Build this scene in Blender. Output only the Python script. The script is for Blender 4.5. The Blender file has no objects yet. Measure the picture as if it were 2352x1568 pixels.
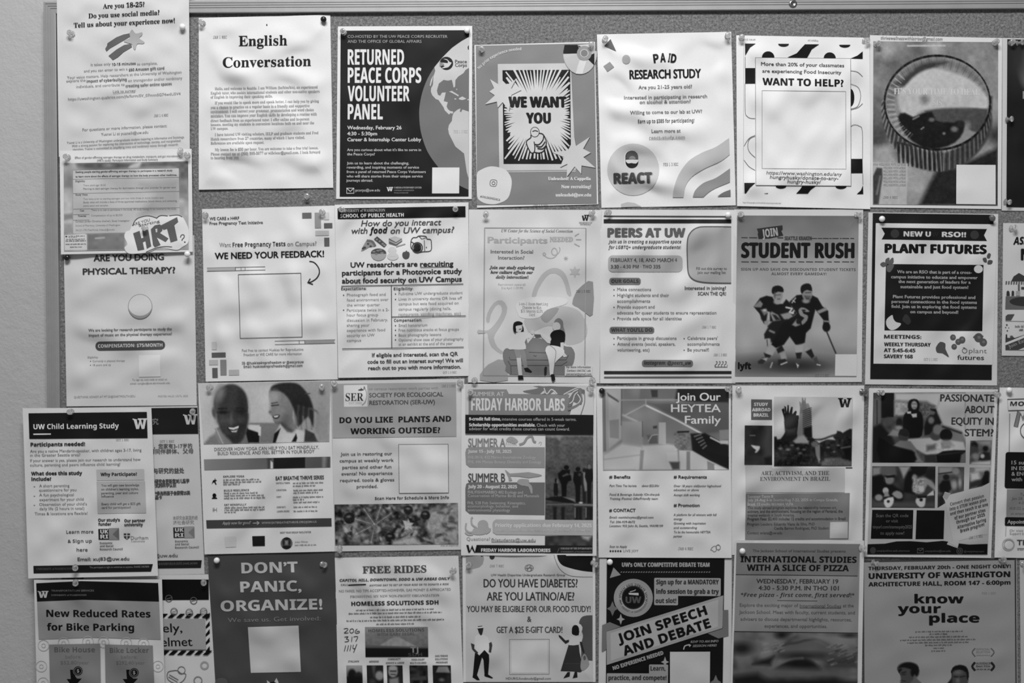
# Bulletin board with overlapping flyers.  Units: metres.  x right, z up, the viewer stands at -y.
import bpy, math, random
import numpy as np
from mathutils import Vector
from mathutils.geometry import tessellate_polygon

sc = bpy.context.scene
COL = sc.collection

# ------------------------------------------------------------------ camera, world, lights, exposure
LENS, SENSOR, IMG_W, IMG_H = 35.0, 36.0, 2352, 1568
F_PX = IMG_W * LENS / SENSOR
CAM_D, CAM_Z, PITCH = 1.624, 1.55, math.radians(1.2)
cam_data = bpy.data.cameras.new('camera'); cam_data.lens = LENS; cam_data.sensor_width = SENSOR
cam_data.clip_start = 0.05
cam = bpy.data.objects.new('camera', cam_data); COL.objects.link(cam)
cam.location = (0, -CAM_D, CAM_Z); cam.rotation_euler = (math.radians(90) - PITCH, 0, 0)
cam_data.dof.use_dof = True; cam_data.dof.focus_distance = 1.555; cam_data.dof.aperture_fstop = 1.4
sc.camera = cam

world = bpy.data.worlds.new('world'); sc.world = world; world.use_nodes = True
bg = world.node_tree.nodes['Background']; bg.inputs[0].default_value = (1, 1, 1, 1); bg.inputs[1].default_value = 0.16


def area_light(name, loc, target, sx, sy, power):
    d = bpy.data.lights.new(name, 'AREA'); d.shape = 'RECTANGLE'; d.size = sx; d.size_y = sy; d.energy = power
    o = bpy.data.objects.new(name, d); COL.objects.link(o); o.location = loc
    o.rotation_euler = (Vector(target) - Vector(loc)).to_track_quat('-Z', 'Y').to_euler()
    return o


area_light('ceiling_light', (-0.1, -1.55, 3.3), (-0.05, 0, 1.6), 1.2, 0.4, 49)
sc.view_settings.view_transform = 'Standard'; sc.view_settings.look = 'None'
sc.view_settings.exposure = 0.0; sc.view_settings.gamma = 1.0; sc.view_settings.use_curve_mapping = False


# ------------------------------------------------------------------ materials
def new_mat(name):
    m = bpy.data.materials.new(name); m.use_nodes = True
    return m, m.node_tree, m.node_tree.nodes['Principled BSDF']


def lin(t):
    return 0.82 * max(t, 0.0) ** 2.2


def ink_mat(name, rough, grain):
    m, nt, b = new_mat(name)
    a = nt.nodes.new('ShaderNodeAttribute'); a.attribute_name = 'ink'
    n = nt.nodes.new('ShaderNodeTexNoise'); n.inputs['Scale'].default_value = 900; n.inputs['Detail'].default_value = 3
    tc = nt.nodes.new('ShaderNodeTexCoord'); nt.links.new(tc.outputs['Object'], n.inputs['Vector'])
    r = nt.nodes.new('ShaderNodeMapRange'); r.inputs[1].default_value = .3; r.inputs[2].default_value = .7
    r.inputs[3].default_value = 1 - grain; r.inputs[4].default_value = 1 + grain * .4
    nt.links.new(n.outputs['Fac'], r.inputs[0])
    mx = nt.nodes.new('ShaderNodeVectorMath'); mx.operation = 'SCALE'
    nt.links.new(a.outputs['Color'], mx.inputs[0]); nt.links.new(r.outputs[0], mx.inputs['Scale'])
    nt.links.new(mx.outputs[0], b.inputs['Base Color'])
    b.inputs['Roughness'].default_value = rough; b.inputs['Specular IOR Level'].default_value = .25
    return m


M_PAPER = ink_mat('office_paper', .62, .05)
M_INK = ink_mat('printer_ink', .6, .05)


def plain_mat(name, tone, rough=.5, metal=0.0, bump=None, vary=None, spec=.5):
    m, nt, b = new_mat(name)
    g = lin(tone)
    b.inputs['Base Color'].default_value = (g, g, g, 1); b.inputs['Roughness'].default_value = rough
    b.inputs['Metallic'].default_value = metal; b.inputs['Specular IOR Level'].default_value = spec
    tc = nt.nodes.new('ShaderNodeTexCoord')
    if vary:
        n = nt.nodes.new('ShaderNodeTexNoise'); n.inputs['Scale'].default_value = vary[0]; n.inputs['Detail'].default_value = 6
        n.inputs['Roughness'].default_value = .7
        nt.links.new(tc.outputs['Object'], n.inputs['Vector'])
        r = nt.nodes.new('ShaderNodeValToRGB')
        lo, hi = lin(tone - vary[1]), lin(tone + vary[1])
        r.color_ramp.elements[0].color = (lo, lo, lo, 1); r.color_ramp.elements[0].position = .3
        r.color_ramp.elements[1].color = (hi, hi, hi, 1); r.color_ramp.elements[1].position = .7
        nt.links.new(n.outputs['Fac'], r.inputs[0]); nt.links.new(r.outputs[0], b.inputs['Base Color'])
    last = None
    for sc_, st, dist in (bump or []):
        n = nt.nodes.new('ShaderNodeTexNoise'); n.inputs['Scale'].default_value = sc_; n.inputs['Detail'].default_value = 5
        n.inputs['Roughness'].default_value = .65
        nt.links.new(tc.outputs['Object'], n.inputs['Vector'])
        bp = nt.nodes.new('ShaderNodeBump'); bp.inputs['Strength'].default_value = st; bp.inputs['Distance'].default_value = dist
        nt.links.new(n.outputs['Fac'], bp.inputs['Height'])
        if last: nt.links.new(last.outputs[0], bp.inputs['Normal'])
        last = bp
    if last: nt.links.new(last.outputs[0], b.inputs['Normal'])
    return m


M_WALL = plain_mat('painted_wall', .80, .7, bump=[(60, .35, .004), (220, .45, .0018)], vary=(8, .012), spec=.3)
M_BOARD = plain_mat('granular_tackboard', .62, .9, bump=[(40, .6, .006), (210, 1.0, .007), (650, .8, .002)], vary=(260, .2), spec=.15)
M_ALU = plain_mat('brushed_aluminium', .70, .5, metal=.3, bump=[(300, .05, .0005)], vary=(40, .02))
M_STEEL = plain_mat('screw_steel', .7, .25, metal=1.0, vary=(200, .04))
M_WHITE = plain_mat('white_plastic', 1.05, .3, vary=(100, .02))
M_BLACK = plain_mat('black_plastic', .16, .22, vary=(100, .02))
M_GREY = plain_mat('grey_metal_plastic', .55, .2, metal=.5, vary=(100, .03))
M_CLEAR, _nt, _b = new_mat('clear_plastic')
_b.inputs['Base Color'].default_value = (.95, .95, .95, 1); _b.inputs['Transmission Weight'].default_value = .8
_b.inputs['Roughness'].default_value = .06; _b.inputs['IOR'].default_value = 1.44; _b.inputs['Specular IOR Level'].default_value = .8


# ------------------------------------------------------------------ where a sight line meets a sheet lying h in front of the board
def world_pt(px, py, h):
    px = np.asarray(px, float); py = np.asarray(py, float); h = np.asarray(h, float)
    X = (px - IMG_W / 2) / F_PX; Y = -(py - IMG_H / 2) / F_PX
    ca, sa = math.cos(PITCH), math.sin(PITCH)
    dy = ca + Y * sa; dz = -sa + Y * ca
    t = (CAM_D - h) / dy
    return np.stack([X * t, -CAM_D + dy * t, CAM_Z + dz * t], -1)


def mesh_from(name, V, tris, mat, ink=None, normals=None, smooth=True):
    me = bpy.data.meshes.new(name)
    V = np.ascontiguousarray(V, np.float32); tris = np.ascontiguousarray(tris, np.int32)
    me.vertices.add(len(V)); me.vertices.foreach_set('co', V.ravel())
    me.loops.add(tris.size); me.loops.foreach_set('vertex_index', tris.ravel())
    me.polygons.add(len(tris)); me.polygons.foreach_set('loop_start', np.arange(0, tris.size, 3, dtype=np.int32))
    try: me.polygons.foreach_set('loop_total', np.full(len(tris), 3, np.int32))
    except Exception: pass
    if ink is not None:
        a = me.attributes.new('ink', 'FLOAT_COLOR', 'POINT')
        g = 0.82 * np.clip(ink, 0, 1.3) ** 2.2
        a.data.foreach_set('color', np.stack([g, g, g, np.ones_like(g)], -1).astype(np.float32).ravel())
    me.update(calc_edges=True)
    me.polygons.foreach_set('use_smooth', np.full(len(tris), smooth))
    if normals is not None:
        me.normals_split_custom_set_from_vertices([tuple(n) for n in normals])
    me.materials.append(mat)
    return me


def solid(name, verts, faces, mat, smooth=False):
    me = bpy.data.meshes.new(name); me.from_pydata(verts, [], faces); me.update()
    for p in me.polygons: p.use_smooth = smooth
    me.materials.append(mat)
    o = bpy.data.objects.new(name, me); COL.objects.link(o)
    return o


# ------------------------------------------------------------------ glyphs
BOLD = dict(n=None, b=(0x1D5D4, 0x1D5EE, 0x1D7EC), bi=(0x1D63C, 0x1D656, 0x1D7EC), s=(0x1D400, 0x1D41A, 0x1D7CE),
            si=(0x1D468, 0x1D482, 0x1D7CE), m=(0x1D670, 0x1D68A, 0x1D7F6))
_glyphs = {}


def _styled(c, st):
    t = BOLD[st]
    if t:
        if 'A' <= c <= 'Z': return chr(t[0] + ord(c) - 65), False
        if 'a' <= c <= 'z': return chr(t[1] + ord(c) - 97), False
        if '0' <= c <= '9': return chr(t[2] + ord(c) - 48), False
        return c, st != 'm'
    return c, False


def _curve_mesh(body, res, off=0.0):
    cu = bpy.data.curves.new('glyph', 'FONT'); cu.body = body; cu.size = 1; cu.resolution_u = res; cu.fill_mode = 'FRONT'; cu.offset = off
    o = bpy.data.objects.new('glyph', cu)
    me = o.to_mesh(); me.calc_loop_triangles()
    v = np.zeros(len(me.vertices) * 3, np.float32); me.vertices.foreach_get('co', v)
    t = np.zeros(len(me.loop_triangles) * 3, np.int32); me.loop_triangles.foreach_get('vertices', t)
    v = v.reshape(-1, 3)[:, :2].astype(float); t = t.reshape(-1, 3)
    o.to_mesh_clear(); bpy.data.objects.remove(o); bpy.data.curves.remove(cu)
    return v, t


def _xmax(body):
    v, _ = _curve_mesh(body, 1)
    return v[:, 0].max()


_HH = None


def glyph(c, st, res):
    global _HH
    k = (c, st, res)
    if k in _glyphs: return _glyphs[k]
    if _HH is None: _HH = _xmax('HH')
    g, twice = _styled(c, st)
    adv = _xmax('H' + g + 'H') - _HH
    if c == ' ': v, t = np.zeros((0, 2)), np.zeros((0, 3), int)
    else:
        v, t = _curve_mesh(g, res, .012 if twice else 0)
    _glyphs[k] = (v, t, adv)
    return _glyphs[k]


CAP = {}


def cap_height(st):
    if st not in CAP: CAP[st] = glyph('H', st, 2)[0][:, 1].max()
    return CAP[st]


def layout(s, st, res, track=0.0):
    V, T, x, n = [], [], 0.0, 0
    for c in s:
        v, t, a = glyph(c, st, res)
        if len(v):
            V.append(v + (x, 0)); T.append(t + n); n += len(v)
        x += a + track
    V = np.concatenate(V); T = np.concatenate(T)
    x0, x1 = V[:, 0].min(), V[:, 0].max()
    V[:, 0] = (V[:, 0] - x0) / (x1 - x0); V[:, 1] /= cap_height(st)
    return V, T                                           # x in 0..1, capital height = 1


# ------------------------------------------------------------------ cutting shapes so that they can follow the bend of a sheet
def _split(polys, ax, cell):
    out = []
    for p in polys:
        lo = min(q[ax] for q in p); hi = max(q[ax] for q in p)
        k = math.floor(lo / cell) + 1
        while k * cell < hi - 1e-6:
            c = k * cell; a, b = [], []
            n = len(p)
            for i in range(n):
                u, w = p[i], p[(i + 1) % n]
                if u[ax] <= c: a.append(u)
                if u[ax] >= c: b.append(u)
                if (u[ax] - c) * (w[ax] - c) < 0:
                    f = (c - u[ax]) / (w[ax] - u[ax])
                    m = (u[0] + f * (w[0] - u[0]), u[1] + f * (w[1] - u[1]))
                    a.append(m); b.append(m)
            if len(a) > 2: out.append(a)
            p = b; k += 1
            if len(p) < 3: break
        if len(p) > 2: out.append(p)
    return out


def grid_cut(V, T, cell=8.5):
    polys = [[tuple(V[i]) for i in t] for t in T]
    polys = _split(_split(polys, 0, cell), 1, cell)
    idx, verts, tris = {}, [], []
    for p in polys:
        ids = []
        for q in p:
            k = (round(q[0], 2), round(q[1], 2))
            if k not in idx: idx[k] = len(verts); verts.append(q)
            if not ids or ids[-1] != idx[k]: ids.append(idx[k])
        if len(ids) > 1 and ids[0] == ids[-1]: ids.pop()
        for i in range(1, len(ids) - 1):
            if len({ids[0], ids[i], ids[i + 1]}) == 3: tris.append((ids[0], ids[i], ids[i + 1]))
    return np.array(verts, float).reshape(-1, 2), np.array(tris, int).reshape(-1, 3)


def smooth_pts(pts, closed=True, n=6):
    P = [np.array(p, float) for p in pts]; m = len(P); out = []
    rng = range(m) if closed else range(m - 1)
    for i in rng:
        p0 = P[(i - 1) % m] if closed or i > 0 else P[i]
        p1, p2 = P[i], P[(i + 1) % m]
        p3 = P[(i + 2) % m] if closed or i + 2 < m else p2
        for k in range(n):
            t = k / n
            out.append(.5 * ((2 * p1) + (-p0 + p2) * t + (2 * p0 - 5 * p1 + 4 * p2 - p3) * t * t + (-p0 + 3 * p1 - 3 * p2 + p3) * t ** 3))
    if not closed: out.append(P[-1])
    return [tuple(p) for p in out]


def ell_pts(cx, cy, rx, ry=None, a0=0, a1=360, n=36, rot=0):
    ry = ry or rx; r = math.radians(rot); c, s = math.cos(r), math.sin(r); full = abs(a1 - a0) >= 360
    out = []
    for i in range(n if full else n + 1):
        a = math.radians(a0 + (a1 - a0) * i / n); x, y = rx * math.cos(a), ry * math.sin(a)
        out.append((cx + x * c - y * s, cy + x * s + y * c))
    return out


# ------------------------------------------------------------------ sheets of paper
FLYERS = {}
CUR = None


SEPARATE = set('panel label_pill double_rule pattern ruled_line sparkle text_box paper_star leaf_drawing berry_drawing pill_label geometric_border broken_rule arrow ribbon_tail'.split())


class Flyer:
    def __init__(s, key, corners, frame, h, tone, label, cat='flyer', name='flyer', amp=.35, seed=1, curl=(0, 0), floor=.45):
        global CUR
        s.key, s.name, s.label, s.cat, s.tone = key, name, label, cat, tone
        amp = amp * 1.75 if amp > .42 else amp * 1.2
        s.c = np.array(corners, float).reshape(4, 2)           # TL TR BR BL on the photograph
        s.ox, s.oy, s.k = frame
        hh = (h,) * 4 if not isinstance(h, tuple) else h
        s.h4 = [x * .001 for x in hh]; s.curl = curl; s.fk = floor; s.amp = amp
        rnd = random.Random(seed * 7 + 3)
        s.w = []
        for lam, a in ((290, 1.0), (180, 1.1), (125, 1.4), (92, 1.35), (70, .95), (54, .5), (105, 1.3), (62, .6)):
            th = rnd.uniform(0, math.pi)
            s.w.append((2 * math.pi / lam * math.cos(th), 2 * math.pi / lam * math.sin(th), rnd.uniform(0, 6.28), a * amp * .001))
        TL, TR, BR, BL = s.c
        s.sl = .5 * ((TR - TL)[1] / (TR - TL)[0] + (BR - BL)[1] / (BR - BL)[0])
        s.sv = .5 * ((BL - TL)[0] / (BL - TL)[1] + (BR - TR)[0] / (BR - TR)[1])
        s.wd = np.linalg.norm(TR - TL); s.ht = np.linalg.norm(BL - TL)
        s.parts = {}; s.boxes = []; s.hosts = []; s.count = {}
        FLYERS[key] = s; CUR = s

    def uv(s, px, py):
        TL, TR, BR, BL = s.c
        v = (py - TL[1] - (px - TL[0]) * s.sl) / max(1, (BL - TL)[1])
        u = (px - TL[0] - (py - TL[1]) * s.sv) / max(1, (TR - TL)[0])
        return np.clip(u, -.05, 1.05), np.clip(v, -.05, 1.05)

    def height(s, px, py):
        px = np.asarray(px, float); py = np.asarray(py, float)
        u, v = s.uv(px, py)
        a, b, c, d = s.h4
        z = (1 - v) * ((1 - u) * a + u * b) + v * ((1 - u) * d + u * c)
        base = z
        amp0 = s.amp * .0017
        edge = np.clip(np.minimum(np.minimum(u, 1 - u), np.minimum(v, 1 - v)) / .14, 0, 1)
        edge = .3 + .7 * edge * edge * (3 - 2 * edge)
        z = z + amp0 * (edge - .3)
        for kx, ky, ph, am in s.w: z = z + am * edge * np.sin(kx * px + ky * py + ph)
        fl = base * s.fk; z = fl + .0011 * np.logaddexp(0, (z - fl) / .0011) - .0003          # never pressed into what lies behind
        z = z + s.curl[0] * .001 * np.clip(v, 0, 1) ** 4 + s.curl[1] * .001 * np.clip((.12 - v) / .12, 0, 1) ** 2
        return z

    def pts(s, px, py, lift=0.0):
        return world_pt(px, py, s.height(px, py) + lift)

    def normals(s, px, py):
        e = 1.5
        a = s.pts(px + e, py) - s.pts(px - e, py); b = s.pts(px, py - e) - s.pts(px, py + e)
        n = np.cross(a, b); n /= np.linalg.norm(n, axis=1)[:, None]
        return n

    def add(s, part, V, T, tone, cut=True, level=None, text=False, copies=1):
        """V in photograph pixels"""
        V = np.asarray(V, float); T = np.asarray(T, int)
        if len(T) == 0: return
        lo, hi = V.min(0), V.max(0)
        base = part.split('/')[0].split('#')[0]
        if base in SEPARATE and '/' not in part:
            if text:
                host = next((k for k, a, b in reversed(s.hosts) if k.split('#')[0] == base and (a - 2 < (lo + hi) / 2).all() and (b + 2 > (lo + hi) / 2).all()), None)
                part = host + '/lettering' if host else 'lettering'
            else:
                s.count[base] = s.count.get(base, 0) + 1; part = '%s#%d' % (base, s.count[base]); s.hosts.append((part, lo, hi))
        if copies > 1:                                     # overprinted lettering: each pass a hair above the one below
            nv, nt = len(V) // copies, len(T) // copies
            bits = [(V[i * nv:(i + 1) * nv], T[i * nt:(i + 1) * nt] - i * nv) for i in range(copies)]
            if cut: bits = [grid_cut(*b) for b in bits]
            if level is None: level = 1 + max([l for (a, b, l) in s.boxes if (a < hi - .3).all() and (b > lo + .3).all()], default=0)
            s.boxes.append((lo, hi, level + .5))
            for i, (v, t) in enumerate(bits): s.parts.setdefault(part, []).append((v, t, np.full(len(v), tone, float), level + .13 * i))
            return
        if cut and (hi - lo).max() > 13: V, T = grid_cut(V, T)
        if level is None:
            level = 1 + max([l for (a, b, l) in s.boxes if (a < hi - .3).all() and (b > lo + .3).all()], default=0)
        s.boxes.append((lo, hi, level))
        tone = np.full(len(V), tone, float) if np.isscalar(tone) else tone
        s.parts.setdefault(part, []).append((V, T, tone, level))

    def build(s):
        # the sheet: front, back and edge
        nx, ny = max(4, int(s.wd / 6)), max(4, int(s.ht / 6))
        u, v = np.meshgrid(np.linspace(0, 1, nx + 1), np.linspace(0, 1, ny + 1))
        u = u.ravel()[:, None]; v = v.ravel()[:, None]
        TL, TR, BR, BL = s.c
        P = (1 - v) * ((1 - u) * TL + u * TR) + v * ((1 - u) * BL + u * BR)
        front = s.pts(P[:, 0], P[:, 1]); N = s.normals(P[:, 0], P[:, 1]); back = s.pts(P[:, 0], P[:, 1], -.00018)
        s.origin = front.mean(0)
        W = nx + 1; n = len(P)
        q = np.array([(j * W + i, (j + 1) * W + i, (j + 1) * W + i + 1, j * W + i + 1) for j in range(ny) for i in range(nx)])
        tr = np.concatenate([q[:, [0, 1, 2]], q[:, [0, 2, 3]]])
        rim = [i for i in range(W)] + [j * W + nx for j in range(1, ny + 1)] + [ny * W + i for i in range(nx - 1, -1, -1)] + [j * W for j in range(ny - 1, 0, -1)]
        side = []
        for a, b in zip(rim, rim[1:] + rim[:1]): side += [(2 * n + a, 2 * n + b, 3 * n + b), (2 * n + a, 3 * n + b, 3 * n + a)]
        V = np.concatenate([front, back, front, back]) - s.origin
        NN = np.concatenate([N, -N, N, N])
        me = mesh_from(s.name, V, np.concatenate([tr, tr[:, ::-1] + n, np.array(side)]), M_PAPER, np.full(len(V), s.tone), NN)
        root = bpy.data.objects.new(s.name, me); COL.objects.link(root); root.location = s.origin
        root['label'] = s.label; root['category'] = s.cat; root['group'] = 'flyers pinned to the bulletin board'
        s.root = root; made = {}
        for part in s.parts:
            segs = part.split('/')
            par = root
            if len(segs) == 2:
                par = made.get(segs[0]) or root
            if len(segs) == 1: groups = s.cluster(s.parts[part])
            else: groups = [s.parts[part]]
            for lst in groups: s.print_part(part, segs, lst, par, made)

    @staticmethod
    def cluster(lst):
        """print that stands apart becomes a part of its own"""
        bx = []
        for v, t, n, l in lst:
            lo, hi = v.min(0), v.max(0); m = min(16, max(4, .75 * min(hi - lo))); bx.append((lo - m, hi + m))
        grp = list(range(len(lst)))
        for i in range(len(lst)):
            for j in range(i):
                if grp[i] != grp[j] and (bx[i][0] < bx[j][1]).all() and (bx[j][0] < bx[i][1]).all():
                    a, b = grp[i], grp[j]; grp = [b if g == a else g for g in grp]
        return [[p for p, g in zip(lst, grp) if g == k] for k in dict.fromkeys(grp)]

    def print_part(s, part, segs, lst, par, made):
        if True:
            Vs, Ts, Is, Ls, off = [], [], [], [], 0
            for (pv, pt, ton, lev) in lst:
                Vs.append(pv); Ts.append(pt + off); Is.append(ton); Ls.append(np.full(len(pv), lev, float)); off += len(pv)
            pv = np.concatenate(Vs); pt = np.concatenate(Ts); ink = np.concatenate(Is); lev = np.concatenate(Ls)
            e1 = pv[pt[:, 1]] - pv[pt[:, 0]]; e2 = pv[pt[:, 2]] - pv[pt[:, 0]]
            ar = e1[:, 0] * e2[:, 1] - e1[:, 1] * e2[:, 0]
            pt = pt[np.abs(ar) > 1e-6]; ar = ar[np.abs(ar) > 1e-6]
            pt = np.where((ar > 0)[:, None], pt[:, ::-1], pt)
            W3 = s.pts(pv[:, 0], pv[:, 1], .00060 + .00016 * lev) - s.origin
            nm = segs[-1].split('#')[0]
            me = mesh_from(nm, W3, pt, M_INK, ink, s.normals(pv[:, 0], pv[:, 1]))
            o = bpy.data.objects.new(nm, me); COL.objects.link(o); o.parent = par
            made.setdefault(part, o)


def F(key, corners, frame, h, tone, label, **k): return Flyer(key, corners, frame, h, tone, label, **k)


def to_px(P):
    P = np.asarray(P, float).reshape(-1, 2)
    return P / CUR.k + (CUR.ox, CUR.oy)


# ------------------------------------------------------------------ printing, in the coordinates of the flyer's own frame
def T(s, xl, xr, y, h, tone=.2, st='n', part='body_text', slope=None, heavy=0, track=0, cutx=None, shear=0):
    f = CUR; hp = h / f.k
    if hp < 9.5 and tone < .7: tone = tone + .07 * (1 - tone)      # fine print is laid down thinner
    res = 2 if hp < 9 else (3 if hp < 20 else 5)
    V, Tr = layout(s, st, res, track)
    sl = f.sl if slope is None else slope
    X = xl + V[:, 0] * (xr - xl) + shear * V[:, 1] * h
    Y = y + sl * (X - (xl + xr) / 2) - V[:, 1] * h
    X = X - f.sv * V[:, 1] * h
    P = to_px(np.stack([X, Y], -1))
    if heavy:
        d = heavy / f.k; n = len(P)
        P = np.concatenate([P + o for o in ((-d, 0), (d, 0), (0, d * .6), (0, -d * .6))]); Tr = np.concatenate([Tr + i * n for i in range(4)])
    f.add(part, P, Tr, tone, cut=hp > 15, text=True, copies=4 if heavy else 1)


def TL(rows, h, tone=.2, st='n', part='body_text', **k):
    for r in rows: T(r[0], r[1], r[2], r[3], h, tone, st, part, **k)


def TA(s, cx, cy, r, a0, a1, h, tone, st='b', part='body_text'):
    """lettering along an arc, degrees clockwise on the picture"""
    V, Tr = layout(s, st, 2)
    a = np.radians(a0 + (a1 - a0) * V[:, 0]); rr = r + V[:, 1] * h * (1 if a1 > a0 else -1)
    CUR.add(part, to_px(np.stack([cx + rr * np.cos(a), cy + rr * np.sin(a)], -1)), Tr, tone, cut=False, text=True)


def TR(s, p0, p1, h, tone, st='b', part='body_text', heavy=0, shear=0):
    """lettering along any straight baseline p0 -> p1"""
    V, Tr = layout(s, st, 4)
    p0 = np.array(p0, float); d = np.array(p1, float) - p0; nrm = np.array([d[1], -d[0]]) / np.linalg.norm(d)
    P = p0 + V[:, :1] * d + V[:, 1:] * h * nrm + shear * h * V[:, 1:] * d / np.linalg.norm(d)
    P = to_px(P)
    if heavy:
        e = heavy / CUR.k; n = len(P); P = np.concatenate([P + o for o in ((-e, 0), (e, 0), (0, e), (0, -e))]); Tr = np.concatenate([Tr + i * n for i in range(4)])
    CUR.add(part, P, Tr, tone, cut=h / CUR.k > 15, text=True, copies=4 if heavy else 1)


def poly(pts, tone, part='illustration', sm=0):
    if sm: pts = smooth_pts(pts, True, sm)
    P = to_px(pts)
    tr = tessellate_polygon([[Vector((x, y, 0)) for x, y in P]])
    CUR.add(part, P, np.array(tr, int).reshape(-1, 3), tone)


def quad(p, tone, part='panel'):
    P = to_px(p); n = max(1, int(np.ceil(max(np.linalg.norm(P[1] - P[0]), np.linalg.norm(P[2] - P[3])) / 8)))
    m = max(1, int(np.ceil(max(np.linalg.norm(P[3] - P[0]), np.linalg.norm(P[2] - P[1])) / 8)))
    u, v = np.meshgrid(np.linspace(0, 1, n + 1), np.linspace(0, 1, m + 1)); u = u.ravel()[:, None]; v = v.ravel()[:, None]
    V = (1 - v) * ((1 - u) * P[0] + u * P[1]) + v * ((1 - u) * P[3] + u * P[2]); W = n + 1
    q = np.array([(j * W + i, j * W + i + 1, (j + 1) * W + i + 1, (j + 1) * W + i) for j in range(m) for i in range(n)])
    CUR.add(part, V, np.concatenate([q[:, [0, 1, 2]], q[:, [0, 2, 3]]]), tone, cut=False)


def rc(x0, y0, x1, y1):
    """corners of a printed rectangle that leans as its sheet does"""
    f = CUR; xm, ym = (x0 + x1) / 2, (y0 + y1) / 2
    return [(x + f.sv * (y - ym), y + f.sl * (x - xm)) for x, y in ((x0, y0), (x1, y0), (x1, y1), (x0, y1))]


def rect(x0, y0, x1, y1, tone, part='panel'): quad(rc(x0, y0, x1, y1), tone, part)


def rrect(x0, y0, x1, y1, r, tone, part='panel', corners='1111'):
    f = CUR; xm, ym = (x0 + x1) / 2, (y0 + y1) / 2; P = []
    for (cx, cy, a), on in zip(((x0 + r, y0 + r, 180), (x1 - r, y0 + r, 270), (x1 - r, y1 - r, 0), (x0 + r, y1 - r, 90)), corners):
        if on == '1': P += ell_pts(cx, cy, r, r, a, a + 90, 6)
        else: P.append((x0 if a in (180, 90) else x1, y0 if a in (180, 270) else y1))
    poly([(x + f.sv * (y - ym), y + f.sl * (x - xm)) for x, y in P], tone, part)


def stroke(pts, w, tone, part='illustration', closed=False, sm=0):
    if sm: pts = smooth_pts(pts, closed, sm)
    P = to_px(pts); w = w / CUR.k / 2; n = len(P); V, Tr = [], []
    D = []
    for i in range(n):
        a = P[(i - 1) % n] if closed or i > 0 else P[i]; b = P[(i + 1) % n] if closed or i < n - 1 else P[i]
        d = b - a; L = np.linalg.norm(d); d = d / L if L > 1e-9 else np.array([1., 0]); D.append(np.array([-d[1], d[0]]))
    for p, d in zip(P, D): V += [p + d * w, p - d * w]
    for i in range(n if closed else n - 1):
        a, b = 2 * i, 2 * ((i + 1) % n); Tr += [(a, a + 1, b + 1), (a, b + 1, b)]
    CUR.add(part, np.array(V), np.array(Tr), tone, cut=sm == 0 or n < 12)


def frame(x0, y0, x1, y1, w, tone, part='border'):
    c = rc(x0, y0, x1, y1)
    for i in range(4):
        stroke([c[i], c[(i + 1) % 4]], w, tone, part)


def oval(cx, cy, rx, ry=None, tone=.5, part='illustration', rot=0, n=36): poly(ell_pts(cx, cy, rx, ry, n=n, rot=rot), tone, part)


def ring(cx, cy, r, w, tone, part='illustration', ry=None, n=40): stroke(ell_pts(cx, cy, r, ry, n=n), w, tone, part, True, 0)


def star(cx, cy, ro, ri, n, tone, part='illustration', rot=-90):
    P = []
    for i in range(2 * n):
        r = ro if i % 2 == 0 else ri; a = math.radians(rot + 180 * i / n); P.append((cx + r * math.cos(a), cy + r * math.sin(a)))
    poly(P, tone, part)


def greek(xl, xr, y, h, tone, part='body_text', seed=None):
    """a line of print too fine to read in the photograph: rows of short uneven marks"""
    rnd = random.Random(seed if seed is not None else int(xl * 3 + y * 7)); x = xl; V, Tr = [], []; sl = CUR.sl; xm = (xl + xr) / 2
    while x < xr - h * .4:
        for _ in range(rnd.randint(2, 8)):
            w = h * rnd.uniform(.28, .5)
            if x + w > xr: break
            top = h * (1.0 if rnd.random() < .25 else .7); bot = h * (.22 if rnd.random() < .1 else 0)
            yy = y + sl * (x - xm); i = len(V)
            V += [(x, yy - top), (x + w * .72, yy - top), (x + w * .72, yy + bot), (x, yy + bot)]; Tr += [(i, i + 1, i + 2), (i, i + 2, i + 3)]
            x += w
        x += h * .45
    if V: CUR.add(part, to_px(V), np.array(Tr), tone, cut=False, text=True)


def stamp(s, xl, xr, y, h=24, tone=.45): T(s, xl, xr, y, h, tone, 'm', 'date_stamp')


def logo_w(x0, y0, x1, y1, tone, part='logo'):
    """a slab-serif W"""
    w, h = x1 - x0, y1 - y0
    pts = [(0, 0), (.36, 0), (.36, .13), (.27, .13), (.355, .68), (.45, .26), (.42, .13), (.36, .13), (.36, 0), (.66, 0), (.66, .13), (.58, .13),
           (.665, .68), (.75, .13), (.65, .13), (.65, 0), (1, 0), (1, .13), (.93, .13), (.78, 1), (.6, 1), (.51, .5), (.41, 1), (.22, 1), (.07, .13), (0, .13)]
    poly([(x0 + a * w - CUR.sv * (h / 2 - b * h), y0 + b * h + CUR.sl * (a * w - w / 2)) for a, b in pts], tone, part)


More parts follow.
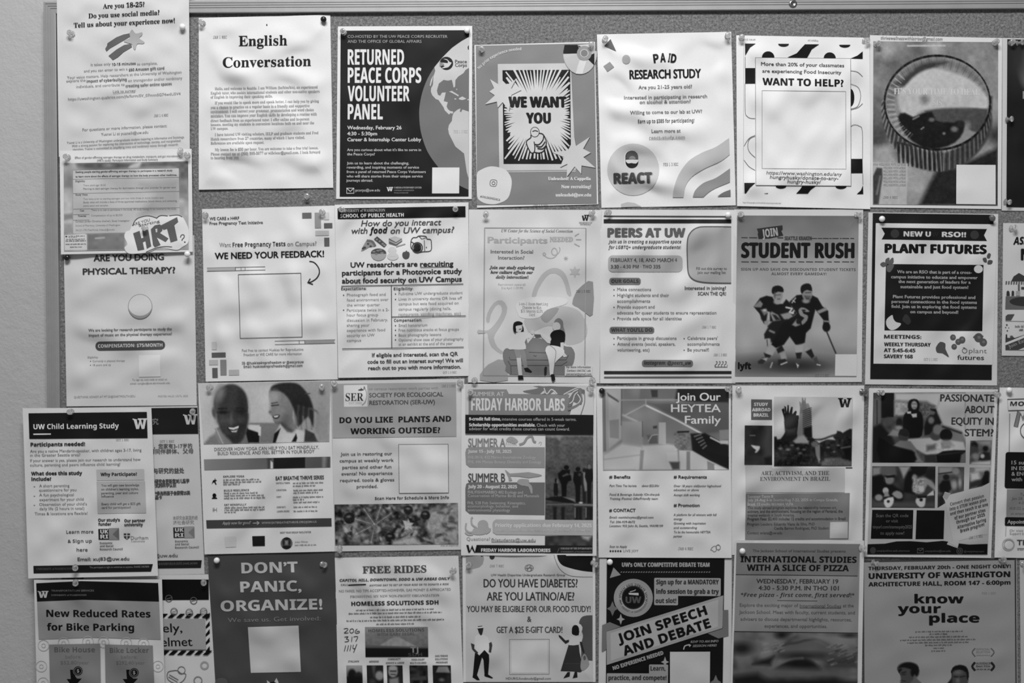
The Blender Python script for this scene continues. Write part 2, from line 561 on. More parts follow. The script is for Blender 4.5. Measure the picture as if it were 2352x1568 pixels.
# ------------------------------------------------------------------ printed photographs: a fine mesh whose points carry the grey of the print
class Pic:
    def __init__(s, c, base=.6, part='photo', res=1.6):
        s.c = np.array(c, float); s.part = part
        if s.c.size == 4: s.c = np.array(rc(*s.c.ravel()), float)
        P = to_px(s.c); s.n = int(max(np.linalg.norm(P[1] - P[0]), 4) / res) + 1; s.m = int(max(np.linalg.norm(P[3] - P[0]), 4) / res) + 1
        u, v = np.meshgrid(np.linspace(0, 1, s.n + 1), np.linspace(0, 1, s.m + 1)); s.u = u; s.v = v
        U = u[..., None]; V = v[..., None]
        Q = (1 - V) * ((1 - U) * s.c[0] + U * s.c[1]) + V * ((1 - U) * s.c[3] + U * s.c[2])
        s.x, s.y = Q[..., 0], Q[..., 1]; s.t = np.full(s.x.shape, base, float)

    def _mix(s, m, tone): s.t = s.t * (1 - m) + tone * m

    def dist(s, pts):
        pts = np.array(pts, float); x, y = s.x, s.y
        d2 = np.full(x.shape, 1e12); ins = np.zeros(x.shape, bool); n = len(pts)
        for i in range(n):
            a, b = pts[i], pts[(i + 1) % n]; e = b - a; L = max(e @ e, 1e-9)
            tt = np.clip(((x - a[0]) * e[0] + (y - a[1]) * e[1]) / L, 0, 1)
            d2 = np.minimum(d2, (x - a[0] - tt * e[0]) ** 2 + (y - a[1] - tt * e[1]) ** 2)
            if a[1] != b[1]:
                ins ^= ((a[1] > y) != (b[1] > y)) & (x < (b[0] - a[0]) * (y - a[1]) / (b[1] - a[1]) + a[0])
        return np.where(ins, 1, -1) * np.sqrt(d2)

    def poly(s, pts, tone, soft=4, sm=0, a=1.0):
        if sm: pts = smooth_pts(pts, True, sm)
        s._mix(a * np.clip(.5 + s.dist(pts) / (2 * soft), 0, 1), tone); return s

    def ell(s, cx, cy, rx, ry=None, tone=.5, soft=4, rot=0, a=1.0):
        ry = ry or rx; r = math.radians(rot); dx, dy = s.x - cx, s.y - cy
        X = dx * math.cos(r) + dy * math.sin(r); Y = -dx * math.sin(r) + dy * math.cos(r)
        d = (1 - np.sqrt((X / rx) ** 2 + (Y / ry) ** 2)) * min(rx, ry)
        s._mix(a * np.clip(.5 + d / (2 * soft), 0, 1), tone); return s

    def line(s, pts, w, tone, soft=3, a=1.0, sm=0):
        if sm: pts = smooth_pts(pts, False, sm)
        d2 = np.full(s.x.shape, 1e12)
        for p, q in zip(pts[:-1], pts[1:]):
            ex, ey = q[0] - p[0], q[1] - p[1]; L = max(ex * ex + ey * ey, 1e-9)
            tt = np.clip(((s.x - p[0]) * ex + (s.y - p[1]) * ey) / L, 0, 1)
            d2 = np.minimum(d2, (s.x - p[0] - tt * ex) ** 2 + (s.y - p[1] - tt * ey) ** 2)
        s._mix(a * np.clip(.5 + (w / 2 - np.sqrt(d2)) / (2 * soft), 0, 1), tone); return s

    def noise(s, scale, amp, seed=0, mask=None, ridged=False):
        g = np.random.RandomState(seed).rand(64, 64); X = s.x / scale; Y = s.y / scale
        xi = np.floor(X).astype(int); yi = np.floor(Y).astype(int); fx = X - xi; fy = Y - yi
        fx = fx * fx * (3 - 2 * fx); fy = fy * fy * (3 - 2 * fy); q = lambda a, b: g[(yi + b) % 64, (xi + a) % 64]
        nn = (q(0, 0) * (1 - fx) + q(1, 0) * fx) * (1 - fy) + (q(0, 1) * (1 - fx) + q(1, 1) * fx) * fy
        nn = 1 - 2 * np.abs(2 * nn - 1) if ridged else nn * 2 - 1
        s.t = s.t + amp * nn * (1 if mask is None else mask); return s

    def mask(s, pts, soft=4): return np.clip(.5 + s.dist(pts) / (2 * soft), 0, 1)

    def grad(s, x0, y0, x1, y1, t0, t1, a=1.0):
        ex, ey = x1 - x0, y1 - y0
        f = np.clip(((s.x - x0) * ex + (s.y - y0) * ey) / (ex * ex + ey * ey), 0, 1); s._mix(a, t0 + (t1 - t0) * f); return s

    def done(s, keep=None):
        W = s.n + 1
        idx = np.arange(W * (s.m + 1)).reshape(s.m + 1, W)
        a, b, c, d = idx[:-1, :-1].ravel(), idx[:-1, 1:].ravel(), idx[1:, 1:].ravel(), idx[1:, :-1].ravel()
        tr = np.concatenate([np.stack([a, b, c], -1), np.stack([a, c, d], -1)])
        P = to_px(np.stack([s.x.ravel(), s.y.ravel()], -1)); t = np.clip(s.t.ravel(), .03, 1.1)
        if keep is not None:
            ok = (s.dist(keep) > 0).ravel(); tr = tr[ok[tr].all(1)]
            us = np.unique(tr); mp = np.zeros(len(P), int); mp[us] = np.arange(len(us)); P, t, tr = P[us], t[us], mp[tr]
        CUR.add(s.part, P, tr, t, cut=False)

# ------------------------------------------------------------------ the wall and the board
def setting():
    o = solid('wall_back', [(-2.6, .012, 0), (3.2, .012, 0), (3.2, .012, 3.1), (-2.6, .012, 3.1), (-2.6, .13, 0), (3.2, .13, 0), (3.2, .13, 3.1), (-2.6, .13, 3.1)],
              [(0, 1, 2, 3), (5, 4, 7, 6), (4, 0, 3, 7), (1, 5, 6, 2), (3, 2, 6, 7), (4, 5, 1, 0)], M_WALL)
    o['kind'] = 'structure'
    cor = [(104, 7), (2905, -8), (2893, 1912), (123, 1930)]            # outer corners of the board
    inn = [(132, 34), (2877, 19.5), (2865, 1884), (151, 1902)]
    root = bpy.data.objects.new('bulletin_board', None); COL.objects.link(root); root.location = (0, 0, 1.3)
    root['label'] = 'grey granular bulletin board in a ridged aluminium frame, covered with pinned flyers'; root['category'] = 'bulletin board'

    def child(name, V, faces, mat, smooth=False):
        V = np.asarray(V) - np.array(root.location)
        c = solid(name, [tuple(p) for p in V], faces, mat, smooth); c.parent = root; return c
    a = world_pt([p[0] for p in cor], [p[1] for p in cor], 0.0); b = a + (0, .0119, 0)
    child('tack_panel', np.concatenate([a, b]), [(3, 2, 1, 0), (4, 5, 6, 7), (0, 1, 5, 4), (1, 2, 6, 5), (2, 3, 7, 6), (3, 0, 4, 7)], M_BOARD)
    prof = [(0, -11.9), (0, 6.0), (.05, 7.2), (.16, 7.2), (.19, 6.2), (.26, 6.2), (.29, 7.2), (.36, 7.2), (.39, 6.2), (.46, 6.2), (.49, 7.2), (.56, 7.2), (.59, 6.2),
            (.66, 6.2), (.69, 6.9), (.95, 6.9), (1, 6.4), (1, -.5)]
    for i in range(4):
        V, fc = [], []
        for t, h in prof:
            for j in (i, (i + 1) % 4):
                p = np.array(cor[j]) * (1 - t) + np.array(inn[j]) * t
                V.append(world_pt(p[0], p[1], 0.0) + np.array([0, -h * .001, 0]))
        for k in range(len(prof) - 1): fc.append((2 * k, 2 * k + 2, 2 * k + 3, 2 * k + 1))
        fc += [tuple(2 * k + 1 for k in range(len(prof))), tuple(2 * k for k in reversed(range(len(prof))))]
        child('frame_rail', V, fc, M_ALU)
    # one pan-head screw in the top rail
    c = world_pt(1821, 9, 0.0066); V, fc = [], []
    rings = [(6.6, 0), (6.6, .9), (5.6, 1.9), (3.2, 2.5), (2.6, 1.5), (0.3, 1.4)]; n = 28
    for r, h in rings:
        for k in range(n):
            q = 2 * math.pi * k / n; V.append(c + np.array([r * math.cos(q), -h, r * math.sin(q)]) * .001)
    for j in range(len(rings) - 1):
        for k in range(n): fc.append((j * n + k, j * n + (k + 1) % n, (j + 1) * n + (k + 1) % n, (j + 1) * n + k))
    fc.append(tuple((len(rings) - 1) * n + k for k in range(n)))
    child('screw', V, fc, M_STEEL, True)


setting()

# ================================================================== A  survey flyer over the frame, top of the first column
F('A', [130, -32, 434, -44, 436, 342, 135, 360], (0, 0, 4.3553), (10.5, 10.5, 3.2, 9.2), .94,
  'white social media survey flyer with a shooting star, pinned over the board frame', amp=.5, seed=4, floor=.87)
TL([('Are you 18-25?', 1030, 1445, 75), ('Do you use social media?', 885, 1595, 164), ('Tell us about your experience now!', 738, 1748, 250)], 46, .16, 's', 'heading', heavy=.8)
poly([(1300, 332), (1235, 345), (1165, 372), (1075, 432), (1070, 458), (1052, 488), (1065, 514), (1100, 482), (1165, 445), (1240, 402), (1302, 364)], .44, 'illustration', 0)
poly([(1312, 435), (1240, 450), (1165, 495), (1085, 558), (1106, 575), (1128, 600), (1180, 570), (1235, 520), (1320, 470)], .44)
poly([(1325, 298), (1360, 335), (1420, 322), (1420, 350), (1392, 382), (1445, 420), (1425, 438), (1372, 440), (1352, 497), (1332, 478), (1318, 440), (1262, 425), (1240, 410), (1298, 378), (1296, 335), (1310, 305)], .74, 'illustration', 4)
TL([('It takes only', 908, 1105, 655), ('to complete,', 1368, 1575, 648), ('and you can enter to win a', 840, 1276, 712), ('Your voice matters. Help researchers at the University of Washington', 670, 1816, 760),
    ('explore the', 663, 855, 818), ('on transgender and/or nonbinary', 1281, 1822, 804), ('individuals, and contribute to', 763, 1246, 868), ('Link to survey:', 1130, 1360, 922),
    ('https://uwashington.qualtrics.com/jfe/form/SV_07mnnSG74wdU5V4', 680, 1806, 976)], 27, .52, 'n')
TL([('10-15 minutes', 1118, 1357, 652), ('$50 Amazon gift card', 1288, 1643, 702), ('impact of cyberbullying', 866, 1267, 815), ('creating safer online spaces', 1257, 1718, 860)], 27, .3, 'b')
rect(1130, 926, 1352, 929, .5, 'body_text')
stamp('JAN 1 4 REC', 1540, 1682, 1165)
TL([('For questions or more information, please contact:', 825, 1670, 1290), ('Yuanxi Li at yuanxili@uw.edu', 1010, 1482, 1345)], 28, .48, 'n', 'contact_text')
TL([('Yuanxi Li is a University of Washington undergraduate student majoring in Informatics and Sociology.', 668, 1845, 1408),
    ('With a strong passion for exploring the intersection of technology, society, and marginalized', 718, 1805, 1442),
    ('identities, Yuanxi is committed to amplifying trans and nonbinary voices through research.', 728, 1785, 1478)], 22, .45, 'n', 'contact_text')

# ================================================================== B  painted flyer with a cut-out lettered bubble
F('B', [137, 346, 440, 341.6, 443, 578, 140, 584], (120, 330, 6.0314), (11.0, 7.0, 6.4, 9.4), 1.0,
  'small flyer printed over a watercolour sky with a table and a hand-lettered bubble', amp=.4, seed=9, floor=.8)
p = Pic([(158, 270), (1882, 243), (1890, 1460), (162, 1487)], .8)
p.noise(260, .16, 3).noise(110, .09, 5)
p.poly([(380, 262), (1030, 250), (1200, 300), (1050, 350), (720, 352), (450, 350)], .42, 40, 4).poly([(1250, 260), (1900, 240), (1900, 560), (1760, 500), (1700, 340), (1240, 330)], .45, 40, 4)
p.poly([(1060, 330), (1140, 270), (1230, 255), (1190, 330)], .85, 20, 4).ell(790, 300, 70, 25, .6, 20).poly([(1745, 500), (1890, 480), (1890, 780), (1750, 760)], .6, 30)
p.poly([(160, 440), (280, 430), (280, 600), (160, 600)], .62, 25).poly([(160, 980), (285, 960), (285, 1040), (160, 1060)], .6, 20).poly([(160, 1110), (285, 1110), (285, 1245), (160, 1250)], .66, 20)
p.poly([(480, 1240), (1010, 1230), (1010, 1480), (480, 1485)], .56, 25).noise(60, .05, 8).line([(600, 1310), (720, 1300)], 18, .85, 10).done()
p = Pic([(285, 365), (1752, 336), (1765, 1215), (288, 1246)], .88, 'panel')
p.noise(330, .06, 2).poly([(1230, 560), (1760, 480), (1760, 980), (1200, 1000), (1400, 700)], .74, 60).poly([(740, 480), (1060, 460), (1080, 700), (900, 640)], .8, 50).poly([(290, 480), (600, 420), (680, 560), (300, 700)], .9, 50).done()
for y0, y1, x1 in ((492, 465, 1755), (690, 660, 1760), (905, 885, 1765), (982, 978, 515), (1060, 1056, 515)): stroke([(288, y0), (x1, y1)], 5, .45, 'border')
stroke([(285, 365), (1752, 336)], 4, .55, 'border'); stroke([(285, 365), (288, 1246)], 4, .7, 'border')
TL([('Effect of gender-affirming estrogen therapy on drug metabolism, transport, and gut microbiome', 315, 1765, 195), ('(HRTs study): Participant Information and Study Summary', 622, 1462, 238)], 30, .34, 'n', 'heading')
TL([('Seeking people starting gender-affirming estrogen therapy to participate in a research study', 322, 1665, 392),
    ('to learn more about the effects of estrogen therapy on how the body processes other medicines.', 322, 1728, 455)], 26, .36, 'n', heavy=1)
TL([('Eligibility', 322, 455, 530), ('Study Visits', 322, 490, 718), ('Cost', 385, 440, 938), ('Potential', 360, 468, 1012)], 26, .42, 'n', heavy=1)
TL([('Trans adult age 18-50', 430, 740, 586), ('Planning to start estrogen therapy for feminization through your provider for gender care', 430, 1708, 625),
    ('Two visits prior to starting estrogen and two visits three or more months later', 430, 1548, 768), ('Study visits will include a dose of three approved medications, blood draws, and collecting', 430, 1725, 812),
    ('some stool and samples', 430, 772, 868), ('There is no cost to participate in this study. All study therapy is not covered by the study.', 540, 1722, 920), ('Compensation of up to $2,525', 540, 972, 1003)], 25, .48, 'n')
TL([('Contact: Jordan Christina (she/her), Study Investigator', 322, 1070, 1082), ('School of Pharmacy, University of Washington', 322, 940, 1142), ('206.221.1790 (Text/Voice), hrtstudy@uw.edu', 322, 862, 1205)], 25, .5, 'n', 'contact_text')
quad([(172, 1265), (478, 1258), (483, 1468), (176, 1475)], .95, 'text_box')
oval(195, 1285, 14, 11, .3, 'text_box'); greek(225, 455, 1285, 16, .45, 'text_box'); greek(225, 350, 1300, 12, .6, 'text_box')
for y, x0, x1, t in ((1330, 195, 450, .45), (1352, 185, 468, .4), (1398, 185, 470, .35), (1438, 245, 418, .4)): greek(x0, x1, y, 18, t, 'text_box')
poly([(1100, 1135), (1130, 1090), (1220, 1020), (1330, 1000), (1445, 1025), (1510, 990), (1620, 1000), (1740, 985), (1810, 1020), (1880, 1160), (1895, 1300), (1875, 1380), (1800, 1430), (1720, 1470), (1500, 1440), (1330, 1500),
      (1180, 1520), (1050, 1515), (1000, 1440), (1040, 1390), (1000, 1290), (1020, 1220), (1075, 1195)], 1.02, 'lettered_bubble', 5)
for q in ([(1110, 1140), (1160, 1050), (1250, 1010), (1340, 1000), (1450, 1030)], [(1440, 1035), (1500, 995), (1600, 1000)], [(1620, 998), (1740, 988), (1800, 1015)], [(1300, 1500), (1450, 1440), (1560, 1425), (1660, 1430)]):
    stroke(q, 12, .35, 'lettered_bubble', sm=5)
HRT = 'lettered_bubble/lettering'
poly([(1120, 1240), (1210, 1205), (1235, 1310), (1262, 1300), (1245, 1190), (1330, 1190), (1372, 1420), (1310, 1455), (1290, 1350), (1255, 1365), (1275, 1465), (1185, 1482)], .42, HRT)
poly([(1365, 1185), (1420, 1130), (1490, 1115), (1530, 1150), (1525, 1200), (1490, 1235), (1610, 1310), (1570, 1360), (1440, 1290), (1450, 1300), (1500, 1400), (1420, 1435), (1395, 1400)], .44, HRT)
poly([(1505, 1130), (1730, 1015), (1745, 1080), (1690, 1125), (1735, 1335), (1640, 1365), (1590, 1175), (1540, 1190)], .44, HRT)
poly([(1428, 1180), (1455, 1175), (1455, 1225), (1436, 1228)], .95, HRT)
TR('ARE YOU', (1120, 1140), (1355, 1070), 38, .35, 'n', HRT); TR('Starting', (1200, 1150), (1490, 1085), 36, .35, 'n', HRT)
stroke([(1775, 1300), (1790, 1265), (1825, 1265), (1825, 1300), (1800, 1325), (1798, 1345)], 13, .35, HRT, sm=4); oval(1836, 1362, 12, 10, .3, HRT)

# ================================================================== C  physical therapy
F('C', [146, 548, 446, 540, 452, 930.5, 153, 933], (120, 570, 4.2371), (2.2, 2.0, 1.6, 1.6), .93,
  'light grey physical therapy study flyer with a big exercise ball', amp=.5, seed=5)
TL([('ARE YOU DOING', 405, 1085, 118), ('PHYSICAL THERAPY?', 300, 1195, 248)], 58, .26, 'n', 'heading', heavy=3.5)
oval(855, 568, 118, 122, .5); oval(855, 568, 114, 118, .93); poly(ell_pts(855, 568, 114, 118, 20, 160, n=24) + ell_pts(855, 545, 118, 112, 160, 20, n=24), .68)
TL([('We are looking for research participants to study the', 352, 1162, 802), ('impact of music on the physical therapy experience!', 355, 1162, 850)], 25, .42, 'n', heavy=1.0)
rrect(420, 902, 1098, 990, 43, .34, 'pill_label'); T('COMPENSATION: $75/MONTH', 445, 1072, 962, 33, .92, 'b', 'pill_label')
TL([('Eligibility:', 345, 447, 1068), ('Currently in physical therapy', 392, 706, 1103), ('18 years and up', 394, 570, 1142)], 19, .58)
oval(372, 1098, 5, 5, .5, 'body_text'); oval(372, 1136, 5, 5, .5, 'body_text')
rect(843, 1040, 1052, 1250, 1.0, 'panel')
TL([('To sign up, scan code or email us:', 778, 1118, 1284), ('email: songbo@uw.dartmouth.edu', 758, 1145, 1320)], 17, .55, 'n', 'contact_text')
T('QUESTIONS: SONGYI AT MT.DI@DARTMOUTH.EDU', 212, 808, 1452, 20, .62, 'n', 'contact_text'); T('POSTER VALID UNTIL 2025', 1030, 1320, 1445, 17, .72, 'n', 'contact_text')

# ================================================================== D  child learning study (over the frame)
F('D', [52, 937, 347.6, 936, 363, 1322, 65, 1328], (30, 920, 3.825), (10.6, 7.6, 7.6, 10.6), .98,
  'child learning study flyer hanging over the frame in front of its Chinese copy', amp=.5, seed=6, curl=(2.0, 0), floor=.88)
quad([(135, 110), (1175, 98), (1182, 328), (143, 335)], .12); T('UW Child Learning Study', 180, 930, 246, 44, 1.0, 'b', 'heading'); rect(178, 288, 332, 299, 1.0, 'heading')
logo_w(1052, 155, 1180, 248, .95); stamp('OCT 1 REC', 905, 1018, 352, 20, .6)
T('Participants needed!', 155, 632, 398, 32, .2, 'b', 'heading', heavy=1.5)
TL([('Are you a native Mandarin-speaker, with children ages 3-17, living', 150, 1128, 450), ('in the Greater Seattle area?', 150, 590, 488), ('If your answer is yes, please join our research to understand how', 150, 1120, 532), ('culture, parenting and peers influence child learning!', 150, 942, 572)], 25, .42)
TL([('What does this study', 160, 606, 652), ('include?', 162, 335, 702)], 30, .2, 'b', 'heading', heavy=1.5)
TL([('A short parenting', 230, 495, 758), ('questionnaire for you', 228, 556, 795), ('A fun psychological', 230, 533, 838), ('experiment for your child', 232, 620, 878), ('Observation of your child\'s', 230, 648, 920), ('daily life (2 hours in total)', 232, 626, 958),
    ('Times & locations are flexible!', 190, 655, 1002)], 25, .45)
for y in (755, 838, 918): rect(180, y - 3, 194, y + 2, .5, 'body_text')
rect(733, 602, 1152, 698, .84); rect(738, 708, 1164, 988, .8); T('Why Participate?', 770, 1088, 660, 29, .2, 'b', 'heading', heavy=1.5)
TL([('You will gain new knowledge', 775, 1108, 752), ('on children\'s learning styles,', 775, 1103, 786), ('parenting, peer and culture', 775, 1098, 820), ('influence', 777, 885, 850), ('Every child will get a $25 gift', 778, 1120, 916), ('card for participation!', 778, 1034, 948)], 21, .36, 'n', heavy=.6)
TL([("Our study's", 748, 938, 1060), ('funder', 750, 862, 1096), ('Our partner', 978, 1160, 1065), ('university', 978, 1140, 1100)], 26, .2, 'b', 'heading', heavy=1)
rect(750, 1125, 842, 1220, .16, 'logo'); T('UK', 768, 836, 1166, 34, .9, 'b', 'logo', heavy=1); T('RI', 768, 836, 1210, 34, .9, 'b', 'logo', heavy=1); rect(842, 1118, 932, 1220, .62, 'logo'); poly([(930, 1118), (930, 1220), (875, 1172)], .48, 'logo')
TL([('Economic', 763, 872, 1258), ('and Social', 763, 880, 1284), ('Research Council', 763, 963, 1312)], 18, .35, 'b', 'logo')
poly([(972, 1165), (1028, 1165), (1026, 1200), (1000, 1220), (974, 1200)], .3, 'logo#2'); rect(996, 1165, 1003, 1215, .95, 'logo#2'); rect(974, 1182, 1027, 1188, .95, 'logo#2'); T('Durham', 1035, 1187, 1218, 30, .5, 'n', 'logo#2'); T('University', 1037, 1160, 1240, 15, .6, 's', 'logo#2')
TL([('Learn more', 468, 706, 1166), ('& Sign up', 480, 692, 1246), ('here', 558, 655, 1324)], 29, .36, 'b'); T('Email: xuj83@uw.edu', 568, 1020, 1404, 30, .34, 'n', 'contact_text', heavy=1.2)
quad([(178, 1450), (530, 1430), (1228, 1436), (1212, 1500), (530, 1502), (180, 1516)][0:1] + [(1228, 1434), (1212, 1500), (180, 1516)], .13, 'panel'); T('UNIVERSITY of WASHINGTON', 205, 520, 1486, 19, .34, 's', 'footer'); T('The participant is right to withdraw at anytime. SHARE 3457890', 672, 1195, 1468, 16, .6, 'n', 'footer')

# ================================================================== E  the Chinese copy behind it
F('E', [156, 936, 453.5, 932, 470, 1318, 172, 1324], (30, 920, 3.825), (1.6, 1.6, 1.5, 1.5), .9,
  'child learning study flyer printed in Chinese, mostly hidden behind its English copy', amp=.35, seed=7)
quad([(535, 72), (1618, 60), (1628, 290), (545, 300)], .13); logo_w(1495, 118, 1620, 208, .85); T('儿童学习研究', 930, 1278, 208, 42, .62, 'n', 'heading'); stamp('OCT 1 REC', 1290, 1415, 366, 20, .5)
TL([('您是说中文的父母，您家有3-17岁的', 880, 1574, 418), ('孩子吗？我们了解同伴群体、父母', 860, 1584, 464)], 32, .36, heavy=1)
T('与研究的益处', 1234, 1503, 634, 36, .32, 'n', 'heading', heavy=1.4)
TL([('参与研究会更新您对儿童学', 1190, 1548, 722), ('习方式的科学认识', 1190, 1432, 758), ('*参与的孩子会获得25美', 1250, 1555, 826), ('元礼品卡', 1190, 1308, 862)], 28, .3, heavy=2)
TL([('本研究由英国的经', 1405, 1622, 1042), ('济社会研究', 1405, 1590, 1082)], 26, .55)
rect(1408, 1112, 1504, 1204, .2, 'logo'); T('UK', 1424, 1498, 1150, 32, .85, 'b', 'logo', heavy=1); T('RI', 1424, 1498, 1196, 32, .85, 'b', 'logo', heavy=1); rect(1504, 1104, 1594, 1204, .66, 'logo'); poly([(1592, 1110), (1592, 1204), (1540, 1156)], .54, 'logo')
TL([('Economic', 1423, 1538, 1242), ('and Social', 1423, 1545, 1268), ('Research Council', 1423, 1632, 1296)], 18, .4, 'b', 'logo')
T('Email: xuj83@uw.edu', 980, 1445, 1376, 30, .4, 'n', 'contact_text', heavy=1); quad([(640, 1412), (1658, 1400), (1650, 1468), (650, 1480)], .14); T('参与者有权随时退出本次研究 SHARE 3457890', 1240, 1620, 1440, 18, .4, 'n', 'footer')

# ================================================================== F  bike parking (over the frame) and G behind it
F('F', [78, 1331, 372, 1330, 382, 1715, 88, 1716], (30, 1310, 5.0043), (10.6, 7.6, 7.6, 10.6), .95,
  'bike parking rates flyer with two grey columns, hanging over the frame', amp=.5, seed=8, floor=.88)
poly([(265, 145), (780, 120), (1668, 142), (1678, 356), (800, 334), (275, 356)], .07, 'panel'); logo_w(285, 234, 408, 312, .8)
T('TRANSPORTATION SERVICES', 440, 930, 240, 20, .5, 'n', 'heading'); T('UNIVERSITY of WASHINGTON', 440, 845, 290, 17, .5, 's', 'heading')
poly([(275, 358), (800, 336), (1678, 358), (1696, 792), (900, 768), (295, 790)], .66, 'panel')
T('New Reduced Rates', 385, 1578, 534, 80, .08, 'b', 'heading', heavy=2, slope=.006); T('for Bike Parking', 392, 1390, 690, 80, .08, 'b', 'heading', heavy=2, slope=.006)
for cx, cy in ((350, 860), (580, 830), (860, 815), (1040, 820), (1300, 830), (1500, 840), (325, 1100), (345, 1290), (1665, 1100)): ring(cx, cy, 62, 7, .8, 'pattern'); ring(cx, cy, 22, 6, .82, 'pattern')
quad([(412, 850), (1000, 838), (1012, 1500), (430, 1510)], .58); quad([(1055, 848), (1605, 860), (1630, 1510), (1066, 1500)], .58)
T('Bike House', 475, 942, 938, 58, .4, 'b', 'heading'); T('Bike Locker', 1112, 1560, 945, 58, .4, 'b', 'heading')
for x, y, a in ((600, 1010, '$52.80/year'), (1240, 1012, '$292.40/year')): T('before:', x, x + 190, y, 42, .46); T(a, x - 55, x + 275, y + 68, 42, .44)
for x in (655, 1300):
    poly([(x, 1138), (x + 50, 1138), (x + 60, 1215), (x + 80, 1240), (x + 135, 1240), (x + 60, 1320), (x + 32, 1345), (x - 40, 1245), (x + 8, 1245)], .05, 'arrow'); oval(x + 92, 1152 + (20 if x > 1000 else 0), 58, 58, .58, 'arrow'); oval(x + 92, 1152 + (20 if x > 1000 else 0), 52, 52, .05, 'arrow')
    ring(x + 92, 1152 + (20 if x > 1000 else 0), 40, 6, .5, 'arrow'); T('$', x + 78, x + 106, 1170 + (20 if x > 1000 else 0), 40, .7, 'b', 'arrow')
F('G', [192, 1323, 478.5, 1318.5, 505, 1702, 214, 1706], (30, 1310, 5.0043), (1.5, 1.5, 1.5, 1.5), .95,
  'helmet safety flyer with a striped border, half hidden behind the bike parking flyer', amp=.3, seed=11)
quad([(820, 100), (2248, 102), (2250, 335), (830, 345)], .04); 
for x in range(1500, 2250, 98): poly([(x + 30, 495), (x + 85, 495), (x + 35, 543), (x - 20, 543)], .05, 'border'); poly([(x + 45, 918), (x + 105, 918), (x + 50, 970), (x - 10, 970)], .05, 'border')
for y in (500, 600, 690, 785, 885): poly([(2215, y + 40), (2258, y - 20), (2262, y + 30), (2215, y + 70)], .05, 'border')
quad([(1560, 555), (2205, 553), (2218, 905), (1560, 905)], .72); T('Ride safely,', 1180, 1945, 712, 100, .1, 'n', 'heading', heavy=2); T('wear a helmet', 1140, 2062, 872, 100, .1, 'n', 'heading', heavy=2)
for cx, cy in ((1790, 320), (2075, 345), (1850, 470), (2025, 480), (2190, 470)): ring(cx, cy, 38, 8, .4, 'pattern'); stroke([(cx - 30, cy + 8), (cx + 30, cy - 10)], 7, .45, 'pattern')
stroke([(1780, 1170), (1840, 1150), (1890, 1150), (1930, 1180), (1985, 1190), (1960, 1260), (1880, 1300), (1780, 1250)], 9, .45, 'illustration', True, 4); ring(1935, 1145, 42, 8, .5); stroke([(1785, 1220), (1890, 1280)], 9, .5); stroke([(1795, 1195), (1900, 1255)], 9, .5); ring(2200, 1090, 40, 20, .72, 'pattern'); ring(2125, 1265, 45, 14, .6, 'pattern')

# ================================================================== H  English lessons
F('H', [456.5, 41, 758.6, 34, 765.5, 431, 456.5, 435.5], (440, 20, 3.6471), (1.7, 1.7, 1.4, 1.4), 1.0,
  'white English conversation flyer with two large serif heading lines', amp=.75, seed=12, curl=(1.0, 0))
T('English', 395, 800, 308, 84, .1, 's', 'heading', heavy=.8); T('Conversation', 262, 1000, 485, 84, .1, 's', 'heading', heavy=.8); stamp('JAN 1 REC', 180, 295, 248, 22, .5)
TL([('Hello, and welcome to Seattle. I am William (he/him/his), an experienced', 195, 1056, 672), ('English tutor, who assists international students and other non-native speakers', 160, 1072, 708), ('of English in improving their speaking skills.', 160, 678, 745),
    ('If you would like to speak more and speak better, I can help you by giving', 195, 1066, 790), ('you a chance to practice on a regular basis in a friendly and supportive', 160, 988, 828), ('environment. I will correct your grammar, pronunciation and word choice', 160, 1024, 862), ('mistakes. You can improve your English skills by developing a routine with', 160, 1048, 898),
    ('direct feedback from an experienced tutor. I offer online and in-person', 160, 986, 940), ('lessons, meeting my students in convenient locations both on and near the', 160, 1026, 972), ('UW campus.', 160, 306, 1012),
    ('I have tutored UW visiting scholars, IELP and graduate students and Fred', 195, 1062, 1056), ('Hutch researchers from 27 countries, many of which I have visited.', 160, 948, 1094), ('References are available upon request.', 160, 608, 1132)], 22, .55, 's')
TL([('My lesson fee is $30 per hour. You are welcome to take a free trial lesson.', 195, 1062, 1182), ('Please contact me at (206) 595-3077 or willclsnc@gmail.com. I look forward', 160, 1078, 1218), ('to hearing from you.', 160, 398, 1256)], 22, .55, 's', 'contact_text')
oval(630, 135, 5, 8, .2, 'pin_hole')

# ================================================================== I  pregnancy test feedback
F('I', [464, 480, 769.5, 472, 776, 871, 472.5, 876], (450, 460, 3.6471), (1.6, 1.5, 1.4, 1.6), 1.0,
  'white feedback request flyer with a framed square and a curved arrow', amp=.75, seed=13)
TL([('WE CARE x H4RF', 115, 362, 163), ('Free Pregnancy Test Initiative', 115, 560, 200)], 25, .28, 'n', 'heading', heavy=.8)
for q, t in (((890, 103, 968, 150), .46), ((995, 102, 1047, 232), .66), ((1073, 100, 1115, 162), .9), ((1073, 190, 1143, 232), .42), ((1000, 253, 1114, 294), .82), ((1075, 312, 1118, 384), .44),
             ((132, 1184, 175, 1250), .9), ((132, 1274, 249, 1314), .42), ((110, 1335, 185, 1378), .82), ((204, 1334, 256, 1464), .6), ((137, 1403, 182, 1486), .42), ((275, 1418, 362, 1464), .8)): rect(*q, t, 'pattern')
TL([('Want', 197, 292, 390), ('on Campus?', 765, 1010, 380)], 36, .52, 'n', 'heading'); T('Free Pregnancy Tests', 307, 750, 386, 37, .24, 'b', 'heading')
T('WE NEED YOUR FEEDBACK!', 160, 1072, 482, 52, .14, 'n', 'heading', heavy=2.5)
stroke([(950, 510), (990, 520), (1025, 560), (1034, 605), (1012, 650), (970, 680), (945, 686)], 9, .13, 'arrow', sm=5); stroke([(958, 655), (936, 688), (980, 703)], 10, .13, 'arrow')
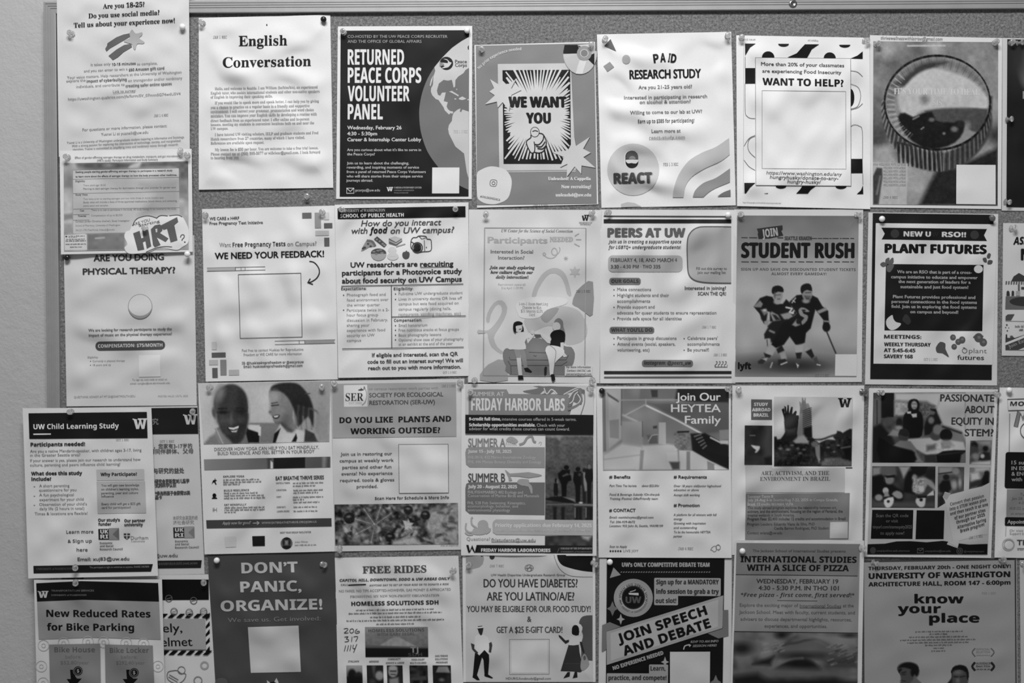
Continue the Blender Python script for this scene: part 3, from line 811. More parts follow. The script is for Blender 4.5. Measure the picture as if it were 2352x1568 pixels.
for q in ([(92, 566), (580, 555), (582, 582), (92, 593)],): stroke(q, 4, .45, 'test_strip_drawing')
quad([(95, 568), (330, 562), (330, 588), (95, 591)], .78, 'test_strip_drawing'); stroke([(330, 560), (330, 588)], 5, .4, 'test_strip_drawing'); stroke([(378, 560), (378, 587)], 4, .5, 'test_strip_drawing'); stroke([(412, 560), (412, 585)], 4, .5, 'test_strip_drawing')
stroke([(660, 1178), (1166, 1166), (1166, 1195), (662, 1207)], 4, .5, 'test_strip_drawing#2', True); quad([(915, 1175), (1160, 1170), (1160, 1194), (915, 1200)], .68, 'test_strip_drawing#2'); stroke([(865, 1172), (865, 1202)], 5, .45, 'test_strip_drawing#2'); stroke([(912, 1171), (912, 1201)], 5, .45, 'test_strip_drawing#2')
stroke([(355, 621), (879, 609), (889, 1144), (371, 1155)], 6, .2, 'border', True)
TL([('Feel free to contact Huskies for Reproductive', 386, 900, 1262), ('Freedom or WE CARE for more information', 400, 886, 1298)], 22, .5); TL([('IG: @huskies4reprofreedom or @wecareuw', 386, 903, 1368), ('Email: huskies4reprofreedom@gmail.com', 400, 892, 1398)], 22, .3, 'b', 'contact_text')

# ================================================================== J  public health food study
F('J', [769, 470, 1076, 464.5, 1077, 863, 777, 867.5], (765, 460, 3.7323), (4.6, 2.4, 1.6, 4.4), 1.0,
  'food security study flyer with a black band, food drawings and a ruled table', amp=.6, seed=14)
quad([(38, 68), (1135, 50), (1136, 143), (40, 160)], .07); T('UNIVERSITY of WASHINGTON', 64, 446, 98, 24, .72, 's', 'heading'); T('SCHOOL OF PUBLIC HEALTH', 62, 606, 144, 31, .97, 'b', 'heading')
T('How do you interact', 240, 922, 216, 50, .34, 'n', 'heading', heavy=1.2, shear=.22); TL([('with', 152, 290, 284), ('on UW campus?', 490, 1030, 279)], 50, .34, 'n', 'heading', heavy=1.2, shear=.22); T('food', 313, 467, 281, 50, .16, 'bi', 'heading', heavy=1)
poly([(285, 345), (330, 340), (365, 375), (355, 395), (310, 400), (260, 430), (240, 435), (252, 400)], .66, 'food_drawing'); stroke([(288, 345), (335, 352), (362, 392)], 20, .5, 'food_drawing', sm=4)
for q in ((270, 405, 14), (300, 372, 10), (322, 392, 10), (258, 412, 12)): oval(q[0], q[1], q[2], q[2] * .7, .34, 'food_drawing')
poly([(378, 308), (460, 378), (438, 402), (350, 332)], .36, 'food_drawing'); 
for a in ((375, 335), (400, 350), (425, 372), (440, 385)): oval(*a, 10, 8, .62, 'food_drawing')
poly([(478, 325), (530, 308), (590, 325), (592, 352), (540, 390), (478, 370)], .45, 'food_drawing'); poly([(478, 325), (530, 308), (590, 325), (540, 358)], .84, 'food_drawing'); stroke([(480, 345), (540, 372), (592, 338)], 8, .8, 'food_drawing'); stroke([(540, 395), (620, 372)], 9, .75, 'food_drawing')
poly(ell_pts(390, 452, 66, 40) , .34, 'food_drawing'); poly(ell_pts(390, 458, 66, 58, 0, 180, n=20), .72, 'food_drawing')
for a in ((350, 440), (385, 430), (420, 450), (370, 460), (408, 425)): oval(*a, 14, 8, .56, 'food_drawing')
oval(508, 425, 36, 26, .9, 'food_drawing'); oval(512, 480, 50, 32, .88, 'food_drawing'); rect(482, 430, 540, 480, .88, 'food_drawing')
poly([(593, 465), (600, 445), (620, 440), (650, 442), (656, 468), (645, 495), (620, 502), (600, 490)], .36, 'food_drawing', 4); stroke([(622, 440), (632, 430)], 6, .3, 'food_drawing')
stroke([(668, 350), (685, 320), (715, 318), (735, 305), (795, 308), (805, 330), (835, 335), (842, 360), (838, 430), (770, 440), (720, 448), (690, 425), (668, 405)], 7, .25, 'camera_drawing', True, 3)
stroke([(735, 305), (760, 330), (795, 320)], 5, .3, 'camera_drawing'); ring(722, 405, 44, 8, .28, 'camera_drawing'); ring(722, 405, 30, 9, .12, 'camera_drawing'); oval(722, 407, 24, 24, .15, 'camera_drawing'); stroke([(782, 340), (786, 438)], 5, .3, 'camera_drawing'); stroke([(668, 352), (700, 372)], 6, .3, 'camera_drawing'); oval(800, 402, 5, 5, .4, 'camera_drawing')
T('UW researchers are', 152, 722, 570, 43, .22, 'n', 'heading', heavy=2.2); T('recruiting', 748, 1030, 564, 43, .22, 'n', 'heading', heavy=2.2); rect(748, 568, 1030, 573, .25, 'heading')
TL([('participants for a Photovoice study', 78, 1103, 634), ('about food security on UW Campus', 78, 1102, 702)], 43, .22, 'n', 'heading', heavy=2.2)
for q in ([(70, 735), (1116, 716)], [(500, 727), (503, 1263)], [(503, 998), (1138, 989)], [(78, 1272), (1120, 1257)]): stroke(q, 6, .28, 'ruled_line')
TL([('Expectations:', 70, 286, 768), ('Eligibility:', 520, 686, 768), ('Compensation:', 522, 762, 1038)], 24, .22, 'b', 'subheading')
TL([('Photograph food and', 118, 451, 818), ('food environment over', 118, 475, 862), ('the winter quarter', 118, 402, 906), ('Participate twice in a 2-', 118, 480, 950), ('hour focus group', 118, 386, 992), ('discussion in February,', 118, 470, 1036), ('sharing your', 118, 312, 1080), ('experience with food', 118, 447, 1122), ('security on UW', 118, 355, 1166), ('campus', 118, 240, 1210),
    ('Full-time UW undergraduate student', 562, 1110, 806), ('Lives in university dorms OR lives off', 562, 1106, 852), ('campus but eats food acquired on', 562, 1076, 894), ('campus regularly (dining halls,', 562, 1012, 940), ('restaurants, vending machines, etc)', 562, 1094, 982),
    ('Small honorarium', 562, 808, 1080), ('Free nutritious snacks at focus groups', 562, 1078, 1118), ('Basic photography lessons', 562, 926, 1162), ('Optional show case of your photography', 562, 1118, 1202), ('at an exhibit at the end of the year', 562, 1026, 1240)], 24, .56)
for x, y in ((90, 812), (90, 940), (535, 802), (535, 848), (535, 1073), (535, 1112), (535, 1155), (535, 1194)): oval(x, y, 5, 5, .15, 'body_text')
TL([('If eligible and interested, scan the QR', 335, 1070, 1336), ('code to fill out an interest survey! We will', 296, 1112, 1392), ('reach out to you with more information.', 302, 1096, 1446)], 32, .28, 'n', heavy=1.5); stamp('OCT 1 4 REC', 942, 1058, 1482, 18, .6)

# ================================================================== K  yoga
F('K', [455, 880, 759, 873.5, 769, 1266, 469.6, 1272.7], (450, 870, 3.8242), (2.2, 1.8, 4.2, 4.4), .99,
  'yoga and eating flyer headed by a photo of two smiling people', amp=.55, seed=15)
p = Pic([(24, 42), (1180, 18), (1172, 550), (68, 574)], .74)
p.grad(30, 0, 450, 0, .9, .78).poly([(380, 40), (720, 30), (700, 420), (430, 400)], .86, 60).poly([(700, 30), (1180, 18), (1180, 330), (960, 320)], .68, 60).grad(900, 0, 1180, 0, 0, 0, 0)
p.poly([(60, 580), (120, 510), (180, 470), (250, 560), (300, 580)], .55, 14).poly([(170, 440), (230, 400), (440, 430), (470, 580), (230, 580)], .5, 10)
p.poly([(450, 430), (560, 470), (556, 560), (460, 560), (440, 480)], .1, 6)
p.poly([(440, 400), (480, 385), (700, 385), (760, 430), (700, 560), (560, 560), (560, 430)], .56, 8).poly([(450, 400), (560, 405), (552, 470), (460, 440)], .95, 8).poly([(545, 415), (572, 420), (570, 500), (548, 495)], .96, 4)
p.ell(305, 215, 148, 170, .27, 10, 4).poly([(196, 300), (440, 280), (450, 420), (405, 540), (330, 568), (260, 545), (215, 440)], .27, 12, 4)
p.poly([(160, 120), (230, 60), (205, 180), (190, 290), (165, 260)], .5, 30, 4, .8).ell(215, 130, 35, 60, .58, 26, 15, .8).ell(160, 300, 18, 45, .4, 8, -10).ell(446, 260, 12, 44, .3, 6)
p.ell(240, 292, 40, 14, .13, 10).ell(395, 284, 42, 14, .14, 10).line([(200, 262), (270, 258)], 12, .14, 8).line([(355, 255), (425, 262)], 12, .16, 8).ell(312, 370, 34, 22, .38, 14).ell(310, 350, 12, 40, .4, 10).poly([(380, 130), (440, 200), (440, 420), (390, 500), (350, 540)], .16, 40, 4, .7)
p.ell(235, 365, 46, 34, .36, 28, 0, .8).ell(390, 360, 34, 30, .33, 24, 0, .8)
p.poly([(278, 425), (330, 425), (380, 405), (376, 440), (345, 468), (310, 468)], .16, 6, 4).poly([(284, 425), (330, 428), (378, 410), (372, 432), (330, 446), (295, 440)], .98, 3).poly([(305, 455), (350, 452), (368, 440), (355, 468), (318, 468)], .85, 4).ell(330, 520, 60, 26, .2, 18)
p.poly([(170, 470), (200, 440), (300, 540), (330, 580), (200, 580)], .62, 12, 0, .8).line([(180, 440), (215, 520), (240, 570)], 8, .8, 5)
# the woman with the pony tail
p.poly([(640, 120), (660, 90), (720, 60), (820, 60), (860, 180), (850, 340), (880, 440), (800, 470), (745, 390), (690, 385), (668, 330), (640, 300), (648, 250)], .56, 8, 3)
p.poly([(660, 105), (672, 60), (760, 35), (860, 35), (920, 60), (980, 130), (1015, 200), (1035, 290), (1030, 420), (985, 330), (900, 420), (880, 330), (840, 220), (795, 150), (740, 110)], .18, 10, 3)
p.line([(960, 130), (1000, 128)], 8, .3, 5).line([(1010, 260), (1060, 285), (1080, 330)], 14, .4, 10)
for k in range(7): p.line([(880 + 22 * k, 230 + 6 * k), (870 + 24 * k, 330), (885 + 22 * k, 440)], 13, .52 if k % 2 else .24, 10, .5, 4)
p.line([(940, 330), (950, 420), (980, 480)], 10, .7, 8, .6, 4).ell(690, 150, 40, 50, .72, 26, 0, .8).ell(650, 240, 12, 60, .76, 12, 0, .8).ell(740, 300, 40, 40, .62, 24, 0, .7).ell(790, 380, 40, 60, .4, 30, 0, .6).line([(665, 235), (725, 228)], 9, .16, 5).line([(665, 215), (715, 205)], 8, .25, 5).ell(655, 290, 14, 12, .5, 6)
p.poly([(675, 325), (735, 312), (725, 345), (690, 350)], .25, 4, 3).poly([(682, 326), (728, 318), (715, 336), (690, 338)], .95, 3).poly([(700, 385), (760, 380), (850, 450), (840, 470), (770, 430)], .34, 14)
p.poly([(740, 395), (800, 470), (870, 480), (880, 440), (960, 470), (960, 560), (690, 560), (700, 470)], .9, 10).poly([(745, 430), (700, 560), (675, 560), (690, 480)], .1, 5).poly([(880, 478), (890, 520), (880, 552), (840, 552)], .1, 5)
p.poly([(960, 440), (1040, 480), (1075, 552), (950, 552)], .28, 8).poly([(1050, 300), (1172, 310), (1172, 552), (1075, 552), (1040, 440)], .66, 20).grad(1120, 0, 1180, 0, 0, .62, 0).noise(14, .02, 4).done()
TL([('DISCOVER HOW YOGA CAN HELP YOU EAT MINDFULLY,', 162, 1080, 622), ('BUILD RESILIENCE, AND FEEL BETTER IN YOUR BODY', 192, 1042, 658)], 28, .36, 'n', 'heading')
p = Pic([(70, 706), (1181, 682), (1181, 776), (74, 800)], .5, 'photo_strip'); p.grad(70, 0, 620, 0, .62, .46).poly([(625, 690), (670, 690), (655, 790), (630, 790)], .3, 10).poly([(655, 715), (675, 735), (675, 790), (655, 790)], .95, 5).poly([(682, 686), (960, 680), (960, 790), (682, 790)], .12, 5).poly([(965, 680), (1105, 680), (1105, 790), (965, 790)], .4, 8).poly([(1112, 680), (1182, 680), (1182, 790), (1112, 790)], .6, 10).poly([(1150, 680), (1182, 680), (1182, 790), (1140, 790)], .34, 16).done()
TL([('EXPLORE YOGA', 240, 425, 864), ('BUILD RESILIENCE', 246, 466, 986), ('EAT MINDFULLY', 250, 443, 1112)], 17, .25, 'b', 'subheading')
for x0, x1, y in ((240, 556, 890), (240, 586, 910), (240, 388, 930), (246, 548, 1008), (246, 602, 1028), (246, 610, 1050), (250, 615, 1134), (250, 608, 1154), (250, 354, 1176), (852, 1125, 918), (852, 1050, 944), (856, 1118, 982), (856, 1076, 1004), (852, 1125, 1042), (852, 958, 1066), (856, 1088, 1088), (858, 1072, 1130), (858, 1076, 1166)): greek(x0, x1, y, 15, .5)
T('EAT BREATHE THRIVE SERIES', 702, 1124, 884, 32, .2, 'n', 'heading', heavy=1.2)
TL([('DATES & TIMES:', 705, 828, 920), ('LOCATION:', 708, 796, 982), ('COST:', 708, 752, 1042), ('CONTACT:', 710, 790, 1132), ('LEARN MORE:', 712, 824, 1168)], 14, .36, 'b', 'subheading')
poly([(138, 925), (150, 890), (165, 885), (166, 872), (170, 872), (172, 886), (186, 888), (170, 900), (182, 925), (172, 928), (160, 905), (148, 912)], .08, 'icon'); oval(162, 1022, 17, 18, .06, 'icon#2'); poly([(138, 1050), (145, 1040), (180, 1040), (188, 1048), (186, 1052), (140, 1052)], .06, 'icon#2')
for x in (150, 160, 182): stroke([(x, 1130), (x, 1166)], 5, .6, 'icon#3')
stroke([(150, 1148), (184, 1148)], 5, .66, 'icon#3')
quad([(90, 1240), (1190, 1222), (1192, 1294), (94, 1312)], .3); T('Apply now for good!', 232, 478, 1276, 26, .8, 'n', 'footer', shear=.25); stroke([(497, 1266), (556, 1264)], 5, .85, 'footer'); stroke([(535, 1250), (556, 1264), (537, 1280)], 5, .85, 'footer'); T('WWW.EATBREATHETHRIVE.ORG/JOIN-US', 578, 1060, 1268, 18, .78, 'n', 'footer')
quad([(252, 1384), (352, 1380), (352, 1474), (260, 1478)], .94, 'printed_square'); quad([(494, 1380), (605, 1378), (606, 1466), (498, 1468)], .12, 'printed_square#2')
T('MEET YOUR GROUP FACILITATOR', 740, 1012, 1354, 15, .36, 'b', 'subheading'); T('Jackye Whitney', 868, 982, 1436, 14, .45, 'n', 'contact_text', shear=.2); greek(868, 1060, 1462, 12, .6, 'contact_text')
p = Pic([(740, 1386), (852, 1386), (852, 1498), (740, 1498)], .5, 'portrait_photo', 1.0); p.ell(796, 1425, 20, 26, .62, 5).ell(796, 1400, 30, 18, .16, 6).poly([(752, 1498), (765, 1462), (830, 1462), (842, 1498)], .14, 6).ell(770, 1435, 12, 30, .2, 6).ell(822, 1435, 12, 30, .2, 6).done(ell_pts(796, 1442, 54))

# ================================================================== L  ecological restoration
F('L', [760, 874, 1066.6, 869.5, 1059.6, 1262, 768, 1266], (755, 865, 3.825), (1.7, 1.6, 1.4, 1.6), .93,
  'ecological restoration flyer with a framed square above a fern photo', amp=.5, seed=16)
quad([(28, 62), (1118, 48), (1122, 524), (35, 538)], .72); quad([(132, 74), (338, 70), (342, 262), (134, 264)], .98, 'logo'); T('SER', 148, 305, 212, 68, .24, 's', 'logo'); T('EST 1988', 175, 290, 240, 18, .85, 's', 'logo'); stroke([(312, 85), (330, 130), (332, 180), (318, 225), (292, 250)], 8, .7, 'logo', sm=4); poly([(262, 112), (285, 104), (280, 92), (292, 104), (310, 116), (285, 122), (258, 120)], .35, 'logo'); stroke([(312, 85), (310, 110)], 7, .4, 'logo')
T('on campus restoration work parties with', 352, 962, 114, 24, .5, 'n', 'heading'); TL([('SOCIETY FOR ECOLOGICAL', 356, 1006, 176), ('RESTORATION (SER-UW)', 358, 932, 243)], 37, .36, 'n', 'heading', heavy=1.5); stamp('JAN 2 3 REC', 992, 1116, 92, 22, .42)
TL([('DO YOU LIKE  PLANTS AND', 96, 1074, 400), ('WORKING OUTSIDE?', 192, 978, 498)], 50, .15, 'b', 'heading', heavy=2)
TL([('Join us in restoring our', 104, 556, 690), ('campus at weekly work', 96, 570, 748), ('parties and other fun', 120, 550, 806), ('events! No experience', 112, 560, 862), ('required. tools & gloves', 100, 575, 920), ('provided.', 246, 430, 976)], 28, .34, 'n', heavy=.7)
quad([(616, 597), (1047, 594), (1051, 1018), (622, 1022)], .98, 'panel'); stroke([(614, 595), (1049, 592), (1053, 1019), (620, 1023)], 5, .2, 'border', True); T('Scan Here for Schedule & More Info', 405, 1056, 1076, 25, .26, 'b', 'heading')
p = Pic([(50, 1122), (1135, 1108), (1140, 1470), (58, 1480)], .38); rnd = random.Random(5)
p.noise(50, .22, 1).noise(24, .2, 2)
for k in range(70):
    x, y = rnd.uniform(60, 1130), rnd.uniform(1115, 1470); a = rnd.uniform(0, 180); p.ell(x, y, rnd.uniform(18, 60), rnd.uniform(8, 20), rnd.choice([.1, .16, .3, .6, .72, .84]), 6, a, .8)
for cx, cy, a0 in ((405, 1300, 200), (405, 1300, 150), (405, 1300, 100), (405, 1300, 285), (405, 1300, 320), (405, 1300, 240)):
    a = math.radians(a0)
    p.line([(cx, cy), (cx + 190 * math.cos(a), cy + 160 * math.sin(a))], 34, .52, 12, .9).line([(cx, cy), (cx + 190 * math.cos(a), cy + 160 * math.sin(a))], 7, .82, 3)
    for j in range(12):
        r = 20 + j * 13; x, y = cx + r * math.cos(a), cy + r * .85 * math.sin(a); dx, dy = -26 * math.sin(a), 26 * math.cos(a); p.line([(x + dx, y + dy), (x + 8 * math.cos(a), y + 6 * math.sin(a)), (x - dx, y - dy)], 4, .2, 3, .7)
p.poly([(880, 1190), (1135, 1110), (1140, 1470), (930, 1470), (850, 1320)], .68, 20).noise(30, .08, 7)
for k in range(14):
    x, y = 940 + rnd.uniform(0, 180), 1170 + k * 20; p.line([(x, y), (x + rnd.uniform(20, 60), y - rnd.uniform(-20, 30))], rnd.uniform(8, 20), .2, 12, .7)
for x, y, r in ((850, 1215, 42), (700, 1170, 40), (540, 1410, 44), (180, 1240, 50)): p.ell(x, y, r, r, .14, 6).ell(x - 5, y - 12, r * .4, r * .2, .5, 6)
p.poly([(650, 1260), (690, 1270), (700, 1248), (715, 1280), (748, 1285), (722, 1310), (735, 1345), (700, 1325), (665, 1350), (672, 1310)], .86, 5).poly([(560, 1440), (760, 1400), (800, 1470), (560, 1480)], .82, 20).noise(12, .06, 9).done()
T('Email: ser.uw@uw.edu', 985, 1138, 1486, 16, .6, 'n', 'contact_text')

# ================================================================== M  don't panic
F('M', [477, 1274, 768.4, 1267, 781, 1655, 500, 1660], (465, 1265, 5.1754), (1.5, 1.5, 1.4, 1.4), .33,
  'plain dark grey flyer with pale capital heading above a white square', amp=.5, seed=17)
TL([('DON’T', 468, 1132, 258), ('PANIC,', 455, 1175, 482), ('ORGANIZE!', 222, 1424, 704)], 124, .84, 'b', 'heading', heavy=3)
T('We save us. Get involved:', 302, 1405, 836, 52, .56, 'n', 'heading', heavy=.5); quad([(540, 905), (1142, 886), (1170, 1436), (575, 1448)], .88, 'panel')
poly([(770, 1575), (765, 1535), (800, 1560), (850, 1562), (880, 1508), (905, 1560), (900, 1640), (760, 1640)], .86, 'illustration'); poly([(800, 1562), (850, 1550), (880, 1570), (860, 1640), (790, 1640)], .1, 'illustration'); oval(225, 1560, 75, 55, .4, 'pattern')

# ================================================================== N  free rides
F('N', [768.7, 1280.5, 1053, 1275.7, 1067, 1650, 779, 1655], (755, 1270, 5.2625), (1.5, 1.5, 1.4, 1.4), .98,
  'free rides flyer with handwritten digits beside a mountain picture', amp=.6, seed=18)
T('FREE RIDES', 412, 1180, 236, 82, .36, 's', 'heading', heavy=2.5)
T('CAPITOL HILL, DOWNTOWN, SODO & UW AREAS ONLY', 132, 1466, 332, 30, .32, 'bi', 'heading', heavy=1.5)
T('CALL', 146, 232, 392, 22, .4, 'bi'); stroke([(235, 386), (330, 382), (450, 378)], 14, .12, 'pen_strike', sm=4); T('ANYTIME DAY TO SET UP YOUR RIDE OR TO DONATE A RIDE', 490, 1452, 392, 22, .4, 'bi')
T('NO FARES, NO TIPS ACCEPTED-HOWEVER, GAS MONEY IS APPRECIATED', 125, 1476, 462, 30, .5); T('PROMOTING MY NEW NON-PROFIT ORGANIZATION', 258, 1338, 530, 28, .55, 's')
T('HOMELESS SOLUTIONS SDH', 275, 1326, 626, 48, .2, 'b', 'heading', heavy=2)
for x0, x1, y in ((330, 1278, 690), (240, 1370, 730), (500, 1112, 778), (215, 1400, 818), (575, 1035, 864)): greek(x0, x1, y, 20, .46)
W = 'handwritten_number'
for q in ([(182, 915), (225, 908), (228, 930), (185, 965), (238, 962)], [(290, 912), (262, 920), (255, 950), (275, 965), (298, 950), (300, 925), (285, 912)], [(345, 915), (325, 935), (320, 960), (345, 968), (372, 955), (362, 940), (335, 950)],
          [(190, 1015), (235, 1008), (212, 1035), (240, 1045), (235, 1065), (192, 1072)], [(282, 1010), (275, 1070)], [(300, 1012), (352, 1008), (325, 1068)], [(205, 1115), (188, 1185)], [(240, 1112), (222, 1185)], [(270, 1108), (255, 1182)], [(298, 1105), (292, 1150), (325, 1150)], [(340, 1098), (300, 1200)]): stroke(q, 8, .2, W, sm=3)
p = Pic([(438, 892), (1198, 890), (1204, 1254), (444, 1256)], .56); p.grad(0, 890, 0, 1100, .6, .5).poly([(600, 1125), (700, 1060), (790, 1012), (850, 1015), (960, 1075), (1060, 1125)], .68, 10).noise(30, .04, 3).poly([(430, 1110), (700, 1120), (1000, 1130), (1210, 1130), (1210, 1160), (430, 1160)], .4, 8).poly([(430, 1145), (1210, 1150), (1210, 1260), (430, 1260)], .09, 10).done()
T('HOMELESS SOLUTIONS', 480, 1155, 950, 38, .3, 'b', 'photo/lettering'); T('WITH GARY SEGAL', 585, 1040, 996, 34, .34, 'b', 'photo/lettering'); T('TJ', 990, 1085, 1200, 66, .6, 'b', 'photo/lettering'); T('SDH', 960, 1130, 1245, 40, .24, 'b', 'photo/lettering')
TL([('ITALIAN', 232, 368, 1318), ('WEEKEND', 490, 605, 1320), ('COMMUNITY', 715, 870, 1290), ('SERVICE & LABOR', 690, 912, 1336), ('FOOD-COURT', 1000, 1160, 1296), ('MULTI-COLORED', 982, 1180, 1336), ('SHELTERING', 1285, 1440, 1252), ('SOLUTIONS', 1285, 1440, 1290), ('PROGRAMS', 1295, 1440, 1330)], 22, .34, 'bi', 'subheading')
for i, (x0, x1) in enumerate(((212, 405), (458, 658), (702, 892), (975, 1195), (1255, 1475))):
    p = Pic([(x0, 1355), (x1, 1355), (x1 + 8, 1620), (x0 + 8, 1620)], .16, 'small_photo#%d' % i, 1.8); w = x1 - x0
    if i == 0: p.grad(0, 1355, 0, 1470, .7, .5).ell(x0 + 70, 1470, 50, 70, .1, 12).ell(x0 + 150, 1500, 55, 65, .16, 12).poly([(x0, 1490), (x1, 1490), (x1 + 8, 1620), (x0, 1620)], .1, 14)
    elif i == 1: p.ell(x0 + 155, 1480, 50, 55, .62, 14).poly([(x0 + 60, 1355), (x0 + 110, 1355), (x0 + 90, 1500)], .36, 14).ell(x0 + 70, 1560, 40, 40, .3, 20)
    elif i == 2: p.ell(x0 + 75, 1430, 58, 68, .62, 8).ell(x0 + 75, 1385, 52, 26, .74, 8).line([(x0 + 45, 1425), (x0 + 110, 1425)], 14, .2, 5).line([(x0 + 50, 1465), (x0 + 105, 1468)], 12, .25, 5).poly([(x0 + 30, 1520), (x0 + 140, 1500), (x0 + 150, 1620), (x0 + 30, 1620)], .55, 14)
    elif i == 3: p.noise(40, .14, 6).poly([(x0 + 20, 1500), (x1 - 20, 1480), (x1, 1530), (x0, 1540)], .3, 10)
    else: p.poly([(x0 + 40, 1440), (x0 + 70, 1370), (x1 - 40, 1368), (x1 - 5, 1445)], .6, 8).ell(x0 + 110, 1530, 30, 20, .5, 14).noise(50, .06, 2)
    p.done()

# ================================================================== O  globe flyer
F('O', [776, 60.7, 1084.7, 59.4, 1083.5, 457, 772, 456.6], (770, 50, 3.7333), (1.6, 1.6, 1.5, 1.5), 1.0,
  'dark volunteer panel flyer with a large pale globe', amp=.3, seed=21)
quad([(46, 76), (1148, 72), (1143, 1496), (38, 1498)], .115)
arc = [(1148, 130), (1080, 168), (1000, 225), (920, 305), (850, 390), (790, 490), (748, 600), (725, 710), (720, 800), (730, 920), (755, 1020), (790, 1110), (840, 1190), (900, 1265), (970, 1340), (1050, 1395), (1143, 1440)]
poly(smooth_pts(arc, False, 3) + [(1146, 800)], .5, 'globe_picture')
LAND = 'globe_picture/land'
poly([(1148, 130), (1080, 168), (1000, 225), (920, 305), (850, 390), (858, 420), (842, 470), (838, 540), (822, 570), (820, 600), (832, 630), (862, 662), (885, 670), (912, 708), (930, 735), (938, 758), (975, 795), (990, 782), (1005, 790), (1012, 770), (985, 765), (965, 748), (955, 725), (965, 690), (930, 680),
      (938, 650), (948, 605), (915, 608), (900, 635), (880, 625), (872, 590), (888, 530), (930, 498), (965, 505), (1000, 498), (1008, 530), (1015, 565), (1028, 555), (1030, 500), (1055, 470), (1100, 440), (1115, 415), (1147, 395)], .87, LAND)
poly([(842, 455), (820, 500), (810, 545), (818, 552), (832, 500)], .87, LAND)
poly([(975, 598), (1000, 592), (1060, 630), (1055, 640), (1010, 615)], .87, LAND); poly([(1060, 655), (1090, 640), (1125, 660), (1090, 672), (1062, 666)], .87, LAND); oval(1030, 662, 10, 5, .87, LAND); oval(1042, 580, 4, 8, .8, LAND); oval(1140, 668, 7, 5, .87, LAND)
poly([(1015, 780), (1050, 752), (1075, 742), (1068, 770), (1080, 775), (1090, 752), (1145, 770), (1143, 1340), (1128, 1290), (1115, 1200), (1105, 1130), (1030, 1070), (1010, 1030), (975, 960), (968, 920), (975, 885), (1000, 850), (1005, 810)], .86, LAND)
TL([('CO-HOSTED BY THE UW PEACE CORPS RECRUITER', 106, 962, 138), ('AND THE OFFICE OF GLOBAL AFFAIRS', 106, 740, 180)], 24, .72, 'n', 'heading', slope=0)
for s, x1, y in (('RETURNED', 588, 367), ('PEACE CORPS', 736, 523), ('VOLUNTEER', 636, 680), ('PANEL', 406, 836)): T(s, 108, x1, y, 130, 1.0, 'b', 'heading', slope=0, heavy=1.5)
TL([('Wednesday, February 26', 104, 568, 922), ('4:30 - 5:30pm', 104, 358, 973), ('Career & Internship Center Lobby', 104, 736, 1024)], 30, .95, 'n', 'subheading', slope=0, heavy=1)
TL([('Are you curious about what it\'s like to serve in', 102, 735, 1108), ('the Peace Corps?', 102, 340, 1145), ('Join us to learn about the challenging,', 100, 632, 1222), ('rewarding, and inspiring moments of service', 100, 718, 1258), ('from a panel of returned Peace Corps Volunteers', 98, 776, 1296), ('who will share stories from their unique service', 98, 750, 1334), ('journeys abroad.', 96, 322, 1370)], 22, .85, 'n', slope=0, heavy=.6)
stroke([(98, 1426), (160, 1426), (160, 1470), (98, 1470)], 6, .95, 'envelope_icon', True); stroke([(100, 1428), (129, 1454), (158, 1428)], 6, .95, 'envelope_icon'); T('pcorps@uw.edu', 174, 383, 1454, 22, .9, 'n', 'contact_text', slope=0)
logo_w(440, 1416, 496, 1452, .97); T('CAREER & INTERNSHIP CENTER', 505, 740, 1428, 14, .8, 's', 'logo', slope=0); T('UNIVERSITY of WASHINGTON', 505, 675, 1450, 10, .6, 's', 'logo', slope=0); T('Division of Student Life', 505, 626, 1470, 9, .6, 's', 'logo', slope=0)
quad([(832, 1249), (1065, 1249), (1062, 1471), (830, 1471)], 1.0)
oval(953, 357, 58, 57, .1, 'logo#2'); poly([(900, 365), (920, 350), (965, 355), (960, 330), (925, 318), (960, 322), (980, 345), (998, 350), (980, 378), (960, 392), (905, 400), (940, 380)], .88, 'logo#2', 2); poly([(895, 340), (935, 362), (930, 372), (895, 385)], .6, 'logo#2')
TL([('Peace', 1028, 1128, 355), ('Corps', 1028, 1128, 386)], 29, .25, 'n', 'logo#2', slope=0, heavy=1.2); stamp('FEB 1 3 REC', 1015, 1138, 955, 26, .72); poly([(1135, 215), (1146, 200), (1146, 240), (1138, 238)], .15, LAND)

# ================================================================== P  a cappella
F('P', [1089.7, 103.5, 1366.3, 95.8, 1374, 469, 1095.8, 476.8], (1080, 80, 3.9194), (1.6, 1.6, 1.4, 1.4), 1.0,
  'grey flyer with a starburst panel and a hand pointing at the viewer', amp=.3, seed=22)
quad([(50, 98), (1116, 75), (1140, 1516), (62, 1530)], .58)
quad([(248, 262), (905, 255), (950, 1215), (262, 1222)], .88); quad([(330, 1228), (950, 1220), (950, 1232), (330, 1238)], .8)
B = [(290, 318), (900, 314), (908, 1162), (300, 1162)]; quad(B, .11, 'starburst')
rnd = random.Random(3); cx, cy = 605, 715; P = []
def edge(a):
    dx, dy = math.cos(a), math.sin(a); k = min((300 / abs(dx)) if abs(dx) > 1e-6 else 9e9, (418 / abs(dy)) if abs(dy) > 1e-6 else 9e9); return k
n = 80
for i in range(n):
    a = 2 * math.pi * i / n + rnd.uniform(-.012, .012); w = rnd.uniform(.008, .021); big = edge(a) * rnd.uniform(.93, 1.0)
    diag = abs(math.cos(a) * math.sin(a)) > .42
    if diag and rnd.random() < .5: big *= rnd.uniform(.8, .97)
    r0 = rnd.uniform(200, 270) * (1.25 if diag else 1)
    am = a + math.pi / n
    P += [(cx + big * math.cos(a - w), cy + big * math.sin(a - w)), (cx + big * math.cos(a + w), cy + big * math.sin(a + w)), (cx + min(r0, edge(am) * .93) * math.cos(am), cy + min(r0, edge(am) * .93) * math.sin(am))]
poly(P, .92, 'starburst/ray_pattern')
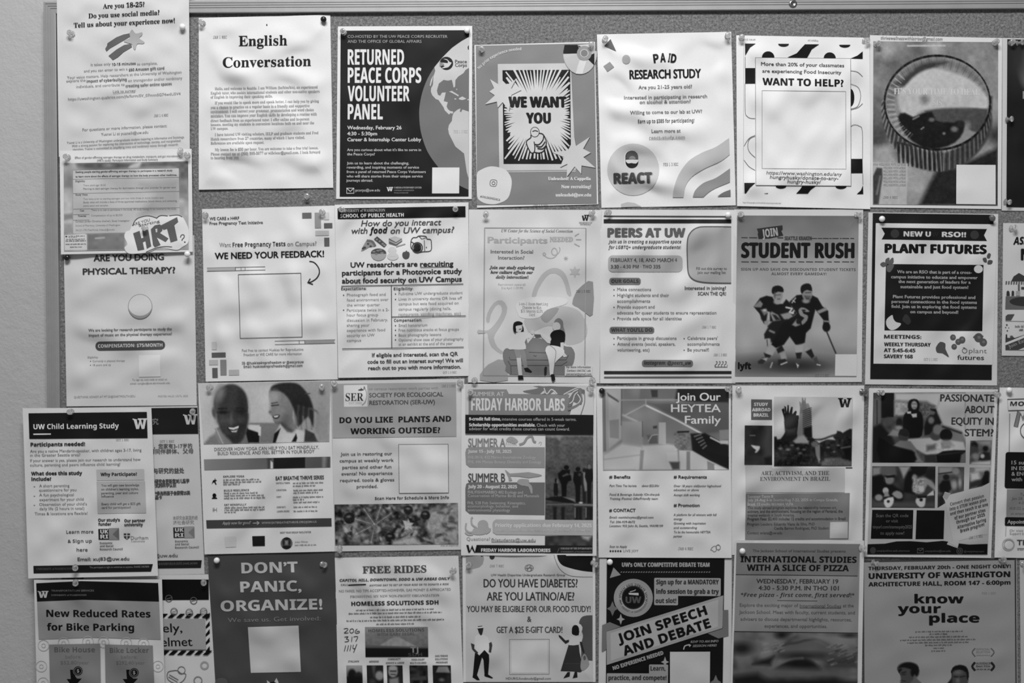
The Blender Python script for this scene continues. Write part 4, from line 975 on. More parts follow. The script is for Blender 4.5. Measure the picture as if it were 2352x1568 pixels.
for q in ([(178, 398), (270, 455), (288, 408), (330, 450), (412, 400), (368, 482), (460, 497), (372, 540), (350, 685), (292, 605), (248, 655), (240, 600), (132, 626), (222, 545), (172, 510), (215, 480)],
          [(938, 925), (952, 1000), (1076, 918), (1016, 1025), (1085, 1060), (1018, 1100), (1128, 1196), (1002, 1175), (998, 1250), (940, 1185), (868, 1278), (875, 1160), (808, 1192), (845, 1100), (735, 1055), (880, 1040)]):
    poly([(x + 4, y + 5) for x, y in q], .35, 'paper_star'); poly(q, .9, 'paper_star')
TL([('WE WANT', 350, 862, 650), ('YOU', 508, 722, 795)], 92, .12, 'b', 'heading', heavy=6, slope=0)
H = 'pointing_hand'
poly([(505, 960), (540, 920), (545, 870), (580, 828), (620, 860), (625, 885), (660, 900), (685, 960), (670, 1040), (620, 1062), (560, 1062), (525, 1030)], .9, H, 4)
oval(582, 875, 42, 47, .12, H); oval(582, 875, 36, 41, .9, H)
for q in ([(545, 900), (545, 925), (508, 955), (512, 995), (545, 1058), (575, 1055), (582, 1010), (575, 960)], [(622, 885), (655, 895), (683, 950), (680, 1000), (660, 1045), (620, 1062), (575, 1055)], [(582, 985), (620, 985), (655, 945), (662, 905)], [(592, 1000), (640, 1005), (675, 960)], [(605, 1020), (650, 1025), (678, 1000)], [(560, 870), (585, 862), (610, 870)]): stroke(q, 9, .12, H, sm=4)
poly(ell_pts(985, 175, 148, 176, 60, 180, n=20) + [(985, 175)], .82, 'compact_disc'); poly([(840, 185), (838, 150), (850, 90), (965, 90), (980, 125), (965, 168)], .1, 'compact_disc'); poly([(838, 172), (960, 168), (962, 190), (845, 215)], .86, 'compact_disc'); poly([(845, 212), (960, 185), (962, 195), (848, 224)], .12, 'compact_disc')
poly(ell_pts(990, 170, 150, 184, -8, 168, n=26)[:] + [(985, 170)], .84, 'compact_disc'); poly([(985, 230), (1050, 225), (1010, 350), (950, 350), (965, 290)], .95, 'compact_disc'); poly([(1040, 200), (1118, 165), (1118, 275)], .1, 'compact_disc'); poly([(970, 92), (1115, 78), (1118, 160), (1080, 150)], .9, 'compact_disc'); oval(1027, 165, 66, 66, .66, 'compact_disc'); ring(1027, 165, 34, 6, .9, 'compact_disc'); oval(1027, 165, 30, 30, .56, 'compact_disc')
TA('No prior experience needed', 460, 640, 500, 221, 270, 27, .92)
poly([(60, 1260), (95, 1215), (180, 1184), (270, 1195), (330, 1225), (372, 1300), (365, 1400), (330, 1480), (235, 1522), (150, 1520), (85, 1490), (62, 1440)], .96, 'sticker', 4)
stroke(smooth_pts([(182, 1315), (200, 1304), (230, 1308), (240, 1320), (236, 1350), (222, 1364), (190, 1360), (178, 1348)], True, 3), 5, .3, 'sticker', True); ring(210, 1334, 14, 5, .3, 'sticker'); TR('#UNLEASHEDACA', (88, 1462), (268, 1496), 20, .36, 'b', 'sticker')
TL([('Unleashed! A Cappella', 702, 1085, 1308), ('Now recruiting!', 820, 1086, 1380), ('unleashd@uw.edu', 770, 1090, 1454)], 29, .95, 's', 'contact_text', slope=0, heavy=1.5); stamp('JAN 2 8 REC', 568, 700, 1536, 20, .55)

# ================================================================== Q  social connection
F('Q', [1077, 481, 1382, 482, 1377, 880, 1075, 878], (1070, 470, 3.7344), (1.6, 1.6, 1.5, 1.5), .95,
  'pale social connection study flyer with two seated women on a sofa', amp=.5, seed=23)
poly([(165, 205), (1025, 205), (1025, 1460), (165, 1460)], .93, 'panel')
poly([(175, 1000), (185, 930), (240, 840), (310, 820), (355, 880), (330, 980), (270, 1080), (240, 1140), (270, 1220), (320, 1260), (300, 1280), (220, 1220), (190, 1140), (180, 1100), (105, 1105), (105, 1070), (165, 1080), (215, 1060), (280, 980), (310, 910), (295, 860), (255, 870), (215, 940), (200, 1010)], .8, 'pattern', 2)
poly([(565, 785), (590, 700), (650, 600), (720, 550), (790, 545), (850, 590), (885, 680), (905, 780), (870, 770), (850, 690), (815, 620), (765, 590), (710, 600), (660, 660), (620, 730), (600, 785)], .8, 'pattern', 3)
poly([(505, 980), (640, 960), (720, 890), (850, 870), (980, 920), (1040, 1060), (1000, 1170), (860, 1200), (850, 1080), (700, 1040), (560, 1100), (520, 1060)], .82, 'pattern', 4); poly([(640, 960), (700, 900), (800, 890), (700, 1010)], .68, 'pattern', 3)
poly([(430, 860), (470, 820), (600, 790), (840, 800), (860, 850), (700, 900), (620, 970), (480, 970), (440, 920)], .96, 'pattern', 4)
poly([(912, 850), (940, 760), (1000, 690), (1090, 660), (1088, 940), (1030, 930), (960, 880)], .64, 'pattern', 2); poly([(120, 1505), (160, 1400), (230, 1350), (320, 1330), (360, 1505)], .72, 'pattern', 2)
frame(155, 200, 1025, 1465, 7, .68)
logo_w(990, 86, 1058, 136, .1); TL([('DEPARTMENT OF', 970, 1085, 160), ('PSYCHOLOGY', 980, 1072, 175)], 13, .4, 'si', 'logo')
T('UW Center for the Science of Social Connection', 305, 916, 238, 26, .3, 'si', 'heading'); T('Participants', 190, 698, 330, 52, .75, 'n', 'heading', heavy=4); T('NEEDED', 722, 916, 318, 40, .76, 's', 'heading', heavy=3)
for q in ([(935, 270), (952, 259), (970, 248)], [(945, 300), (967, 300), (990, 300)], [(930, 335), (952, 347), (975, 358)]): stroke(q, 11, .72, 'pattern')
stroke([(660, 425), (670, 412), (685, 425), (672, 440), (664, 428), (700, 455), (745, 458), (780, 430), (780, 390), (755, 372), (735, 400), (750, 432), (790, 420), (808, 385), (800, 365)], 8, .74, 'pattern', sm=4); star(858, 462, 26, 9, 8, .7, 'pattern'); star(935, 575, 52, 26, 6, .82, 'pattern')
TL([('Interested in Social', 214, 576, 418), ('Interaction?', 278, 502, 470)], 31, .38, 'n', 'heading', heavy=1); TL([('Join our study exploring', 202, 590, 552), ('how culture affects our', 212, 576, 592), ('daily interaction!', 258, 535, 634)], 27, .3, 'si', 'heading', heavy=1.4)
TL([('Recruitment opens till', 278, 510, 694), ('31st April 11:59 PM', 305, 488, 724)], 19, .62); TL([('1-on-1 Zoom Meeting', 456, 704, 862), ('Chance to Win', 485, 646, 893), ('$20 Amazon Gift', 472, 660, 924), ('Card', 542, 592, 954)], 22, .34, 'm')
stamp('JAN 1 5 REC', 945, 1068, 752, 20, .4)
S = 'sofa_drawing'
poly([(318, 1270), (345, 1230), (400, 1235), (420, 1180), (560, 1140), (700, 1160), (860, 1215), (905, 1220), (935, 1275), (925, 1350), (900, 1400), (900, 1450), (800, 1460), (380, 1456), (345, 1380), (322, 1330)], .54, S, 2)
for q in ([(372, 1305), (380, 1330), (700, 1332), (860, 1330), (880, 1290)], [(362, 1340), (385, 1380), (600, 1378), (820, 1378), (870, 1345)], [(540, 1265), (700, 1270)], [(385, 1380), (388, 1450)]): stroke(q, 6, .36, S)
stroke([(580, 1290), (598, 1300), (606, 1290)], 5, .36, S)
A1, A2 = 'woman_drawing', 'woman_drawing#2'
poly([(432, 1290), (470, 1280), (480, 1420), (484, 1462), (452, 1462)], .86, A1); poly([(410, 1240), (500, 1235), (515, 1290), (530, 1400), (500, 1402), (470, 1290), (440, 1310)], .6, A1); poly([(410, 1240), (460, 1235), (470, 1310), (432, 1310)], .62, A1)
poly([(415, 1180), (425, 1120), (460, 1085), (500, 1095), (520, 1145), (505, 1180), (515, 1238), (410, 1240), (370, 1240), (362, 1215), (390, 1160)], .92, A1, 2); poly([(520, 1145), (530, 1190), (580, 1130), (600, 1110), (585, 1105), (540, 1150)], .9, A1); oval(572, 1092, 16, 18, .88, A1)
oval(455, 1050, 40, 44, .88, A1); poly([(405, 1040), (415, 1010), (450, 998), (485, 1012), (480, 1030), (430, 1040), (432, 1070), (425, 1100), (408, 1080)], .1, A1, 3); poly([(480, 1030), (492, 1050), (496, 1085), (470, 1088), (485, 1068)], .1, A1, 2); stroke([(455, 1068), (478, 1064)], 5, .35, A1)
poly([(448, 1464), (488, 1462), (496, 1498), (448, 1500)], .12, A1); poly([(498, 1400), (530, 1396), (568, 1430), (560, 1440), (510, 1430)], .15, A1)
poly([(820, 985), (838, 1050), (855, 1110), (845, 1190), (825, 1120), (805, 1050)], .56, A2, 2); poly([(760, 1010), (770, 985), (800, 972), (832, 1000), (830, 1050), (800, 1040)], .54, A2, 3); oval(778, 1045, 34, 38, .88, A2)
poly([(722, 1120), (745, 1085), (800, 1070), (845, 1090), (852, 1130), (845, 1178), (812, 1180), (808, 1225), (722, 1205), (735, 1150)], .1, A2, 2); poly([(725, 1150), (705, 1155), (650, 1115), (640, 1125), (700, 1185), (725, 1190)], .9, A2); poly([(812, 1182), (840, 1180), (838, 1260), (870, 1300), (840, 1308), (812, 1260)], .9, A2)
poly([(682, 1250), (700, 1210), (760, 1208), (830, 1230), (845, 1275), (800, 1320), (760, 1365), (752, 1440), (758, 1460), (722, 1460), (715, 1370), (700, 1300)], .95, A2, 2); stroke([(720, 1205), (770, 1250), (765, 1330), (750, 1450)], 5, .6, A2, sm=4); poly([(728, 1455), (758, 1450), (768, 1500), (745, 1518), (735, 1500)], .14, A2); poly([(672, 1405), (682, 1385), (696, 1392), (692, 1450), (678, 1465), (672, 1455)], .2, A2)
poly([(585, 1110), (640, 1112), (648, 1130), (600, 1135)], .4, 'woman_drawing/cup')
poly([(850, 1385), (1085, 1380), (1085, 1465), (848, 1465)], .95, 'panel'); TL([('For more information', 862, 1070, 1402), ('Contact UWCSSC Lab', 868, 1070, 1432), ('uwcsocial@gmail.com', 860, 1076, 1462)], 19, .22, 'b', 'contact_text')

# ================================================================== R  harbor labs
F('R', [1060, 882, 1370, 880, 1370, 1276, 1059, 1275], (1055, 870, 3.7788), (4.4, 4.2, 4.4, 4.4), 1.0,
  'summer marine labs flyer with a lakeside group photo and sea creature drawings', amp=.35, seed=24)
quad([(52, 52), (1165, 58), (1165, 312), (52, 312)], .9, 'panel'); poly([(80, 90), (410, 90), (430, 130), (945, 132), (990, 180), (960, 310), (80, 308)], .6, 'panel')
for q in ([(550, 105), (640, 90), (690, 75), (640, 64), (740, 66), (700, 130), (600, 125)], [(730, 65), (860, 66), (1000, 70), (1080, 85), (1085, 150), (1040, 100), (900, 135), (850, 130), (830, 95), (790, 130), (710, 132), (745, 120)],
          [(945, 220), (980, 130), (1040, 85), (1060, 160), (1030, 200), (950, 245)]): poly(q, .52, 'kelp_drawing', 2)
for q in ([(905, 135), (950, 110), (1030, 75), (1080, 90)], [(950, 165), (990, 110), (1040, 88)], [(955, 215), (985, 190), (1000, 140), (1030, 110)], [(1000, 240), (1040, 200), (1050, 170), (1025, 130)], [(735, 78), (760, 130), (800, 90), (850, 130)]): stroke(q, 9, .92, 'kelp_drawing', sm=4)
poly([(960, 310), (990, 200), (1060, 230), (1088, 100), (1160, 70), (1165, 312)], .94, 'kelp_drawing'); poly([(950, 250), (1010, 225), (1060, 180), (1028, 95), (1060, 80), (1062, 140), (1072, 195), (1020, 245), (945, 275)], .56, 'kelp_drawing', 2); stroke([(1085, 95), (1088, 200), (1055, 310)], 7, .5, 'kelp_drawing', sm=4)
T('SUMMER AT', 112, 388, 148, 36, .85, 'n', 'heading', slope=.003, heavy=1); T('FRIDAY HARBOR LABS', 104, 914, 274, 105, .96, 'b', 'heading', slope=.004, heavy=1.5)
quad([(52, 310), (1164, 314), (1163, 482), (52, 474)], .14, 'panel#2')
T('9-credit full time,', 85, 360, 360, 26, .95, 'b', slope=.004, heavy=1); T('intensive courses offered in 5-week terms.', 370, 1016, 362, 26, .8, slope=.004)
T('Scholarship opportunities available.', 85, 660, 412, 26, .95, 'b', slope=.004, heavy=1); T('Check with your', 672, 916, 414, 26, .85, slope=.004); T('advisor for what credits these courses can count toward.', 85, 958, 446, 26, .82, slope=.004)
T('SUMMER A', 78, 398, 588, 72, .6, 'n', 'heading', slope=0, heavy=2); poly([(52, 640), (60, 605), (90, 590), (742, 592), (742, 770), (90, 766), (58, 740)], .66, 'panel#3')
TL([('June 15 - July 18, 2025', 76, 452, 642)], 28, .92, 'b', 'body_text', slope=.003, heavy=1); TL([('FHL/BIOL 432 Marine Invertebrate Zoology', 76, 662, 692), ('FHL 446 Marine Botany: Diversity and Ecology', 76, 710, 732)], 25, .84, slope=.003)
T('SUMMER B', 78, 396, 892, 72, .38, 'n', 'heading', slope=0, heavy=2); poly([(52, 950), (60, 910), (90, 895), (742, 898), (740, 1180), (90, 1170), (54, 1140)], .5, 'panel#4')
TL([('July 20 - August 22, 2025', 76, 500, 948)], 28, .95, 'b', 'body_text', slope=.003, heavy=1); TL([('FHL/FISH/MARBIO 402 Ecology and', 74, 552, 995), ('Conservation of Marine Birds and Mammals', 74, 692, 1026), ('FHL 528 Fish Swimming: Kinematics,', 72, 575, 1088), ('ecomorphology, behavior, and', 72, 508, 1116), ('environmental physiology', 72, 440, 1150)], 25, .82, slope=.003)
poly([(405, 530), (440, 500), (480, 510), (510, 540), (480, 560), (440, 550)], .74, 'sea_creature_drawing', 3); stroke([(520, 570), (560, 555), (590, 510), (630, 500), (645, 540), (665, 548)], 20, .66, 'sea_creature_drawing', sm=4)
for k in range(6): stroke([(440 + 8 * k, 520), (410 + 14 * k, 545 + 4 * (k % 3)), (405 + 18 * k, 570)], 5, .8, 'sea_creature_drawing')
poly([(395, 785), (440, 820), (520, 815), (600, 808), (690, 825), (720, 835), (690, 845), (600, 858), (520, 845), (440, 842), (460, 880), (430, 885), (425, 850)], .7, 'sea_creature_drawing#2'); poly([(500, 900), (520, 870), (570, 868), (605, 875), (600, 900), (630, 930), (635, 990), (620, 990), (600, 935), (540, 925)], .72, 'sea_creature_drawing#3', 2); stroke([(690, 560), (700, 545), (715, 548), (705, 575)], 5, .82, 'sea_creature_drawing')
p = Pic([(748, 482), (1162, 484), (1160, 1225), (744, 1222)], .38); p.grad(0, 480, 0, 900, .42, .36).noise(60, .04, 2).noise(10, .02, 3).poly([(750, 480), (1160, 484), (1160, 492), (900, 496), (870, 530), (840, 500), (800, 510), (750, 495)], .66, 14)
p.poly([(744, 1060), (1162, 1075), (1160, 1225), (744, 1222)], .3, 10).noise(18, .05, 5).poly([(742, 1040), (800, 1022), (900, 1018), (990, 1060), (1005, 1080), (900, 1072), (760, 1052)], .1, 6).poly([(900, 1025), (1000, 1040), (1005, 1065)], .55, 6).line([(1000, 1090), (1160, 1095)], 12, .6, 6).line([(760, 1090), (990, 1085)], 8, .5, 6)
def stand(x, y0, y1, w, tone, lean=0):
    p.ell(x + lean, y0 + 18, w * .36, 20, tone, 4).poly([(x - w * .6 + lean, y0 + 40), (x + w * .5 + lean, y0 + 38), (x + w * .72, y0 + 120), (x + w * .35, y0 + 170), (x + w * .3, y1), (x - w * .32, y1), (x - w * .4, y0 + 170), (x - w * .75, y0 + 110)], tone, 5)
stand(910, 750, 1020, 62, .07, 20); p.poly([(855, 820), (900, 785), (970, 840), (975, 880), (900, 905), (860, 860)], .07, 6).poly([(890, 840), (935, 815), (960, 830), (900, 850)], .34, 5)
stand(838, 865, 1012, 28, .1); p.ell(852, 890, 8, 16, .5, 4); stand(1030, 765, 1075, 58, .09); p.ell(1045, 830, 14, 14, .3, 6); stand(1085, 775, 1075, 44, .16); p.poly([(1075, 810), (1108, 810), (1140, 960), (1090, 975), (1078, 900)], .62, 7); stand(1128, 738, 1080, 52, .12); p.ell(1128, 760, 16, 22, .5, 5).ell(1055, 1074, 16, 8, .92, 4)
for x in (830, 900, 1020, 1050, 1110, 1140): p.poly([(x - 16, 1110), (x + 16, 1110), (x + 12, 1222), (x - 14, 1222)], .1, 8, 0, .85)
for x in (1005, 1100): p.line([(x, 1120), (x, 1200)], 8, .6, 6)
p.done()
poly([(300, 1230), (320, 1218), (1160, 1225), (1158, 1358), (320, 1350), (290, 1330), (288, 1250)], .8, 'panel#5'); T('Priority applications due February 14, 2025', 312, 1148, 1286, 32, .97, 'b', 'heading', slope=.003, heavy=1); T('https://fhl.uw.edu/courses/applying-for-our-fhl-courses', 312, 1142, 1322, 25, .9, slope=.003)
O_ = 'octopus_drawing'
oval(205, 1265, 46, 42, .78, O_); poly([(160, 1290), (210, 1300), (240, 1270), (262, 1310), (220, 1345), (150, 1352), (110, 1335), (130, 1290)], .78, O_, 3)
for q in ([(150, 1320), (90, 1330), (55, 1300), (60, 1250)], [(150, 1290), (110, 1260), (105, 1210), (118, 1200)], [(230, 1340), (260, 1320), (268, 1295)], [(120, 1345), (80, 1350), (50, 1330)]): stroke(q, 14, .78, O_, sm=4)
T('Questions?', 62, 268, 1402, 29, .66, slope=.003); T('fhlstudents@uw.edu', 278, 662, 1412, 30, .5, slope=.003); rect(278, 1412, 662, 1416, .5, 'body_text')
p = Pic([(744, 1362), (1158, 1358), (1156, 1512), (742, 1512)], .3, 'photo#2'); p.noise(40, .08, 5).poly([(1060, 1360), (1150, 1360), (1120, 1400), (1075, 1385)], .8, 14).done()
quad([(170, 1440), (742, 1440), (1156, 1462), (1156, 1512)][0:1] + [(1156, 1446), (1156, 1512), (150, 1506)], .17, 'panel#6'); poly([(60, 1440), (80, 1440), (92, 1492), (112, 1440), (135, 1500), (150, 1440), (178, 1440), (150, 1506), (128, 1506), (108, 1470), (92, 1506), (78, 1506)], .12, 'logo')
T('FRIDAY HARBOR LABORATORIES', 190, 790, 1500, 28, .97, 'b', 'footer', slope=.004, heavy=1.2); T('COLLEGE OF THE ENVIRONMENT', 880, 1152, 1478, 15, .8, 's', 'footer', slope=.003); T('UNIVERSITY of WASHINGTON', 882, 1148, 1506, 12, .5, 's', 'footer', slope=.003); stroke([(868, 1465), (850, 1506)], 4, .5, 'footer')

# ================================================================== S  diabetes
F('S', [1062, 1252, 1367, 1252, 1368, 1566, 1064, 1566], (1050, 1270, 5.2618), (1.5, 1.5, 1.4, 1.4), .99,
  'diabetes food study flyer with drawings of a hatted man and a long-skirted woman', amp=.45, seed=25)
quad([(105, 20), (1638, 20), (1640, 1556), (108, 1556)], .9)
poly([(105, 20), (318, 20), (325, 70), (310, 130), (270, 170), (200, 190), (106, 205)], .68, 'pattern'); oval(422, 40, 32, 38, .24, 'pattern'); stamp('JAN 7 REC', 392, 565, 170, 28, .4); oval(298, 38, 14, 5, .2, 'pattern')
poly(smooth_pts([(1205, 20), (1225, 90), (1280, 150), (1400, 190), (1520, 215), (1636, 228)], False, 4) + [(1638, 20)], .09, 'pattern'); stroke([(1170, 20), (1190, 90), (1240, 190), (1330, 260), (1450, 285), (1636, 288)], 5, .3, 'pattern', sm=5)
ring(870, 180, 50, 8, .5, 'logo', 40); ring(870, 180, 28, 7, .55, 'logo', 38); stroke([(820, 180), (920, 180)], 6, .55, 'logo'); stroke([(850, 195), (880, 160), (900, 200)], 9, .5, 'logo'); T('UW Health Disparities Undergraduate Research Group', 410, 1305, 276, 26, .4, 'n', 'heading', heavy=.6)
TL([('DO YOU HAVE DIABETES?', 322, 1455, 412), ('ARE YOU LATINO/A/E?', 360, 1415, 570)], 98, .27, 'n', 'heading', heavy=3); T('YOU MAY BE ELIGIBLE FOR OUR FOOD STUDY!', 118, 1612, 710, 72, .32, 'n', 'heading', heavy=2.5); T('&', 848, 896, 830, 66, .32, 'n', 'heading', heavy=2.5); T('GET A $25 E-GIFT CARD!', 478, 1270, 962, 74, .32, 'n', 'heading', heavy=2.5)
poly(smooth_pts([(1500, 1290), (1500, 1100), (1520, 1000), (1490, 900), (1475, 830), (1510, 770), (1570, 752), (1636, 750)], False, 4) + [(1636, 1300)], .38, 'pattern')
stroke([(632, 1042), (1115, 1040), (1112, 1462), (634, 1466)], 7, .42, 'border', True); poly([(655, 1065), (1090, 1062), (1090, 1445), (660, 1448)], .95, 'panel'); T('HDURG.foodstudy@gmail.com', 590, 1132, 1528, 28, .38, 'n', 'contact_text', heavy=.8)
Mn = 'man_drawing'
poly([(215, 1205), (260, 1210), (330, 1170), (385, 1220), (388, 1300), (375, 1470), (330, 1470), (318, 1290), (300, 1260), (240, 1475), (190, 1470), (205, 1300)], .1, Mn); poly([(190, 1470), (240, 1470), (275, 1535), (240, 1535), (185, 1500)], .1, Mn); poly([(325, 1468), (375, 1465), (435, 1505), (420, 1515), (335, 1490)], .1, Mn)
poly([(215, 1010), (240, 985), (320, 985), (370, 1015), (395, 1080), (385, 1225), (330, 1168), (268, 1235), (225, 1190), (205, 1110)], .96, Mn); poly([(165, 1085), (212, 1105), (205, 1150), (255, 1200), (240, 1225), (180, 1160)], .28, Mn); poly([(385, 1085), (415, 1072), (425, 1110), (410, 1200), (380, 1195), (388, 1140)], .28, Mn)
poly([(245, 905), (318, 905), (310, 950), (300, 985), (285, 995), (262, 960)], .2, Mn); poly([(238, 888), (305, 878), (320, 900), (240, 910)], .97, Mn); stroke([(248, 888), (305, 880)], 9, .2, Mn)
Wn = 'woman_drawing'
poly([(1350, 1095), (1470, 1095), (1480, 1200), (1530, 1405), (1490, 1440), (1400, 1430), (1250, 1425), (1290, 1290)], .24, Wn); stroke([(1290, 1335), (1490, 1335)], 5, .34, Wn); poly([(1335, 1435), (1365, 1435), (1360, 1490), (1285, 1512), (1290, 1500)], .16, Wn); poly([(1420, 1435), (1450, 1435), (1455, 1500), (1395, 1512), (1400, 1500)], .16, Wn)
poly([(1360, 1060), (1375, 1000), (1440, 985), (1500, 1000), (1508, 1060), (1470, 1105), (1350, 1110)], .93, Wn, 2); poly([(1500, 960), (1515, 900), (1490, 860), (1450, 850), (1410, 870), (1385, 960), (1400, 1000), (1480, 1000)], .94, Wn, 2); oval(1430, 925, 44, 58, .13, Wn); poly([(1385, 950), (1400, 880), (1440, 868), (1470, 900), (1470, 990), (1400, 985)], .12, Wn, 2)
poly([(1230, 1010), (1225, 985), (1255, 1000), (1310, 1055), (1350, 1045), (1352, 1070), (1310, 1095), (1265, 1050)], .2, Wn); poly([(1480, 1070), (1505, 1070), (1540, 1190), (1530, 1215), (1500, 1160)], .2, Wn)
poly([(1505, 1260), (1540, 1215), (1570, 1260), (1598, 1340), (1560, 1395), (1510, 1420), (1490, 1370)], .66, 'woman_drawing/bag', 2); oval(1540, 1265, 16, 28, .4, 'woman_drawing/bag')

# ================================================================== T  paid research study
F('T', [1371, 79, 1679.5, 73, 1690, 471.5, 1381.5, 477], (1370, 60, 3.6455), (1.7, 1.9, 1.4, 1.5), 1.03,
  'white paid research study flyer with a round logo and curved grey bands', amp=.85, seed=26, curl=(0, 1.2))
poly([(118, 108), (65, 165), (165, 210)], .42, 'pattern'); oval(249, 278, 34, 38, .75, 'pattern'); poly([(112, 298), (148, 342), (92, 382), (58, 335)], .64, 'pattern')
for c, x0, y, a in (('P', 482, 308, -.14), ('A', 536, 300, -.04), ('I', 598, 298, .05), ('D', 620, 302, .14)): TR(c, (x0, y), (x0 + (43 if c != 'I' else 12), y + 42 * a), 72, .1, 'b', 'heading', 1.5)
T('RESEARCH STUDY', 280, 874, 436, 72, .1, 'n', 'heading', heavy=3.5)
TL([('Are you 21-25 years old?', 352, 800, 522), ('Interested in participating in research', 232, 926, 606), ('on alcohol & attention?', 362, 788, 646), ('Willing to come to our lab at UW?', 282, 884, 732), ('Learn more at', 462, 704, 890)], 29, .48, 'n', heavy=.8); T('Earn up to $385 for participating!', 348, 820, 808, 31, .28, 'b'); T('react-study.com', 442, 740, 942, 27, .66); rect(440, 944, 740, 947, .66, 'body_text'); stamp('FEB 1 3 REC', 560, 685, 1168, 24, .56)
oval(308, 1200, 217, 218, .87, 'logo'); rrect(236, 1040, 345, 1188, 52, .98, 'logo'); rrect(242, 1042, 350, 1190, 53, .12, 'logo'); poly([(244, 1110), (250, 1075), (275, 1045), (320, 1045), (345, 1075), (350, 1115)], .38, 'logo'); poly(ell_pts(300, 1112, 28, 26, 180, 360, n=12), .6, 'logo'); poly([(246, 1118), (350, 1118), (348, 1132), (330, 1150), (290, 1145), (262, 1148)], .93, 'logo', 2)
TR('REACT', (156, 1320), (470, 1312), 84, .68, 'b', 'logo', 5); TR('REACT', (148, 1318), (462, 1310), 84, .3, 'b', 'logo', 5)
poly(smooth_pts([(638, 1432), (650, 1350), (690, 1240), (770, 1130), (880, 1060), (1000, 1010), (1110, 935)], False, 4) + smooth_pts([(1115, 1075), (1040, 1130), (900, 1195), (800, 1260), (745, 1340), (728, 1432)], False, 4), .83, 'pattern')
poly(smooth_pts([(806, 1430), (830, 1370), (900, 1310), (1000, 1270), (1118, 1190)], False, 4) + smooth_pts([(1118, 1305), (1000, 1355), (940, 1390), (895, 1430)], False, 4), .64, 'pattern'); poly(smooth_pts([(1012, 1426), (1060, 1392), (1122, 1368)], False, 4) + [(1124, 1424)], .5, 'pattern'); poly([(205, 1488), (260, 1472), (320, 1480), (375, 1508), (208, 1516)], .85, 'pattern')

# ================================================================== U  want to help
F('U', [1691, 81, 1997.4, 86.6, 1998.7, 480, 1693, 473], (1680, 70, 3.7333), (1.6, 1.6, 2.2, 2.2), 1.04,
  'white food insecurity flyer with a framed square and black geometric border', amp=.55, seed=27, curl=(1.2, 0))
for q in ([(116, 112), (208, 112), (160, 145), (118, 215)], [(118, 322), (203, 322), (203, 455), (118, 455)], [(480, 230), (560, 195), (600, 150), (630, 118), (752, 118), (690, 160), (648, 236)], [(1020, 240), (1080, 215), (1126, 178), (1126, 243)],
          [(1027, 1100), (1124, 1100), (1126, 1222), (1027, 1222)], [(110, 1306), (205, 1306), (160, 1345), (125, 1395), (112, 1395)], [(555, 1398), (590, 1360), (608, 1333), (725, 1333), (680, 1365), (655, 1398)], [(1075, 1402), (1110, 1370), (1128, 1325), (1131, 1402)]): poly(q, .08, 'geometric_border')
for cx, cy, r, a0 in ((447, 114, 46, 0), (315, 231, 54, 180), (972, 122, 48, 0), (843, 238, 52, 180), (425, 1332, 46, 0), (940, 1334, 48, 0)): poly(ell_pts(cx, cy, r, r * (.5 if a0 == 0 else .98), a0, a0 + 180, n=14), .08, 'geometric_border')
poly(ell_pts(1022, 575, 32, 75, -90, 90, n=16), .08, 'geometric_border')
G_ = 'geometric_border'
for q in ([(116, 455), (118, 690), (135, 735), (165, 752), (203, 754)], [(203, 898), (150, 925), (108, 990)], [(203, 905), (155, 930), (140, 985), (155, 1040), (203, 1088)], [(108, 1110), (150, 1165), (203, 1198)], [(1025, 345), (1080, 355), (1125, 395)], [(1025, 458), (1085, 485), (1108, 545), (1100, 610), (1075, 655), (1025, 672)], [(1125, 625), (1085, 660), (1025, 678)],
          [(1022, 825), (1050, 808), (1095, 818), (1122, 860), (1124, 1100)], [(118, 225), (118, 322)], [(1126, 1225), (1128, 1320)]): stroke(q, 4, .45, G_, sm=4)
poly([(203, 232), (1022, 240), (1026, 1332), (208, 1326)], 1.04, 'panel'); stroke([(205, 232), (1022, 240), (1026, 1332), (210, 1326)], 4, .3, 'border', True); stroke([(263, 515), (980, 523), (983, 1188), (263, 1183)], 4, .35, 'border', True); stroke([(105, 112), (102, 1395)], 3, .8, 'border')
TL([('More than 20% of your classmates', 255, 966, 308), ('are experiencing Food Insecurity', 265, 942, 368)], 30, .24, 'n', 'heading', heavy=1.2); T('WANT TO HELP?', 268, 960, 474, 60, .1, 'b', 'heading', heavy=2)
TL([('https://www.washington.edu/any', 300, 945, 1240), ('hungryhusky/donate-to-any-', 330, 915, 1276), ('hungry-husky/', 480, 765, 1310)], 30, .36, 'n', 'contact_text', shear=.15, heavy=.5); T('2/3/25, 10:46 AM', 105, 205, 84, 14, .5, 'n', 'footer'); T('ANTI_HUNGER.png', 655, 745, 92, 14, .45, 'n', 'footer'); T('https://drive.google.com/drive/folders/any-hungry-husky-flyer', 98, 428, 1482, 12, .55, 'n', 'footer'); poly([(280, 1396), (315, 1393), (312, 1399), (285, 1399)], .3, G_)

